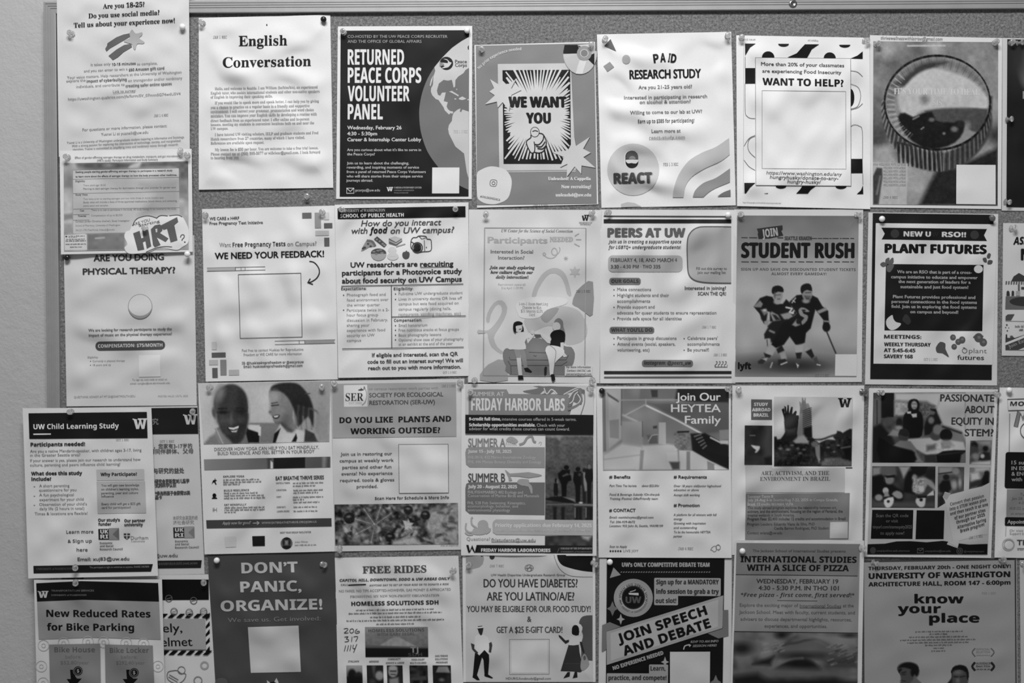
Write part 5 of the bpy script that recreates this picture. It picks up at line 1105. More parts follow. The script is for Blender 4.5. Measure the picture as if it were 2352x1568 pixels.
# ================================================================== V  glass dish photo
F('V', [1998, 80.7, 2302, 87.4, 2299.5, 480, 1998, 476], (1990, 70, 3.732), (1.6, 1.6, 1.5, 1.5), .98,
  'full photo poster of a fluted glass dish seen from above', amp=.3, seed=31)
p = Pic([(60, 92), (1130, 100), (1125, 1500), (55, 1490)], .6, 'photo', 1.4)
p.noise(150, .14, 2).noise(60, .05, 3).ell(240, 250, 40, 90, .36, 40).ell(80, 880, 120, 160, .36, 60).ell(1120, 880, 90, 90, .26, 50).ell(1080, 640, 80, 140, .66, 60).poly([(350, 125), (680, 122), (680, 136), (350, 138)], .84, 5).ell(190, 170, 90, 60, .76, 50)
p.poly([(55, 1000), (200, 990), (260, 1120), (520, 1200), (580, 1210), (440, 1500), (55, 1495)], .7, 30).noise(90, .05, 6)
p.poly([(600, 1200), (760, 1180), (1130, 1000), (1130, 1500), (450, 1500), (520, 1370)], .16, 24)
# the fluted outside of the dish
p.poly([(150, 620), (180, 800), (220, 960), (330, 1100), (420, 1170), (560, 1205), (700, 1195), (860, 1130), (980, 1020), (1070, 860), (1075, 700), (1055, 560), (800, 1000), (400, 1000)], .3, 10, 3)
rim = ell_pts(608, 618, 452, 402, n=90)
for k in range(64):
    a = math.radians(-5 + k * 190 / 63); x0, y0 = 608 + 452 * math.cos(a), 618 + 402 * math.sin(a); x1, y1 = 600 + 470 * math.cos(a), 660 + 545 * math.sin(a)
    p.line([(x0, y0), (x1, y1)], 7, (.55 if k < 26 else .7) if k % 2 else .12, 4, .75)
p.ell(608, 618, 452, 402, .62, 5)
# inside wall, light disc, dark contents
p.poly(ell_pts(608, 640, 440, 400, 175, 365, n=40) + [(1000, 480), (800, 330), (600, 300), (440, 380), (320, 480), (250, 560)], .5, 16)
for k in range(44):
    a = math.radians(165 + k * 195 / 43); p.line([(608 + 435 * math.cos(a), 618 + 386 * math.sin(a)), (608 + 370 * math.cos(a), 640 + 320 * math.sin(a))], 5, .3 if k % 2 else .68, 4, .5)
p.poly([(210, 470), (330, 400), (450, 300), (560, 270), (700, 270), (600, 310), (430, 380), (330, 480)], .26, 16)
p.poly([(270, 560), (330, 480), (430, 380), (560, 325), (700, 350), (850, 400), (960, 480), (1035, 570), (1030, 670), (880, 660), (640, 665), (470, 690), (400, 740), (300, 700)], .84, 14, 3).noise(45, .03, 11, p.mask([(270, 480), (1040, 480), (1040, 670), (270, 700)], 20)).ell(500, 590, 40, 40, .56, 24)
p.poly([(500, 690), (650, 668), (900, 664), (1040, 672), (1030, 780), (960, 880), (820, 830), (600, 770)], .33, 10).ell(850, 850, 30, 60, .6, 20, 20)
p.poly([(270, 740), (330, 705), (400, 742), (480, 710), (560, 700), (600, 770), (740, 790), (830, 790), (830, 870), (760, 960), (620, 1010), (480, 1000), (330, 890)], .09, 10, 2).ell(560, 765, 26, 18, .42, 8).ell(755, 845, 30, 24, .5, 12).ell(665, 882, 14, 12, .5, 6).line([(470, 845), (490, 830)], 12, .55, 5).line([(400, 760), (450, 735)], 12, .6, 6).ell(800, 800, 40, 30, .16, 10)
for k in range(28):
    a = math.radians(125 + k * 95 / 27); p.line([(608 + 430 * math.cos(a), 618 + 380 * math.sin(a)), (608 + 370 * math.cos(a), 625 + 320 * math.sin(a))], 8, .8 if k % 2 else .42, 5, .8)
for i in range(90):
    a, b = rim[i], rim[(i + 1) % 90]; w = 11 + 9 * abs(math.sin(math.radians(i * 4 + 30))); p.line([a, b], w, .08 if i % 3 else .2, 4)
for k in range(10):
    x = 250 + k * 38; p.line([(x + 20, 960 + 8 * k), (x + 30, 1140 + 7 * k)], 16, .1, 6, .8).line([(x + 42, 980 + 8 * k), (x + 50, 1170 + 4 * k)], 7, .7, 4, .8)
p.noise(9, .02, 9)
p.poly([(355, 1140), (345, 1495), (55, 1492), (55, 1130)], .8, 5).poly([(90, 1175), (135, 1180), (138, 1250), (105, 1490), (58, 1490), (55, 1250)], .28, 8).line([(120, 1250), (90, 1400)], 12, .6, 10); p.noise(25, .03, 14).done()
T("IT'S YOUR TIME TO HEAL", 236, 970, 550, 52, .93, 's', 'heading', slope=.01); T('SIS', 568, 648, 642, 44, .9, 's', 'heading')
TL([('FIND WELLNESS WITH LATRIAE', 58, 340, 1158)] + [('WELLNESS WITH LATRIAE', 145, 338, 1187 + 29.5 * k) for k in range(6)], 19, .5, 's', 'body_text', slope=0); stamp('JAN 6 REC', 145, 268, 1440, 20, .4)
quad([(772, 1150), (1108, 1152), (1108, 1490), (770, 1486)], .98, 'panel'); T('thrivewellnesswithlatriae@gmail.com', 120, 650, 82, 30, .42, 'n', 'contact_text', shear=.2)

# ================================================================== W  peers
F('W', [1379, 481, 1691.5, 482, 1689, 880, 1378, 880], (1370, 470, 3.7333), (1.6, 1.6, 1.5, 1.5), .97,
  'peer support group flyer with dark double rules and rounded grey labels', amp=.65, seed=32)
for q, t in (([(62, 92), (1156, 96), (1156, 108), (62, 104)], .3), ([(62, 124), (1156, 126), (1156, 158), (62, 158)], .14), ([(65, 1425), (1158, 1425), (1158, 1450), (65, 1452)], .2), ([(65, 1473), (1158, 1471), (1158, 1485), (65, 1487)], .44)): quad(q, t, 'double_rule')
T('PEERS AT UW', 98, 758, 276, 74, .42, 'b', 'heading', heavy=5, slope=0); TL([('Join us in creating a supportive space', 102, 728, 330), ('for LGBTQ+ undergraduate students!', 102, 724, 378)], 28, .28, 'bi', 'heading', slope=0)
poly(smooth_pts([(1155, 190), (960, 188), (870, 195), (810, 235), (780, 310), (780, 480), (790, 590), (830, 640), (900, 662), (1000, 670), (1155, 672)], False, 4), .75, 'rounded_panel'); stroke([(1155, 190), (960, 188), (870, 195), (810, 235), (780, 310), (780, 480), (790, 590), (830, 640), (900, 662), (1000, 670), (1155, 672)], 10, .4, 'rounded_panel', sm=6)
TL([('Fill out this survey to', 856, 1118, 558), ('join our mailing list', 866, 1108, 592)], 23, .38, 'n', 'rounded_panel', slope=0, heavy=.5)
rrect(100, 434, 738, 576, 40, .74, 'label_pill'); T('FEBRUARY 4, 18, AND MARCH 4', 124, 690, 490, 32, .3, 'n', 'label_pill', slope=0, heavy=1); T('3:30 - 4:30 PM · THO 335', 122, 548, 546, 30, .22, 'b', 'label_pill', slope=0)
for (x0, y0, x1, y1), s, a, b, y, st in (((110, 626, 380, 686), 'OUR GOALS:', 128, 368, 670, 'b'), ((112, 1046, 496, 1104), "WHAT YOU'LL DO:", 126, 486, 1088, 'b'), ((390, 1330, 828, 1388), 'instagram: @peers_uw', 408, 812, 1370, 'bi')): rrect(x0, y0, x1, y1, 24, .5, 'label_pill'); T(s, a, b, y, 30, .2, st, 'label_pill', slope=0, heavy=1)
TL([('Make connections', 178, 468, 738), ('Highlight students and their', 178, 622, 788), ('accomplishments', 178, 460, 838), ('Provide support and', 178, 498, 888), ('advocate for queer students to ensure representation', 178, 1028, 938), ('Provide safe space for all identities', 178, 730, 988), ('Participate in group discussions', 178, 686, 1156), ('Attend events (social, speakers,', 178, 676, 1206), ('volunteering, etc)', 178, 455, 1256), ("Celebrate peers'", 780, 1040, 1156), ('accomplishments', 780, 1055, 1206), ('Be yourself!', 780, 964, 1256)], 27, .48, 'n', slope=0, heavy=.4)
for x, y in ((150, 729), (150, 778), (150, 878), (150, 978), (150, 1147), (150, 1196), (752, 1147), (752, 1246)): oval(x, y, 5, 5, .3, 'body_text')
TL([('Interested in joining?', 758, 1110, 728), ('SCAN THE QR!', 870, 1110, 776)], 29, .3, 'n', 'subheading', slope=0, heavy=1); stamp('JAN 1 7 REC', 905, 1025, 1058, 20, .6); stamp('JAN 1 3 REC', 1005, 1118, 1296, 20, .55)
for k in range(4): stroke([(1020 + 26 * k, 1390), (1020 + 26 * k, 1372), (1032 + 26 * k, 1362), (1036 + 26 * k, 1345), (1024 + 26 * k, 1345)], 5, .4, 'logo', sm=3)
stroke([(1015, 1375), (1015, 1390), (1122, 1390), (1122, 1370)], 5, .4, 'logo')

# ================================================================== X  hockey
F('X', [1686, 481, 1982.6, 481, 1979.4, 877, 1681, 878], (1680, 470, 3.7344), (1.6, 1.6, 1.5, 1.5), .93,
  'grey student ticket flyer with a photo of two ice hockey players', amp=.35, seed=33)
p = Pic([(50, 92), (1092, 96), (1072, 1475), (30, 1470)], .7, 'photo', 1.4); p.grad(0, 92, 0, 620, .5, .72).noise(260, .05, 1).noise(120, .03, 5).grad(0, 1150, 0, 1480, 0, 0, 0).poly([(30, 1300), (300, 1290), (1090, 1290), (1075, 1480), (30, 1475)], .52, 90).ell(420, 1370, 330, 60, .3, 60).ell(560, 1380, 160, 40, .2, 40)
# far player
p.poly([(350, 790), (390, 850), (440, 850), (470, 810), (500, 840), (560, 930), (470, 1000), (330, 1000), (330, 920), (265, 900), (250, 950), (240, 930), (192, 875), (210, 850), (245, 800), (300, 780)], .09, 6)
p.poly([(192, 870), (245, 820), (270, 850), (250, 890), (200, 880)], .55, 6).poly([(200, 880), (250, 880), (310, 930), (300, 1000), (280, 1020), (255, 980), (245, 935)], .11, 7).poly([(250, 900), (300, 890), (310, 930), (280, 950)], .5, 8).ell(285, 905, 16, 10, .8, 6).poly([(280, 1000), (330, 985), (310, 1030), (285, 1030)], .6, 6)
p.ell(398, 775, 42, 58, .62, 6).poly([(345, 740), (355, 705), (400, 692), (440, 710), (446, 750), (400, 745), (365, 765), (350, 760)], .1, 5, 2).ell(392, 832, 30, 22, .66, 8).line([(380, 775), (420, 772)], 6, .3, 4).line([(395, 810), (415, 808)], 6, .3, 4).ell(372, 775, 8, 24, .4, 6)
p.poly([(330, 930), (345, 915), (400, 945), (430, 1000), (360, 1005)], .58, 7).poly([(350, 940), (380, 945), (420, 985), (380, 990)], .16, 6)
p.poly([(420, 940), (500, 920), (530, 960), (470, 1010)], .6, 8).line([(470, 880), (520, 890), (500, 920), (530, 930)], 14, .85, 5).line([(520, 870), (545, 900), (520, 930)], 12, .85, 5)
p.poly([(310, 1040), (350, 1000), (480, 980), (520, 1080), (420, 1190), (340, 1180)], .12, 8).poly([(280, 1110), (310, 1060), (360, 1060), (370, 1140), (285, 1150)], .11, 7).line([(330, 1080), (365, 1095)], 16, .6, 8).line([(305, 1160), (310, 1215)], 8, .3, 4)
p.poly([(300, 1220), (340, 1190), (380, 1240), (350, 1290), (290, 1285)], .68, 8).poly([(278, 1270), (340, 1290), (330, 1310), (290, 1310)], .16, 6).poly([(225, 1345), (270, 1310), (300, 1330), (270, 1365), (232, 1365)], .2, 7).poly([(260, 1320), (310, 1312), (300, 1340)], .7, 6)
# near player
p.poly([(500, 830), (560, 775), (610, 770), (640, 830), (690, 775), (740, 800), (780, 870), (830, 910), (835, 990), (840, 1060), (810, 1085), (785, 1060), (790, 990), (745, 930), (720, 900), (690, 1020), (680, 1060), (640, 1100), (630, 1180), (590, 1215), (550, 1200), (500, 1130), (450, 1200), (380, 1230), (340, 1200), (380, 1130), (440, 1010), (540, 950), (560, 930), (500, 850)], .09, 6)
p.poly([(732, 912), (810, 878), (822, 905), (750, 935)], .6, 6).poly([(790, 990), (842, 995), (842, 1010), (788, 1005)], .55, 5).ell(815, 1050, 34, 40, .09, 6)
p.ell(650, 760, 45, 62, .58, 6).poly([(592, 735), (600, 695), (640, 675), (680, 685), (692, 740), (650, 730), (620, 745), (605, 765)], .1, 5, 2).ell(640, 825, 32, 20, .62, 8).line([(635, 755), (680, 752)], 7, .25, 4).poly([(625, 780), (680, 785), (665, 815), (640, 812)], .3, 9).line([(645, 792), (668, 792)], 5, .5, 3)
p.line([(520, 840), (550, 800)], 10, .75, 4).line([(528, 820), (545, 835)], 8, .8, 4)
p.poly([(575, 905), (600, 880), (640, 890), (670, 915), (640, 920), (610, 910), (620, 935), (655, 950), (650, 990), (610, 1030), (600, 1000), (625, 970), (590, 950)], .58, 5, 2).poly([(600, 900), (630, 898), (640, 910), (612, 915)], .16, 4).poly([(520, 1030), (560, 980), (575, 1000), (590, 1030), (550, 1045)], .62, 7).ell(575, 1000, 20, 24, .14, 6)
p.poly([(340, 1200), (380, 1230), (350, 1290), (300, 1270), (320, 1220)], .72, 9).poly([(545, 1205), (620, 1190), (610, 1270), (550, 1275)], .72, 8).poly([(550, 1270), (605, 1265), (595, 1320), (560, 1320)], .14, 6).poly([(385, 1240), (430, 1200), (455, 1250), (400, 1275)], .16, 6).poly([(415, 1275), (460, 1260), (475, 1320), (430, 1340)], .66, 8).poly([(400, 1330), (460, 1320), (480, 1350), (420, 1385), (400, 1370)], .18, 6).line([(425, 1370), (475, 1350)], 10, .85, 5).poly([(550, 1330), (590, 1330), (585, 1360), (555, 1365)], .3, 6).poly([(555, 1360), (580, 1375), (568, 1400)], .85, 5)
p.poly([(640, 1215), (680, 1235), (640, 1260), (620, 1240)], .68, 8).poly([(635, 1260), (685, 1235), (712, 1300), (690, 1320)], .14, 6).poly([(700, 1320), (730, 1300), (755, 1370), (720, 1365)], .3, 7).line([(735, 1370), (760, 1375)], 10, .8, 4).line([(335, 1395), (350, 1355)], 10, .75, 5)
p.line([(818, 1090), (855, 1180), (895, 1272)], 13, .24, 4).done()
poly([(218, 205), (438, 176), (440, 215), (428, 225), (446, 265), (330, 290), (232, 295), (225, 250), (230, 240)], .22, 'banner'); TR('JOIN', (268, 282), (400, 264), 68, .74, 'b', 'banner', 1.5)
T('SEATTLE KRAKEN', 456, 688, 304, 32, .22, 'b', 'heading', slope=0, heavy=1.5); T('STUDENT RUSH', 88, 1050, 454, 126, .09, 'b', 'heading', slope=.003, heavy=6)
for y, xs in ((282, ((85, 140), (152, 222), (395, 445))), (289, ((690, 735), (785, 835), (865, 920), (950, 1010))), (289, ((740, 780), (840, 860), (930, 945), (1020, 1052))), (490, ((85, 150), (165, 230), (255, 320), (345, 400), (420, 475), (500, 550), (575, 625), (640, 700), (715, 790), (820, 860), (880, 930), (950, 1010), (1020, 1050)))):
    for a, b in xs: stroke([(a, y), (b, y + 1)], 8, .25, 'broken_rule')
TL([('SIGN UP AND SAVE ON DISCOUNTED STUDENT TICKETS', 82, 1066, 566), ('ALMOST EVERY GAMEDAY!', 342, 815, 604)], 23, .3, 'b', 'subheading', slope=.004)
TR('lyft', (58, 1408), (166, 1408), 52, .08, 'b', 'logo', 3); stamp('OCT 3 0 REC', 716, 838, 1474, 20, .4); quad([(892, 1282), (1078, 1282), (1074, 1468), (888, 1466)], .93, 'panel')

# ================================================================== Y  plants
F('Y', [1994.7, 487.4, 2292.8, 491.4, 2290, 885, 1986.7, 882.4], (1980, 470, 3.7339), (1.6, 1.6, 1.4, 1.4), .93,
  'plant society flyer with dark bands, a ribbon heading and vegetables', amp=.45, seed=34)
poly([(92, 72), (1128, 86), (1112, 1502), (70, 1494)], .12, 'panel'); poly([(118, 158), (1160, 168), (1118, 1372), (98, 1362)], .95, 'panel#2'); poly([(165, 196), (1072, 208), (1046, 262), (1072, 312), (168, 298), (195, 248)], .12, 'ribbon')
T('NEW U', 358, 588, 272, 42, .9, 'b', 'ribbon', heavy=2); T('W', 600, 655, 273, 38, .18, 'b', 'ribbon'); T('RSO!!', 686, 890, 276, 42, .9, 'b', 'ribbon', heavy=2); oval(282, 248, 37, 37, .26, 'ribbon'); oval(965, 258, 37, 37, .26, 'ribbon')
T('PLANT FUTURES', 198, 1064, 416, 74, .1, 'b', 'heading', heavy=6); poly([(205, 508), (1042, 516), (1032, 1084), (192, 1078)], .12, 'panel#3')
TL([('We are an RSO that is part of a cross-', 302, 940, 590), ('campus initiative to educate and empower', 250, 990, 634), ('the next generation of leaders for a', 312, 930, 674), ('sustainable and just food system!', 330, 910, 718), ('Plant Futures provides professional and', 266, 970, 804), ('personal connections in the food systems', 254, 984, 846), ('field. Join us in exploring the food systems', 252, 982, 888), ('on campus and beyond!', 414, 824, 932)], 26, .72, 'n', heavy=1.2)
TL([('MEETINGS:', 190, 508, 1148), ('WEEKLY THURSDAY', 190, 588, 1214), ('AT 5:45-6:45', 188, 456, 1264), ('SAVERY 168', 188, 434, 1316)], 31, .2, 'b', 'subheading', heavy=2)
for q in ([(155, 510), (185, 490), (215, 515), (180, 535)], [(200, 500), (205, 465), (235, 455), (228, 505)], [(225, 510), (245, 465), (268, 455), (268, 500)], [(215, 520), (275, 515), (245, 575), (215, 570)]): poly(q, .4, 'leaf_drawing', 3)
for q in ([(1070, 440), (1085, 415), (1105, 425), (1095, 460), (1075, 460)], [(1035, 460), (1065, 455), (1070, 495), (1045, 490)], [(1075, 510), (1085, 475), (1120, 480), (1110, 510)]): poly(q, .36, 'leaf_drawing#2', 3)
oval(998, 552, 38, 34, .95, 'bulb_drawing'); poly([(258, 945), (210, 985), (212, 1040), (250, 1075), (300, 1060), (335, 1020), (290, 1005), (268, 975)], .9, 'garlic_drawing', 3); poly([(345, 985), (370, 940), (400, 955), (420, 1000), (395, 1030), (365, 1010)], .24, 'berry_drawing', 3)
poly([(640, 1210), (670, 1175), (715, 1190), (715, 1235), (745, 1300), (735, 1305), (690, 1275), (645, 1270), (632, 1235)], .36, 'mushroom_drawing', 2)
for x, y, r in ((780, 1138, 25), (790, 1218, 24), (825, 1175, 25), (858, 1158, 28), (1000, 1140, 38), (1040, 1180, 32)): oval(x, y, r, r * 1.05, .38, 'berry_drawing#2'); oval(x + 3, y - 4, r * .4, r * .36, .5, 'berry_drawing#2')
stroke([(955, 1140), (990, 1110), (1040, 1130)], 12, .4, 'berry_drawing#2', sm=3); T('plant', 916, 1070, 1272, 40, .46, 'n', 'logo'); T('futures', 818, 1045, 1330, 40, .28, 'n', 'logo', heavy=1.5); ring(880, 1252, 20, 6, .4, 'logo'); stroke([(865, 1225), (880, 1225), (885, 1245)], 5, .4, 'logo'); stamp('OCT 0 1 REC', 530, 648, 1338, 22, .5)

# ================================================================== Z  tea shop jobs (the shop's cartoon figure is left out)
F('Z', [1370, 887, 1678.6, 887, 1680.4, 1281, 1375, 1280], (1365, 875, 3.7788), (2.2, 2.2, 4.4, 4.4), .99,
  'tea shop recruitment flyer headed by a photo of a bright shop interior', amp=.45, seed=35)
p = Pic([(68, 66), (1168, 66), (1168, 768), (76, 774)], .56, 'photo', 1.5); p.noise(90, .04, 2)
p.poly([(68, 60), (240, 60), (235, 500), (76, 640)], .74, 12).line([(85, 80), (92, 600)], 26, .5, 8).line([(115, 100), (118, 600)], 12, .66, 6).line([(238, 70), (236, 380)], 10, .4, 5).poly([(130, 340), (215, 330), (215, 500), (135, 490)], .6, 6).poly([(400, 60), (720, 60), (700, 150), (390, 170)], .5, 10).poly([(490, 76), (550, 76), (550, 140), (500, 140)], .28, 6).poly([(110, 100), (215, 170), (210, 185), (120, 130)], .36, 6)
p.poly([(720, 60), (1170, 60), (1170, 195), (880, 180), (700, 165)], .18, 12).poly([(460, 190), (1170, 185), (1170, 430), (960, 460), (820, 380)], .42, 14).line([(210, 165), (450, 162), (720, 162)], 10, .68, 5).line([(452, 212), (700, 330), (945, 462)], 15, .92, 5).line([(270, 295), (440, 205)], 9, .76, 5).line([(250, 295), (370, 350)], 12, .8, 10).line([(448, 160), (448, 205)], 10, .7, 5)
p.poly([(240, 350), (420, 350), (424, 560), (240, 540)], .66, 10).line([(418, 350), (420, 480)], 9, .4, 4).poly([(560, 358), (620, 358), (622, 550), (558, 545)], .78, 4).poly([(455, 470), (545, 460), (550, 540), (480, 545)], .42, 8).line([(470, 520), (500, 470), (550, 462)], 8, .75, 4).poly([(510, 390), (545, 385), (545, 410), (510, 412)], .3, 6)
p.poly([(420, 560), (640, 545), (720, 560), (740, 770), (360, 772)], .84, 12).poly([(690, 450), (730, 430), (830, 440), (830, 595), (735, 600), (700, 560)], .5, 10).noise(16, .09, 4, p.mask([(690, 450), (830, 440), (830, 595), (700, 600)], 8)).poly([(720, 435), (825, 430), (822, 445), (720, 450)], .16, 4)
p.poly([(835, 455), (960, 450), (1090, 520), (1168, 560), (1168, 760), (1000, 690), (850, 600)], .14, 8)
for k in range(5): p.line([(870 + 18 * k, 480 + 26 * k), (925 + 12 * k, 462 + 24 * k)], 13, .55, 4, .8)
p.line([(1010, 490), (1090, 530)], 15, .85, 5).poly([(1085, 425), (1168, 420), (1168, 500), (1090, 510)], .62, 5).poly([(1090, 515), (1165, 515), (1165, 545), (1095, 545)], .85, 6).poly([(940, 600), (1168, 660), (1168, 760), (1090, 725)], .12, 10)
p.poly([(735, 600), (850, 605), (1000, 690), (1160, 768), (740, 772)], .86, 6).poly([(800, 610), (832, 610), (832, 770), (800, 770)], .58, 4).poly([(980, 692), (1045, 720), (1045, 770), (982, 770)], .6, 4).poly([(1040, 728), (1160, 768), (1045, 770)], .92, 4)
p.poly([(630, 620), (720, 615), (725, 740), (660, 750), (640, 700)], .88, 8).poly([(650, 700), (740, 700), (740, 765), (680, 768)], .34, 10).poly([(76, 640), (240, 540), (420, 565), (400, 772), (76, 774)], .84, 16).line([(80, 680), (400, 640)], 8, .7, 8).poly([(390, 772), (400, 600), (432, 600), (418, 772)], .62, 6).done()
TL([('Join Our', 712, 1096, 168), ('HEYTEA', 668, 1096, 268), ('Family', 788, 1098, 368)], 66, .96, 'n', 'heading', slope=0, heavy=1.8)
TL([('# Benefits', 130, 312, 844), ('# Requirements', 690, 976, 844), ('# CONTACT', 130, 358, 1134), ('# Promotion', 690, 914, 1090)], 27, .2, 'n', 'subheading', slope=0, heavy=1.4)
TL([('Part Time Tea barista', 132, 366, 916), ('about $22.5/hr', 412, 562, 916), ('Food & Beverage Subsidy /On-the-job', 132, 565, 992), ('Training /Festival Gifts/Friendly team', 132, 550, 1028), ('Over 18 years old/junior highschool', 688, 1098, 918), ('education or above', 688, 906, 952), ('Accept shift working', 688, 914, 996), ('A platform for all winners with full', 688, 1058, 1168), ('energy', 688, 762, 1204), ('Growing with inspiration', 688, 966, 1242), ('and outstanding', 688, 890, 1280), ('To be the honourable HEYTEA', 688, 1008, 1318), ('partner', 688, 762, 1354)], 19, .4, 'n', slope=0, shear=.2, heavy=.5)
TL([('Email: seattleheytea@gmail.com', 132, 512, 1190), ('Tel: 206-939-8672', 132, 352, 1230), ('Location: 933 John St, Seattle, WA98109', 132, 594, 1264), ('Scan to Apply', 132, 282, 1444)], 19, .4, 'n', 'contact_text', slope=0, shear=.2, heavy=.5)
for k in range(5): oval(140 + 22 * k, 1474, 8, 8, .28, 'footer')
T('LIVE JOY', 252, 384, 1482, 20, .5, 'n', 'footer', slope=0); stamp('JAN 4 REC', 728, 858, 1464, 22, .5); ring(1075, 1442, 20, 4, .5, 'doodle'); stroke([(1010, 1465), (1025, 1440), (1055, 1430), (1060, 1465), (1040, 1480), (1025, 1468), (1010, 1465)], 4, .5, 'doodle', sm=3); stroke([(1062, 1425), (1080, 1418), (1095, 1445), (1075, 1470)], 4, .55, 'doodle', sm=3)

# ================================================================== AA  study abroad
F('AA', [1682, 885, 1985, 885, 1981, 1275, 1679, 1274], (1675, 875, 4.0738), (1.6, 1.6, 1.5, 1.5), .97,
  'study abroad flyer with a photo of a large bird raising its wings', amp=.65, seed=36)
quad([(205, 170), (400, 172), (400, 360), (205, 360)], .4, 'panel'); TL([('STUDY', 232, 362, 232), ('ABROAD', 214, 385, 282), ('BRAZIL', 228, 368, 332)], 30, .9, 'b', 'panel', slope=0, heavy=1)
p = Pic([(145, 414), (402, 416), (402, 784), (142, 782)], .22, 'photo#2'); p.noise(60, .07, 3).poly([(340, 420), (402, 416), (402, 700), (330, 700), (310, 560)], .3, 30).line([(195, 508), (240, 508)], 10, .5, 4).poly([(205, 600), (225, 600), (250, 605), (285, 610), (280, 640), (255, 668), (240, 665), (250, 645), (225, 625)], .85, 6, 3).poly([(330, 720), (402, 700), (402, 784), (340, 784)], .1, 16).done()
p = Pic([(420, 145), (1158, 150), (1145, 795), (418, 795)], .84, 'photo', 1.3); p.noise(120, .035, 7).ell(1000, 330, 160, 70, .9, 50)
p.poly([(418, 520), (440, 518), (450, 545), (480, 540), (520, 490), (640, 500), (780, 530), (840, 580), (1000, 500), (1010, 465), (1040, 470), (1060, 485), (1100, 460), (1130, 445), (1150, 450), (1146, 800), (418, 800)], .14, 7).noise(24, .09, 3, p.mask([(418, 560), (1150, 520), (1146, 795), (418, 795)], 20)).noise(10, .05, 5, p.mask([(418, 560), (1150, 520), (1146, 795), (418, 795)], 20))
for x, y, r in ((480, 630, 16), (590, 600, 14), (550, 640, 20), (660, 675, 16), (700, 640, 14), (640, 630, 12), (925, 620, 12), (1020, 600, 14), (980, 660, 10), (640, 560, 30)): p.ell(x, y, r, r * .6, .5, 8)
p.poly([(870, 540), (970, 520), (990, 550), (920, 545)], .8, 8).poly([(860, 760), (900, 720), (1040, 712), (1100, 740), (1145, 745), (1145, 795), (865, 795)], .44, 14).noise(8, .06, 8, p.mask([(860, 720), (1145, 730), (1145, 795), (865, 795)], 12)).poly([(800, 600), (850, 590), (865, 700), (840, 765), (810, 690)], .55, 7).poly([(850, 600), (890, 640), (880, 740), (850, 720)], .1, 8).ell(800, 590, 34, 26, .46, 8).poly([(1060, 610), (1140, 600), (1140, 740), (1090, 720)], .08, 10).line([(1050, 625), (1130, 612)], 16, .42, 8)
p.poly([(514, 380), (648, 380), (646, 520), (640, 560), (520, 540), (505, 520), (524, 470)], .15, 7).poly([(530, 450), (620, 440), (620, 490), (540, 500)], .27, 24)
p.poly([(490, 265), (512, 250), (520, 300), (515, 232), (530, 240), (538, 300), (545, 222), (556, 225), (560, 300), (580, 240), (594, 242), (590, 310), (620, 275), (632, 285), (625, 320), (650, 320), (652, 345), (640, 430), (560, 450), (520, 440), (512, 340)], .1, 2.5)
p.poly([(655, 190), (668, 195), (675, 250), (680, 155), (692, 155), (700, 210), (706, 155), (716, 158), (716, 215), (740, 205), (750, 230), (764, 270), (772, 360), (772, 480), (775, 525), (700, 530), (640, 560), (635, 480), (655, 330), (662, 260)], .56, 4)
for k in range(9):
    p.line([(532 + 11 * k, 470), (520 + 15 * k, 310 + 3 * abs(k - 4))], 3, .32, 3, .6)
for k in range(16):
    y = 250 + 18 * k; p.line([(690, y + 30), (730, y + 12), (768, y)], 7, .14, 4, .9)
for k in range(6): p.line([(665 + 11 * k, 300), (672 + 9 * k, 180 + 10 * abs(k - 3))], 5, .34, 4, .7)
p.poly([(700, 440), (772, 420), (776, 528), (700, 528)], .1, 8).poly([(640, 520), (700, 505), (745, 560), (740, 585), (620, 580), (600, 560)], .72, 12).line([(740, 545), (860, 545), (960, 510), (1050, 488)], 16, .14, 6, 1, 3).line([(800, 555), (900, 528), (990, 495)], 5, .55, 4).done()
logo_w(1018, 158, 1145, 245, .08); rect(1090, 806, 1152, 815, .2, 'border')
poly([(150, 790), (402, 792), (402, 815), (1080, 812), (1080, 1040), (155, 1040)], .85, 'panel#2'); TL([('ART, ACTIVISM, AND THE', 298, 936, 878), ('ENVIRONMENT IN BRAZIL', 288, 944, 932)], 37, .34, 's', 'heading', slope=-.002); quad([(155, 1052), (1128, 1046), (1115, 1478), (148, 1484)], .55, 'panel#3')
TL([('Summer Term B', 172, 412, 1092), ('July 24-Aug 6 in Seattle/Aug 7-22, 2025 in Campo Grande,', 172, 1018, 1124), ('Brazil. 12 credits I&S/A&H, VLPA', 172, 598, 1164)], 26, .8, 'n', slope=-.002, heavy=.6)
TL([('This study abroad program explores the relationship between art,', 172, 1004, 1196), ('activism, and the environment, focusing on the region of Pantanal, the', 172, 1060, 1230), ('tropical wetlands in South America.', 172, 610, 1266), ('Program Fees: $2,400 includes 12 credits and accommodation in Brazil', 170, 1088, 1300), ('Program Leaders: Eduardo Viana da Silva, PhD', 168, 800, 1350), ('Cecilia Barron Rodriguez, PhD Student', 420, 932, 1388)], 26, .26, 'n', slope=-.003, heavy=.6); T('Contact: eviana@uw.edu', 168, 495, 1432, 26, .28, 'n', 'contact_text', heavy=.6); quad([(944, 1318), (1110, 1316), (1108, 1470), (940, 1470)], .85, 'panel#4')

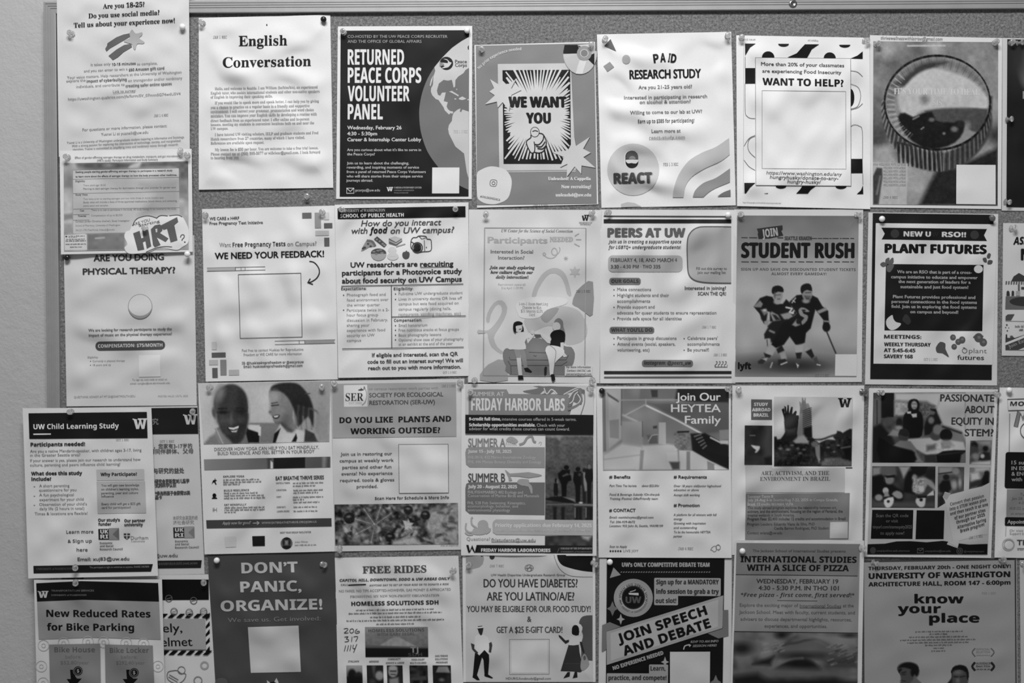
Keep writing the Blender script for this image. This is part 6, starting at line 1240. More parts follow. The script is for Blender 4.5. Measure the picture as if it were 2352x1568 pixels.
# ================================================================== AB  pizza
F('AB', [1688, 1240, 1985, 1241, 1978, 1632, 1676, 1630], (1675, 1230, 4.64), (4.6, 4.4, 4.4, 4.6), .95,
  'international studies flyer with a close photo of pizza', amp=.45, seed=37)
quad([(78, 76), (1395, 88), (1372, 1035), (52, 1020)], .62); poly([(78, 76), (1395, 88), (1368, 426), (72, 412)], .54, 'panel')
T('The Jackson School of International Studies presents', 248, 1240, 176, 28, .28, 'n', 'heading', heavy=.8); TL([('INTERNATIONAL STUDIES', 122, 1355, 284), ('WITH A SLICE OF PIZZA', 188, 1272, 374)], 64, .1, 'b', 'heading', slope=.006, heavy=2.5)
for q, w in (([(70, 413), (1368, 428)], 7), ([(52, 1020), (1372, 1037)], 9), ([(512, 690), (940, 695)], 6)): stroke(q, w, .18, 'ruled_line')
TL([('WEDNESDAY, FEBRUARY 19', 290, 1160, 508), ('4:30 - 5:30 P.M. IN THO 101', 312, 1166, 580)], 46, .24, 'n', 'subheading', slope=.004, heavy=2); T('*Free pizza - first come, first served!*', 122, 1334, 652, 42, .17, 'bi', 'subheading', slope=.004)
TL([('Explore the exciting major of', 112, 735, 758), ('International Studies', 752, 1192, 766), ('at the', 1212, 1325, 762), ('Jackson School. Meet with faculty, current students, and', 105, 1338, 834), ('advisers to discuss departmental highlights, resources,', 120, 1305, 908), ('experiences, and opportunities.', 375, 1042, 980)], 36, .32, 'n', slope=.006, heavy=.6); rect(752, 768, 1192, 774, .3, 'body_text')
p = Pic([(50, 1026), (1372, 1040), (1365, 1860), (28, 1856)], .4, 'photo', 1.6); p.noise(220, .16, 3).noise(70, .1, 5)
p.poly([(50, 1130), (200, 1110), (330, 1180), (230, 1330), (100, 1400), (40, 1300)], .5, 40).ell(130, 1200, 110, 60, .16, 40).poly([(520, 1250), (560, 1160), (700, 1130), (900, 1100), (1060, 1160), (1150, 1280), (1000, 1260), (700, 1260)], .44, 20, 3).line([(525, 1230), (600, 1160), (720, 1140), (830, 1110), (950, 1105), (1060, 1160)], 18, .24, 14, .8, 4).poly([(700, 1040), (1372, 1050), (1372, 1180), (1150, 1200), (900, 1090)], .58, 40).poly([(300, 1120), (500, 1080), (700, 1050), (560, 1130), (380, 1200)], .6, 30).ell(780, 1280, 250, 40, .2, 30).poly([(470, 1440), (620, 1320), (760, 1300), (900, 1350), (980, 1450), (700, 1460)], .16, 24, 3).line([(430, 1420), (560, 1350), (660, 1320), (780, 1310)], 26, .5, 16, .9, 4).ell(760, 1370, 120, 50, .07, 24).poly([(1000, 1320), (1372, 1250), (1372, 1420), (1060, 1420)], .3, 30).poly([(40, 1440), (400, 1400), (1372, 1440), (1372, 1500), (40, 1520)], .42, 40).poly([(30, 1500), (300, 1470), (420, 1540), (980, 1520), (1372, 1550), (1372, 1860), (30, 1860)], .12, 40).ell(1280, 1060, 80, 25, .22, 20).ell(560, 1055, 60, 40, .16, 30).poly([(330, 1330), (480, 1280), (440, 1380), (250, 1370)], .14, 24)
rnd = random.Random(8)
for k in range(26):
    x, y = rnd.uniform(1000, 1360), rnd.uniform(1180, 1380); p.line([(x, y), (x + 60, y - 22)], 9, rnd.choice([.66, .2]), 8, .6)
for k in range(14):
    x, y = rnd.uniform(340, 560), rnd.uniform(1150, 1250); p.line([(x, y), (x + 40, y - 14)], 8, .7, 8, .6)
p.done()

# ================================================================== AC  equity in STEM
F('AC', [1996, 891, 2292, 894, 2276.5, 1281, 1985, 1278], (1980, 875, 3.7796), (2.2, 2.0, 4.2, 4.2), .96,
  'science equity flyer made of a collage of classroom photos with a torn paper note', amp=.45, seed=38)
quad([(98, 98), (1150, 92), (1090, 1504), (45, 1502)], .78)
p = Pic([(98, 102), (900, 96), (900, 708), (88, 708)], .34, 'photo', 1.4); p.noise(40, .1, 2)
p.poly([(280, 100), (700, 96), (660, 230), (560, 180), (280, 170)], .82, 20).poly([(165, 104), (278, 104), (276, 310), (165, 320)], .1, 5).poly([(100, 150), (165, 150), (165, 380), (98, 380)], .4, 8).line([(130, 170), (130, 370)], 8, .16, 5).poly([(280, 170), (400, 190), (400, 300), (280, 300)], .66, 12).noise(20, .12, 4, p.mask([(280, 170), (420, 190), (420, 300), (280, 300)], 8)).poly([(500, 180), (640, 220), (700, 350), (520, 330)], .4, 16).noise(14, .1, 6, p.mask([(480, 180), (640, 200), (700, 350), (520, 330)], 8))
p.poly([(700, 96), (905, 96), (905, 540), (860, 440), (700, 390), (640, 240)], .8, 20).poly([(690, 385), (760, 400), (870, 450), (900, 560), (800, 600), (700, 560)], .5, 16).line([(700, 395), (860, 450)], 14, .16, 8)
p.poly([(360, 500), (355, 330), (385, 270), (450, 245), (510, 270), (530, 340), (520, 470), (460, 500)], .07, 5, 2).poly([(405, 255), (400, 190), (425, 158), (475, 158), (498, 195), (490, 262), (450, 275)], .08, 5, 2).ell(453, 208, 26, 36, .66, 6).line([(436, 198), (470, 198)], 5, .3, 4).line([(444, 228), (464, 228)], 6, .35, 4).poly([(425, 285), (475, 280), (475, 312), (440, 316)], .82, 5).poly([(390, 265), (425, 262), (425, 282), (392, 282)], .85, 4)
p.poly([(540, 400), (560, 330), (590, 290), (640, 250), (690, 360), (640, 420), (600, 460), (545, 470)], .12, 8).ell(610, 265, 26, 28, .4, 8).poly([(590, 240), (640, 240), (650, 270), (600, 255)], .1, 6).ell(600, 340, 26, 30, .5, 10)
p.poly([(95, 400), (160, 370), (260, 480), (290, 560), (240, 708), (90, 708)], .12, 14).ell(230, 350, 40, 36, .34, 12).ell(325, 360, 30, 40, .12, 8).ell(320, 405, 30, 20, .6, 10).poly([(225, 470), (270, 420), (340, 440), (320, 480)], .6, 10)
p.poly([(385, 500), (620, 490), (880, 530), (910, 610), (780, 620), (560, 640), (430, 570)], .78, 10).noise(16, .07, 8, p.mask([(540, 540), (800, 540), (800, 610), (540, 620)], 16)).poly([(560, 560), (640, 545), (640, 590), (560, 610)], .4, 14).poly([(690, 540), (760, 530), (760, 575), (700, 580)], .35, 14)
p.ell(362, 470, 48, 56, .26, 6).poly([(318, 460), (330, 420), (370, 412), (405, 435), (408, 480), (370, 480)], .15, 6).poly([(270, 560), (330, 515), (420, 520), (465, 580), (480, 640), (530, 705), (470, 705), (400, 600)], .5, 8).poly([(145, 490), (260, 560), (430, 600), (460, 640), (450, 708), (160, 708)], .05, 10, 2)
p.ell(640, 470, 50, 46, .3, 8).ell(655, 420, 40, 44, .52, 10).ell(730, 468, 54, 54, .09, 6).poly([(690, 510), (760, 510), (800, 560), (700, 580)], .6, 14).poly([(645, 640), (700, 608), (800, 598), (905, 600), (850, 706), (650, 706)], .06, 6).line([(660, 640), (880, 615)], 8, .3, 6, .6).poly([(540, 640), (640, 640), (650, 706), (545, 706)], .2, 10).poly([(860, 640), (905, 610), (905, 708), (850, 708)], .45, 8).done()
p = Pic([(940, 516), (1128, 512), (1118, 728), (932, 722)], .4, 'photo#2', 1.3); p.noise(30, .12, 3).ell(975, 555, 30, 30, .12, 10).ell(968, 600, 40, 40, .3, 14).ell(1072, 585, 22, 24, .1, 8).poly([(1020, 640), (1060, 610), (1110, 620), (1118, 690), (1010, 690)], .16, 10).ell(985, 650, 30, 26, .6, 12).ell(1045, 650, 18, 18, .8, 8).poly([(960, 705), (1118, 690), (1118, 728), (940, 724)], .82, 12).poly([(1000, 520), (1125, 515), (1120, 560), (1020, 545)], .66, 20).done()
p = Pic([(935, 750), (1115, 748), (1106, 900), (928, 938)], .5, 'photo#3', 1.3); p.noise(30, .1, 4).poly([(940, 800), (1010, 790), (1020, 850), (950, 860)], .82, 14).poly([(1040, 850), (1070, 790), (1105, 800), (1100, 895), (1000, 915)], .08, 8).ell(1082, 795, 20, 22, .1, 6).poly([(935, 880), (1040, 850), (1040, 900), (930, 935)], .2, 12).poly([(980, 750), (1110, 748), (1110, 770), (980, 790)], .76, 14).done()
p = Pic([(88, 738), (638, 740), (632, 1102), (84, 1098)], .24, 'photo#4', 1.4); p.noise(50, .06, 3).poly([(160, 738), (290, 738), (300, 810), (240, 825), (165, 815)], .4, 10).poly([(320, 740), (420, 740), (360, 840)], .72, 12).poly([(90, 750), (160, 745), (160, 810), (90, 820)], .6, 14)
p.poly([(88, 830), (165, 810), (250, 890), (360, 960), (350, 1060), (130, 1060), (86, 1000)], .09, 12).ell(235, 855, 42, 40, .56, 10).poly([(195, 820), (285, 815), (285, 835), (215, 840)], .1, 6).line([(195, 850), (205, 910), (225, 960)], 8, .1, 4).poly([(370, 860), (400, 790), (440, 770), (460, 850), (460, 980), (360, 960)], .08, 10).poly([(420, 738), (570, 738), (560, 800), (500, 825), (440, 800)], .1, 8).ell(455, 840, 22, 30, .62, 8)
p.poly([(460, 860), (530, 830), (600, 860), (640, 920), (640, 960), (570, 900), (540, 960), (500, 980), (440, 960), (440, 890)], .66, 10, 2).noise(12, .18, 5, p.mask([(440, 840), (540, 840), (540, 970), (440, 970)], 10)).poly([(570, 985), (620, 945), (625, 990), (565, 995)], .85, 5).ell(600, 800, 50, 50, .16, 14).poly([(84, 1040), (638, 1050), (632, 1102), (84, 1098)], .32, 18)
p.ell(205, 950, 26, 28, .78, 6).poly([(195, 960), (225, 960), (240, 1000), (190, 1005)], .6, 8).poly([(185, 1010), (258, 1000), (260, 1030), (188, 1035)], .1, 5).poly([(190, 1030), (270, 1005), (270, 1060), (240, 1096), (205, 1092)], .86, 6, 2).ell(228, 1044, 13, 12, .14, 5).ell(145, 1010, 34, 28, .62, 8).poly([(260, 980), (300, 950), (345, 970), (350, 1010), (310, 1020)], .64, 8, 2)
p.ell(515, 935, 24, 26, .84, 6).poly([(480, 1010), (545, 1000), (550, 1040), (540, 1085), (500, 1092), (465, 1050)], .86, 6, 2).ell(513, 1030, 15, 14, .12, 5).poly([(480, 1000), (560, 992), (558, 1012), (482, 1018)], .1, 5).done()
p = Pic([(660, 742), (888, 745), (884, 960), (655, 1100)], .4, 'photo#5', 1.4); p.noise(40, .1, 7).poly([(665, 745), (790, 745), (780, 800), (665, 810)], .66, 14).line([(665, 805), (780, 790)], 10, .16, 6).ell(730, 835, 28, 26, .14, 8).poly([(670, 900), (700, 860), (760, 860), (780, 930), (740, 980), (670, 960)], .1, 10).ell(815, 780, 30, 30, .6, 10).poly([(780, 830), (870, 830), (870, 960), (790, 960)], .3, 12).ell(800, 900, 24, 40, .66, 12).ell(850, 880, 14, 40, .66, 10).poly([(660, 1000), (720, 960), (720, 1100), (655, 1100)], .14, 20).done()
quad([(88, 1116), (446, 1118), (438, 1370), (76, 1368)], .06, 'panel#2'); TL([('Scan the QR code', 122, 402, 1180), ('or visit', 208, 312, 1226), ('tinyurl.com/stemequity2025', 92, 432, 1278), ('to apply now!', 158, 365, 1332)], 28, .42, 'n', 'panel#2', slope=0); quad([(474, 1120), (716, 1122), (708, 1372), (464, 1372)], .06, 'panel#3')
poly([(700, 1005), (720, 960), (770, 975), (760, 985), (1040, 915), (1108, 880), (1090, 1330), (1000, 1340), (845, 1385), (835, 1445), (750, 1400), (790, 1395), (720, 1040)], .8, 'torn_note'); poly([(705, 1010), (715, 965), (765, 978), (735, 1030)], .68, 'torn_note')
for s, a, b in (('Convert that passion', (768, 1082), (1060, 1008)), ('into a STEM lesson plan', (762, 1126), (1082, 1040)), ('and then teach it at one', (768, 1165), (1096, 1080)), ('of our partner sites', (805, 1200), (1074, 1130)), ('through our 2025', (822, 1238), (1070, 1168)), ('Alternative Spring', (828, 1282), (1080, 1212)), ('Break program!', (855, 1314), (1066, 1252))): TR(s, a, b, 27, .25, 'bi', 'torn_note')
TR('JAN 1 6 REC', (930, 1372), (1050, 1352), 22, .5, 'm', 'date_stamp')
poly([(48, 1415), (200, 1410), (300, 1390), (420, 1388), (560, 1398), (700, 1385), (748, 1392), (735, 1415), (830, 1450), (840, 1408), (930, 1418), (1090, 1412), (1088, 1504), (45, 1502)], .06, 'footer_band'); oval(95, 1468, 26, 28, .26, 'footer_band'); stroke([(480, 1452), (532, 1450), (532, 1490), (480, 1490)], 6, .4, 'footer_band', True); stroke([(482, 1454), (506, 1474), (530, 1452)], 6, .4, 'footer_band'); ring(848, 1474, 25, 6, .34, 'footer_band'); ring(848, 1474, 11, 5, .4, 'footer_band')
TL([('uwpipeline.asb.stemuw', 128, 415, 1480), ('uwpipeline@uw.edu', 545, 770, 1482), ('@uwpipelineproject', 885, 1060, 1485)], 17, .34, 'n', 'contact_text', slope=0)
TL([('PASSIONATE', 680, 1146, 176), ('ABOUT', 892, 1146, 276), ('EQUITY IN', 778, 1140, 377), ('STEM?', 892, 1138, 477)], 60, .24, 'n', 'heading', slope=.004, heavy=2.6)

# ================================================================== AD  film night
F('AD', [1980.5, 1287, 2335, 1281, 2338, 1742, 1984, 1745], (1970, 1270, 5.2618), (1.4, 1.2, 1.2, 1.2), .9,
  'grey film screening poster with three bold lower-case title words', amp=.4, seed=39)
poly([(55, 88), (1915, 58), (1930, 2480), (70, 2490)], .3, 'border'); poly([(75, 112), (1895, 84), (1912, 2470), (86, 2475)], .68, 'panel')
T('THURSDAY, FEBRUARY 20th - ONE NIGHT ONLY!', 130, 1850, 192, 42, .14, 'b', 'heading', slope=-.016, heavy=2.5); T('UNIVERSITY OF WASHINGTON', 135, 1840, 298, 66, .1, 'b', 'heading', slope=-.014, heavy=4); T('ARCHITECTURE HALL, ROOM 147 - 6:00pm', 132, 1845, 390, 50, .12, 'b', 'heading', slope=-.014, heavy=2.5)
T('know', 690, 1278, 604, 104, .09, 'b', 'heading', slope=0, heavy=5); T('your', 488, 1002, 722, 104, .09, 'b', 'heading', slope=0, heavy=5); T('place', 868, 1468, 835, 104, .09, 'b', 'heading', slope=0, heavy=5); stamp('FEB 1 REC', 1500, 1672, 498, 26, .52)
for x0, x1, y in ((695, 1272, 955), (868, 1090, 985), (620, 1338, 1020), (515, 1438, 1055), (600, 1355, 1088), (815, 1145, 1120), (915, 1045, 1155), (890, 1072, 1190)): greek(x0, x1, y, 20, .36)
for y, t, w, ls in ((1198, .42, 16, ('OFFICIAL', 'SELECTION', 'URBANWORLD')), (1368, .18, 28, ('AUDIENCE', 'Best Film', '2022'))):
    stroke([(1420, y - 50), (1385, y), (1420, y + 52)], w, t, 'laurel_badge', sm=5); stroke([(1610, y - 50), (1648, y), (1610, y + 52)], w, t, 'laurel_badge', sm=5)
    for k, s in enumerate(ls): T(s, 1432, 1600, y - 24 + 34 * k, 25 if k < 2 else 16, t + .06, 'b', 'laurel_badge', slope=0)
p = Pic([(440, 1300), (800, 1300), (800, 1800), (440, 1800)], .68, 'portrait_photo', 1.6); p.ell(612, 1400, 132, 84, .08, 12).poly([(490, 1400), (560, 1380), (680, 1420), (690, 1480), (640, 1640), (540, 1620), (515, 1560), (520, 1500), (490, 1460)], .34, 10, 3).ell(690, 1440, 50, 60, .09, 12).poly([(490, 1410), (520, 1395), (540, 1400), (500, 1450)], .1, 8).line([(535, 1445), (580, 1435)], 12, .14, 8).ell(555, 1465, 26, 10, .22, 8).ell(690, 1500, 18, 30, .45, 10).poly([(640, 1560), (700, 1500), (780, 1570), (800, 1800), (560, 1800)], .45, 14).line([(540, 1540), (575, 1545)], 12, .2, 6).done(smooth_pts([(470, 1400), (500, 1325), (612, 1304), (720, 1335), (755, 1440), (735, 1520), (798, 1600), (798, 1796), (540, 1796), (505, 1560), (515, 1490)], True, 4))
p = Pic([(1060, 1335), (1380, 1335), (1380, 1800), (1060, 1800)], .68, 'portrait_photo#2', 1.6); p.poly([(1130, 1480), (1150, 1420), (1300, 1420), (1335, 1500), (1310, 1640), (1160, 1640)], .32, 10, 2).poly([(1125, 1440), (1140, 1380), (1230, 1348), (1310, 1370), (1342, 1440), (1340, 1540), (1318, 1500), (1310, 1440), (1230, 1410), (1150, 1440), (1135, 1500)], .07, 8, 2).ell(1210, 1440, 50, 26, .46, 18).line([(1160, 1490), (1210, 1495)], 12, .14, 6).line([(1240, 1495), (1300, 1485)], 12, .14, 6).ell(1210, 1540, 24, 30, .46, 14).poly([(1080, 1568), (1140, 1500), (1150, 1640), (1080, 1700)], .14, 14).poly([(1060, 1640), (1380, 1640), (1380, 1800), (1060, 1800)], .2, 14).done(smooth_pts([(1065, 1600), (1125, 1500), (1125, 1420), (1160, 1360), (1232, 1340), (1310, 1362), (1350, 1440), (1345, 1560), (1375, 1660), (1378, 1796), (1064, 1796)], True, 4))

# ================================================================== the flyers cut by the picture edge
F('AE', [1377, 1282, 1681, 1283, 1680, 1672, 1374, 1670], (1365, 1270, 5.2627), (1.5, 1.5, 1.4, 1.4), .92,
  'black debate team flyer with a tilted ribbon and a round seal', amp=.4, seed=40)
poly([(152, 40), (1575, 40), (1545, 2090), (135, 2090)], .085, 'panel'); T("UW's ONLY COMPETITIVE DEBATE TEAM", 335, 1392, 164, 50, .74, 'b', 'heading', slope=0, heavy=1.5)
for k in range(36): stroke([(318 + 30.4 * k, 232), (336 + 30.4 * k, 224)], 8, .66, 'dashed_rule')
poly([(232, 172), (320, 262), (188, 300)], .66, 'pattern'); oval(472, 540, 236, 230, .66, 'seal'); oval(472, 540, 196, 192, .76, 'seal'); ring(472, 540, 186, 5, .5, 'seal', 182); oval(472, 535, 142, 142, .2, 'seal'); oval(472, 535, 128, 128, .07, 'seal'); TA('UW SPEECH AND DEBATE SOCIETY', 472, 540, 150, 150, 395, 24, .4, 'b', 'seal'); TA('UNIVERSITY OF WASHINGTON', 472, 540, 176, 145, 35, 22, .46, 'b', 'seal')
T('UW', 380, 565, 602, 76, .36, 'b', 'seal', slope=0, heavy=3); poly([(415, 480), (535, 480), (535, 510), (420, 500)], .85, 'seal'); stroke([(430, 468), (490, 450), (500, 440)], 9, .8, 'seal')
def spark(x, y, r, s, t): poly([(x, y - r), (x + s, y - s), (x + r * .75, y), (x + s, y + s), (x, y + r), (x - s, y + s), (x - r * .75, y), (x - s, y - s)], t, 'sparkle')
spark(220, 670, 90, 26, .5); spark(320, 798, 66, 16, .74); spark(855, 1315, 66, 16, .72); spark(1468, 1560, 90, 26, .5)
rrect(724, 300, 1528, 516, 14, .7, 'text_box'); rrect(724, 490, 1012, 628, 14, .7, 'text_box')
TL([('Sign up for a MANDATORY', 750, 1504, 376), ('info session to grab a try', 750, 1504, 490), ('out slot!', 742, 990, 602)], 56, .22, 'b', 'text_box', slope=0, heavy=2)
RB = 'ribbon'
poly([(95, 870), (185, 832), (320, 888), (150, 945), (145, 1160), (90, 1190)], .52, RB); poly([(1500, 690), (1620, 685), (1622, 1000), (1500, 1030), (1370, 968), (1555, 905)], .5, RB); poly([(148, 948), (1560, 510), (1548, 905), (150, 1350)], .7, RB); poly([(195, 965), (1500, 560), (1495, 890), (200, 1300)], .78, RB)
TR('JOIN SPEECH', (300, 1088), (1368, 738), 110, .07, 'b', RB, 4); TR('AND DEBATE', (366, 1238), (1412, 892), 110, .07, 'b', RB, 4); TR('NO EXPERIENCE NEEDED', (232, 1412), (838, 1222), 44, .7, 'b', 'heading', 2)
TL([('RSVP TO AN INFO', 1165, 1498, 1080), ('SESSION HERE!', 1190, 1475, 1130)], 27, .64, 'n', 'subheading', slope=-.03, shear=.2, heavy=1); stroke([(1080, 1165), (1092, 1125), (1125, 1110), (1160, 1112)], 13, .8, 'arrow', sm=4); poly([(1140, 1095), (1172, 1110), (1150, 1135)], .8, 'arrow')
poly([(915, 1192), (1400, 1190), (1392, 2000), (915, 2000)], .86, 'panel#2'); rrect(662, 1345, 892, 1480, 12, .68, 'text_box#2'); rrect(150, 1452, 890, 1800, 12, .68, 'text_box#2'); T('Learn,', 680, 858, 1418, 54, .24, 'b', 'text_box#2', slope=0, heavy=1.5); T('practice, and compete!', 172, 872, 1532, 54, .24, 'b', 'text_box#2', slope=0, heavy=2)

F('R1', [2302.5, 87, 2606, 93, 2602, 487, 2301, 483.5], (1990, 70, 3.732), (1.6, 1.6, 1.5, 1.5), .9,
  'black poster with a blurred light oval, cut off by the picture edge', amp=.3, seed=41)
p = Pic([(1208, 75), (2270, 95), (2260, 1530), (1200, 1512)], .12, 'photo', 3.2); p.ell(1380, 330, 78, 145, .5, 22).ell(1375, 330, 40, 110, .6, 40).ell(1300, 250, 90, 200, .22, 80).ell(1290, 1180, 120, 120, .15, 80).ell(1800, 700, 300, 400, .3, 120).done(); quad([(1340, 520), (1420, 520), (1420, 585), (1340, 585)], .62, 'heading')

F('R2', [2304, 512, 2610, 515, 2606, 820, 2301, 816.5], (1980, 470, 3.7339), (1.6, 1.6, 1.5, 1.5), .9,
  'campus community flyer with domed pavilion drawings, cut off by the picture edge', amp=.3, seed=42)
TR('ASIAN', (1298, 340), (1520, 335), 62, .1, 'bi', 'heading', 1.5); TR('NIGHT', (1366, 472), (1720, 472), 92, .12, 'b', 'heading', 4)
D_ = 'pavilion_drawing'
poly([(1232, 785), (2300, 790), (2298, 900), (1228, 896)], .44, D_); oval(1400, 830, 135, 40, .24, D_); poly([(1280, 655), (1300, 615), (1345, 585), (1390, 610), (1420, 655)], .26, D_)
for k in range(12): poly([(1232 + 22 * k, 655), (1245 + 22 * k, 655), (1242 + 22 * k, 680), (1230 + 22 * k, 684)], .42, D_)
poly([(1338, 680), (1352, 680), (1352, 735), (1338, 735)], .4, D_); rect(1365, 705, 1420, 725, .3, D_); poly([(1238, 780), (1240, 745), (1252, 735), (1264, 745), (1268, 780)], .24, D_); poly([(1282, 780), (1284, 742), (1294, 735), (1304, 745), (1304, 780)], .24, D_); rect(1320, 740, 1355, 780, .7, D_)
poly([(1230, 990), (1232, 955), (1250, 940), (1308, 938), (1278, 990)], .34, 'pattern'); stroke([(1230, 996), (1420, 1000)], 4, .6, 'border')
for x, y, s in ((1242, 1030, 7), (1232, 1052, 5), (1258, 1055, 4), (1246, 1080, 6)): oval(x, y, s, s, .3, 'pattern')
greek(1312, 1500, 1052, 18, .5); greek(1348, 1500, 1082, 18, .3)
poly([(1230, 1245), (1230, 1140), (1285, 1142), (1290, 1130), (1310, 1142), (1500, 1080), (1800, 1080), (1800, 1245)], .3, 'photo'); poly([(1228, 1185), (1500, 1075), (1500, 1098), (1228, 1205)], .9, 'photo'); poly([(1340, 1245), (1500, 1180), (1500, 1200), (1385, 1245)], .9, 'photo'); TR('Join Eastern', (1262, 1232), (1480, 1140), 30, .7, 'n', 'photo'); poly([(1232, 1115), (1244, 1108), (1246, 1142), (1232, 1142)], .25, 'photo'); oval(1282, 1130, 14, 9, .4, 'photo')

F('R3', [2296, 889.6, 2602, 892, 2590, 1284, 2284, 1280], (1980, 875, 3.7796), (1.8, 1.8, 4.2, 4.2), .97,
  'monthly workshop flyer with a boxed word and black panel, cut by the picture edge', amp=.45, seed=43)
stroke([(1262, 158), (1700, 145), (1700, 245), (1270, 256)], 7, .3, 'border', True); T('MONTHLY', 1285, 1660, 214, 36, .2, 'b', 'heading', shear=.1); stroke([(1282, 280), (1278, 615)], 7, .6, 'border')
stroke([(1335, 395), (1365, 265), (1395, 330), (1420, 260), (1460, 390)], 38, .25, 'heading'); stroke([(1335, 395), (1365, 265), (1395, 330), (1420, 260), (1460, 390)], 28, .56, 'heading'); ring(1450, 430, 75, 7, .35, 'heading')
rrect(1242, 620, 2200, 935, 22, .08, 'panel'); TL([('15 support groups', 1298, 1700, 722), ('IN ESSAYS, THESIS', 1298, 1700, 772), ('& ENGLISH PAPERS', 1298, 1700, 820), ('with open sessions', 1298, 1700, 868)], 32, .66, 'n', 'panel', slope=0, heavy=.8)
quad([(1258, 938), (2200, 938), (2190, 1185), (1252, 1185)], .6, 'panel#2'); TL([('Tuesday', 1370, 1480, 996), ('Jan 28, 2025', 1298, 1480, 1030), ('4-5 pm', 1355, 1460, 1068), ('HUB 332, open to all', 1280, 1500, 1116), ('on campus students', 1290, 1500, 1160)], 24, .36, 'n', slope=0, shear=.15); rrect(1240, 1185, 2190, 1260, 12, .08, 'panel#3'); T('Appointments online', 1262, 1640, 1236, 32, .75, 'n', 'panel#3', slope=0, heavy=.8)
TL([('Or visit our website', 1280, 1600, 1306), ('Support by the writing center', 1282, 1650, 1332)], 20, .56, 'n', slope=0); stroke([(1250, 1262), (1246, 1345)], 4, .6, 'border'); ring(1270, 1418, 50, 10, .78, 'logo'); ring(1276, 1418, 42, 6, .7, 'logo'); T('TRIO', 1345, 1520, 1422, 44, .3, 'n', 'logo', slope=0, heavy=2); rect(1348, 1450, 1500, 1455, .5, 'logo'); greek(1348, 1500, 1468, 10, .6, 'logo')

F('R4', [2342, 1286, 2648, 1288, 2650, 1680, 2346, 1684], (2262, 880, 2.279), (1.4, 1.4, 1.4, 1.4), .86,
  'blank grey margin of a flyer at the lower picture corner', amp=.4, seed=44)

for f in FLYERS.values(): f.build()

# ------------------------------------------------------------------ push pins
PROFILE = [(0, 0.0), (4.7, 0.0), (4.9, .5), (4.6, 1.2), (2.9, 1.9), (2.3, 3.0), (2.2, 5.4), (2.6, 6.6), (4.2, 7.4), (4.6, 8.1), (4.5, 9.0), (3.7, 9.6), (1.2, 9.8), (0, 9.8)]
BALL = [(0, 0.0), (2.2, 0.0), (2.3, .8), (2.0, 1.6), (3.2, 2.0), (4.4, 3.2), (4.9, 4.8), (4.6, 6.4), (3.6, 7.8), (2.0, 8.7), (0, 9.0)]


def lathe(name, prof, mat, n=22):
    V, fc = [], []
    for r, d in prof:
        if r == 0: V.append((0, -d * .001, 0))
        else:
            for k in range(n):
                a = 2 * math.pi * k / n; V.append((r * .001 * math.cos(a), -d * .001, r * .001 * math.sin(a)))
    idx, i = [], 0
    for r, d in prof: idx.append(i); i += 1 if r == 0 else n
    for j in range(len(prof) - 1):
        a, b = idx[j], idx[j + 1]
        for k in range(n):
            k2 = (k + 1) % n
            if prof[j][0] == 0: fc.append((a, b + k2, b + k))
            elif prof[j + 1][0] == 0: fc.append((a + k, a + k2, b))
            else: fc.append((a + k, a + k2, b + k2, b + k))
    me = bpy.data.meshes.new(name); me.from_pydata(V, [], fc); me.update()
    for p in me.polygons: p.use_smooth = True
    me.materials.append(mat)
    return me


HEADS = {'clear': lathe('pin_head', PROFILE, M_CLEAR), 'white': lathe('pin_head', BALL, M_WHITE), 'black': lathe('pin_head', BALL, M_BLACK), 'grey': lathe('pin_head', PROFILE, M_GREY)}
NEEDLE = lathe('needle', [(0, -7), (.45, -4.5), (.5, 0.05), (0, 0.05)], M_STEEL, 8)
rnd = random.Random(77)


def pin(x, y, key, kind, where, tilt=None):
    """where: wording that singles this pin out"""
    h = 0.0 if key is None else max(float(FLYERS[k].height([x], [y])[0]) for k in key.split('+')) + .0008
    if key and '!' in where: h += 0
    p = world_pt([x], [y], h)[0]
    root = bpy.data.objects.new('pushpin', None); COL.objects.link(root); root.location = p
    t = tilt or (rnd.uniform(-.12, .12), rnd.uniform(-.12, .12)); root.rotation_euler = (t[0], rnd.uniform(0, 6), t[1])
    word = {'clear': 'clear plastic', 'white': 'white round-headed', 'black': 'black round-headed', 'grey': 'metallic grey'}[kind]
    root['label'] = word + ' pushpin ' + where; root['category'] = 'pushpin'; root['group'] = 'pushpins on the bulletin board'
    a = bpy.data.objects.new('pin_head', HEADS[kind]); b = bpy.data.objects.new('needle', NEEDLE)
    for o in (a, b): COL.objects.link(o); o.parent = root


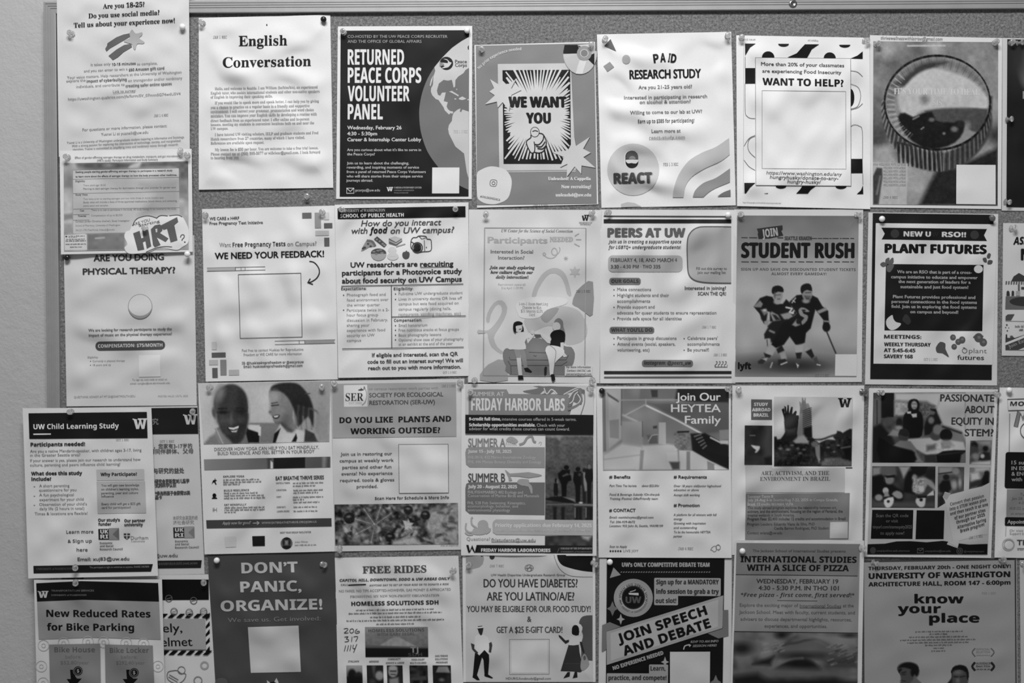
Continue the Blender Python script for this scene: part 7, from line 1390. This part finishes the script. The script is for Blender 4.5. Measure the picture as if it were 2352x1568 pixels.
PINS = [
    (166, 78, 'A', 'clear', 'holding the social media survey flyer beside its shooting star heading'), (422, 64, 'A', 'white', 'in the social media survey flyer, facing the English flyer'),
    (156, 361, 'B+A', 'clear', 'in the watercolour table flyer where it covers the frame'), (414, 349, 'B+A', 'clear', 'first of a pair in the watercolour table flyer corner', (.2, .25)), (431, 357, 'B', 'clear', 'lower of a pair in the watercolour table flyer corner'),
    (335, 524, 'B', 'clear', 'stuck in the hand-lettered bubble'), (432, 584, 'C+B', 'white', 'between the lettered bubble and the physical therapy flyer'), (158, 592, 'C', 'black', 'in the physical therapy flyer corner by the frame'),
    (466, 54, 'H', 'clear', 'in the English conversation flyer corner by the board frame corner'), (745, 46, 'H', 'black', 'in the English conversation flyer corner, towards the globe flyer'), (706, 452, None, 'clear', 'alone on bare board below the English conversation flyer'),
    (472, 494, 'I', 'clear', 'in the pregnancy test flyer beside its printed initiative line'), (741, 488, 'I', 'clear', 'on the pale squares of the pregnancy test flyer', (.25, -.2)),
    (787, 483, 'J', 'clear', 'on the black band of the food study flyer, start of lettering'), (1046, 480, 'J', 'clear', 'on the black band of the food study flyer, empty end'),
    (484, 889, 'K', 'clear', 'above the bald man in the yoga flyer'), (739, 890, 'K', 'clear', 'above the pony tail in the yoga flyer', (.3, .1)), (768, 881, 'L', 'clear', 'in the ecological restoration flyer corner by the yoga flyer'), (1056, 878, 'L', 'clear', 'in the ecological restoration flyer corner by its date stamp'),
    (780, 1258, 'L', 'clear', 'at the bottom of the fern photo', (.3, 0)), (790, 75, 'O', 'clear', 'in the dark globe flyer corner by its first printed word'), (1073, 72, 'O', 'white', 'in the dark globe flyer corner above the globe'),
    (1107, 115, 'P', 'clear', 'in the starburst flyer corner by its curved lettering'), (1358, 105, 'P', 'clear', 'in the starburst flyer corner above the compact disc'), (1389, 92, 'T', 'clear', 'in the paid research flyer corner by the grey triangle'), (1671, 84, 'T', 'clear', 'in the paid research flyer corner towards the food insecurity flyer'),
    (1703, 88, 'U', 'clear', 'in the food insecurity flyer corner towards the paid research flyer'), (1985, 93, 'U', 'clear', 'in the food insecurity flyer corner towards the glass dish poster', (.2, .5)),
    (2012, 102, 'V', 'clear', 'in the glass dish poster corner towards the food insecurity flyer'), (2284, 99, 'V', 'clear', 'in the glass dish poster corner towards the black poster', (.3, -.3)),
    (2322, 99, 'R1', 'clear', 'first of a pair in the black poster corner'), (2336, 100, 'R1', 'clear', 'second of a pair in the black poster corner', (.3, .4)), (2313, 275, 'R1', 'clear', 'halfway down the black poster edge', (0, .5)), (2309, 463, 'R1', 'clear', 'at the foot of the black poster edge', (.2, .5)),
    (1116, 491, 'Q', 'clear', 'in the sofa flyer corner towards the food study flyer', (.35, 0)), (1358, 490, 'Q', 'clear', 'in the sofa flyer corner beside its W emblem'), (1090, 873, 'Q', 'clear', 'at the foot of the sofa flyer near the restoration flyer'), (1361, 872, 'Q', 'clear', 'at the foot of the sofa flyer by its contact lines', (.3, 0)),
    (1394, 489, 'W', 'clear', 'on the double rule of the peer support flyer, heading end', (0, .35)), (1672, 494, 'W', 'white', 'on the double rule of the peer support flyer, hockey flyer end'), (1702, 492, 'X', 'clear', 'in the hockey flyer corner towards the peer support flyer', (.1, -.3)), (1967, 494, 'X', 'clear', 'in the hockey flyer corner towards the plant flyer', (.1, .4)),
    (2023, 503, 'Y', 'white', 'on the dark top band of the plant flyer'), (2278, 500, 'Y', 'grey', 'at the outer end of the plant flyer top band', (.2, -.4)), (2322, 524, 'R2', 'clear', 'in the pavilion flyer corner', (.2, .3)),
    (1081, 900, 'R', 'clear', 'beside the small first heading line of the marine labs flyer'), (1353, 893, 'R', 'clear', 'over the kelp drawing of the marine labs flyer', (.3, 0)), (1381, 897, 'Z', 'black', 'in the tea shop flyer corner'), (1671, 893, 'Z', 'clear', 'in the tea shop flyer corner above its heading', (.2, .3)),
    (1696, 896, 'AA', 'clear', 'in the bird flyer corner towards the tea shop flyer', (.4, 0)), (1979, 899, 'AA', 'grey', 'in the bird flyer corner above its W emblem', (0, .4)), (2019, 902, 'AC', 'clear', 'over the classroom collage photo', (.1, .3)), (2286, 903, 'AC', 'clear', 'by the heading of the classroom collage flyer', (.3, .3)),
    (2315, 896, 'R3', 'white', 'in the monthly workshop flyer corner'), (164, 945, 'D', 'clear', 'in the top margin of the English child learning flyer'), (173, 1302, 'D', 'clear', 'in the bottom band of the English child learning flyer', (.1, .3)), (443, 944, 'E', 'clear', 'over the W emblem of the Chinese child learning flyer', (.1, .3)),
    (174, 1336, 'F', 'clear', 'at the top of the bike parking flyer', (.1, .3)), (468, 1336, 'G', 'clear', 'in the helmet flyer black band', (0, .3)), (500, 1285, 'M', 'white', 'in the plain dark flyer, beside the first heading word'), (740, 1295, 'M', 'clear', 'in the plain dark flyer, towards the free rides flyer', (.25, .45)),
    (1042, 1308, 'N', 'clear', 'in the free rides flyer corner', (.4, .1)), (1078, 1295, 'S', 'clear', 'on the pale blob of the diabetes flyer'), (1361, 1292, 'S', 'clear', 'on the black blob of the diabetes flyer', (.4, .2)), (1400, 1289, 'AE', 'white', 'in the black debate flyer corner'),
    (1703, 1263, 'AB', 'white', 'in the pizza flyer corner towards the debate flyer'), (1977, 1258, 'AB', 'clear', 'in the pizza flyer corner towards the collage flyer', (.1, .4)), (2005, 1290, 'AD', 'clear', 'at the top of the film poster below the collage flyer', (.2, .5)), (2299, 1285, 'AD', 'clear', 'at the top of the film poster below the workshop flyer', (.3, .2)), (2349, 1294, 'R4', 'clear', 'in the blank grey flyer margin'),
]
for a in PINS: pin(*a)
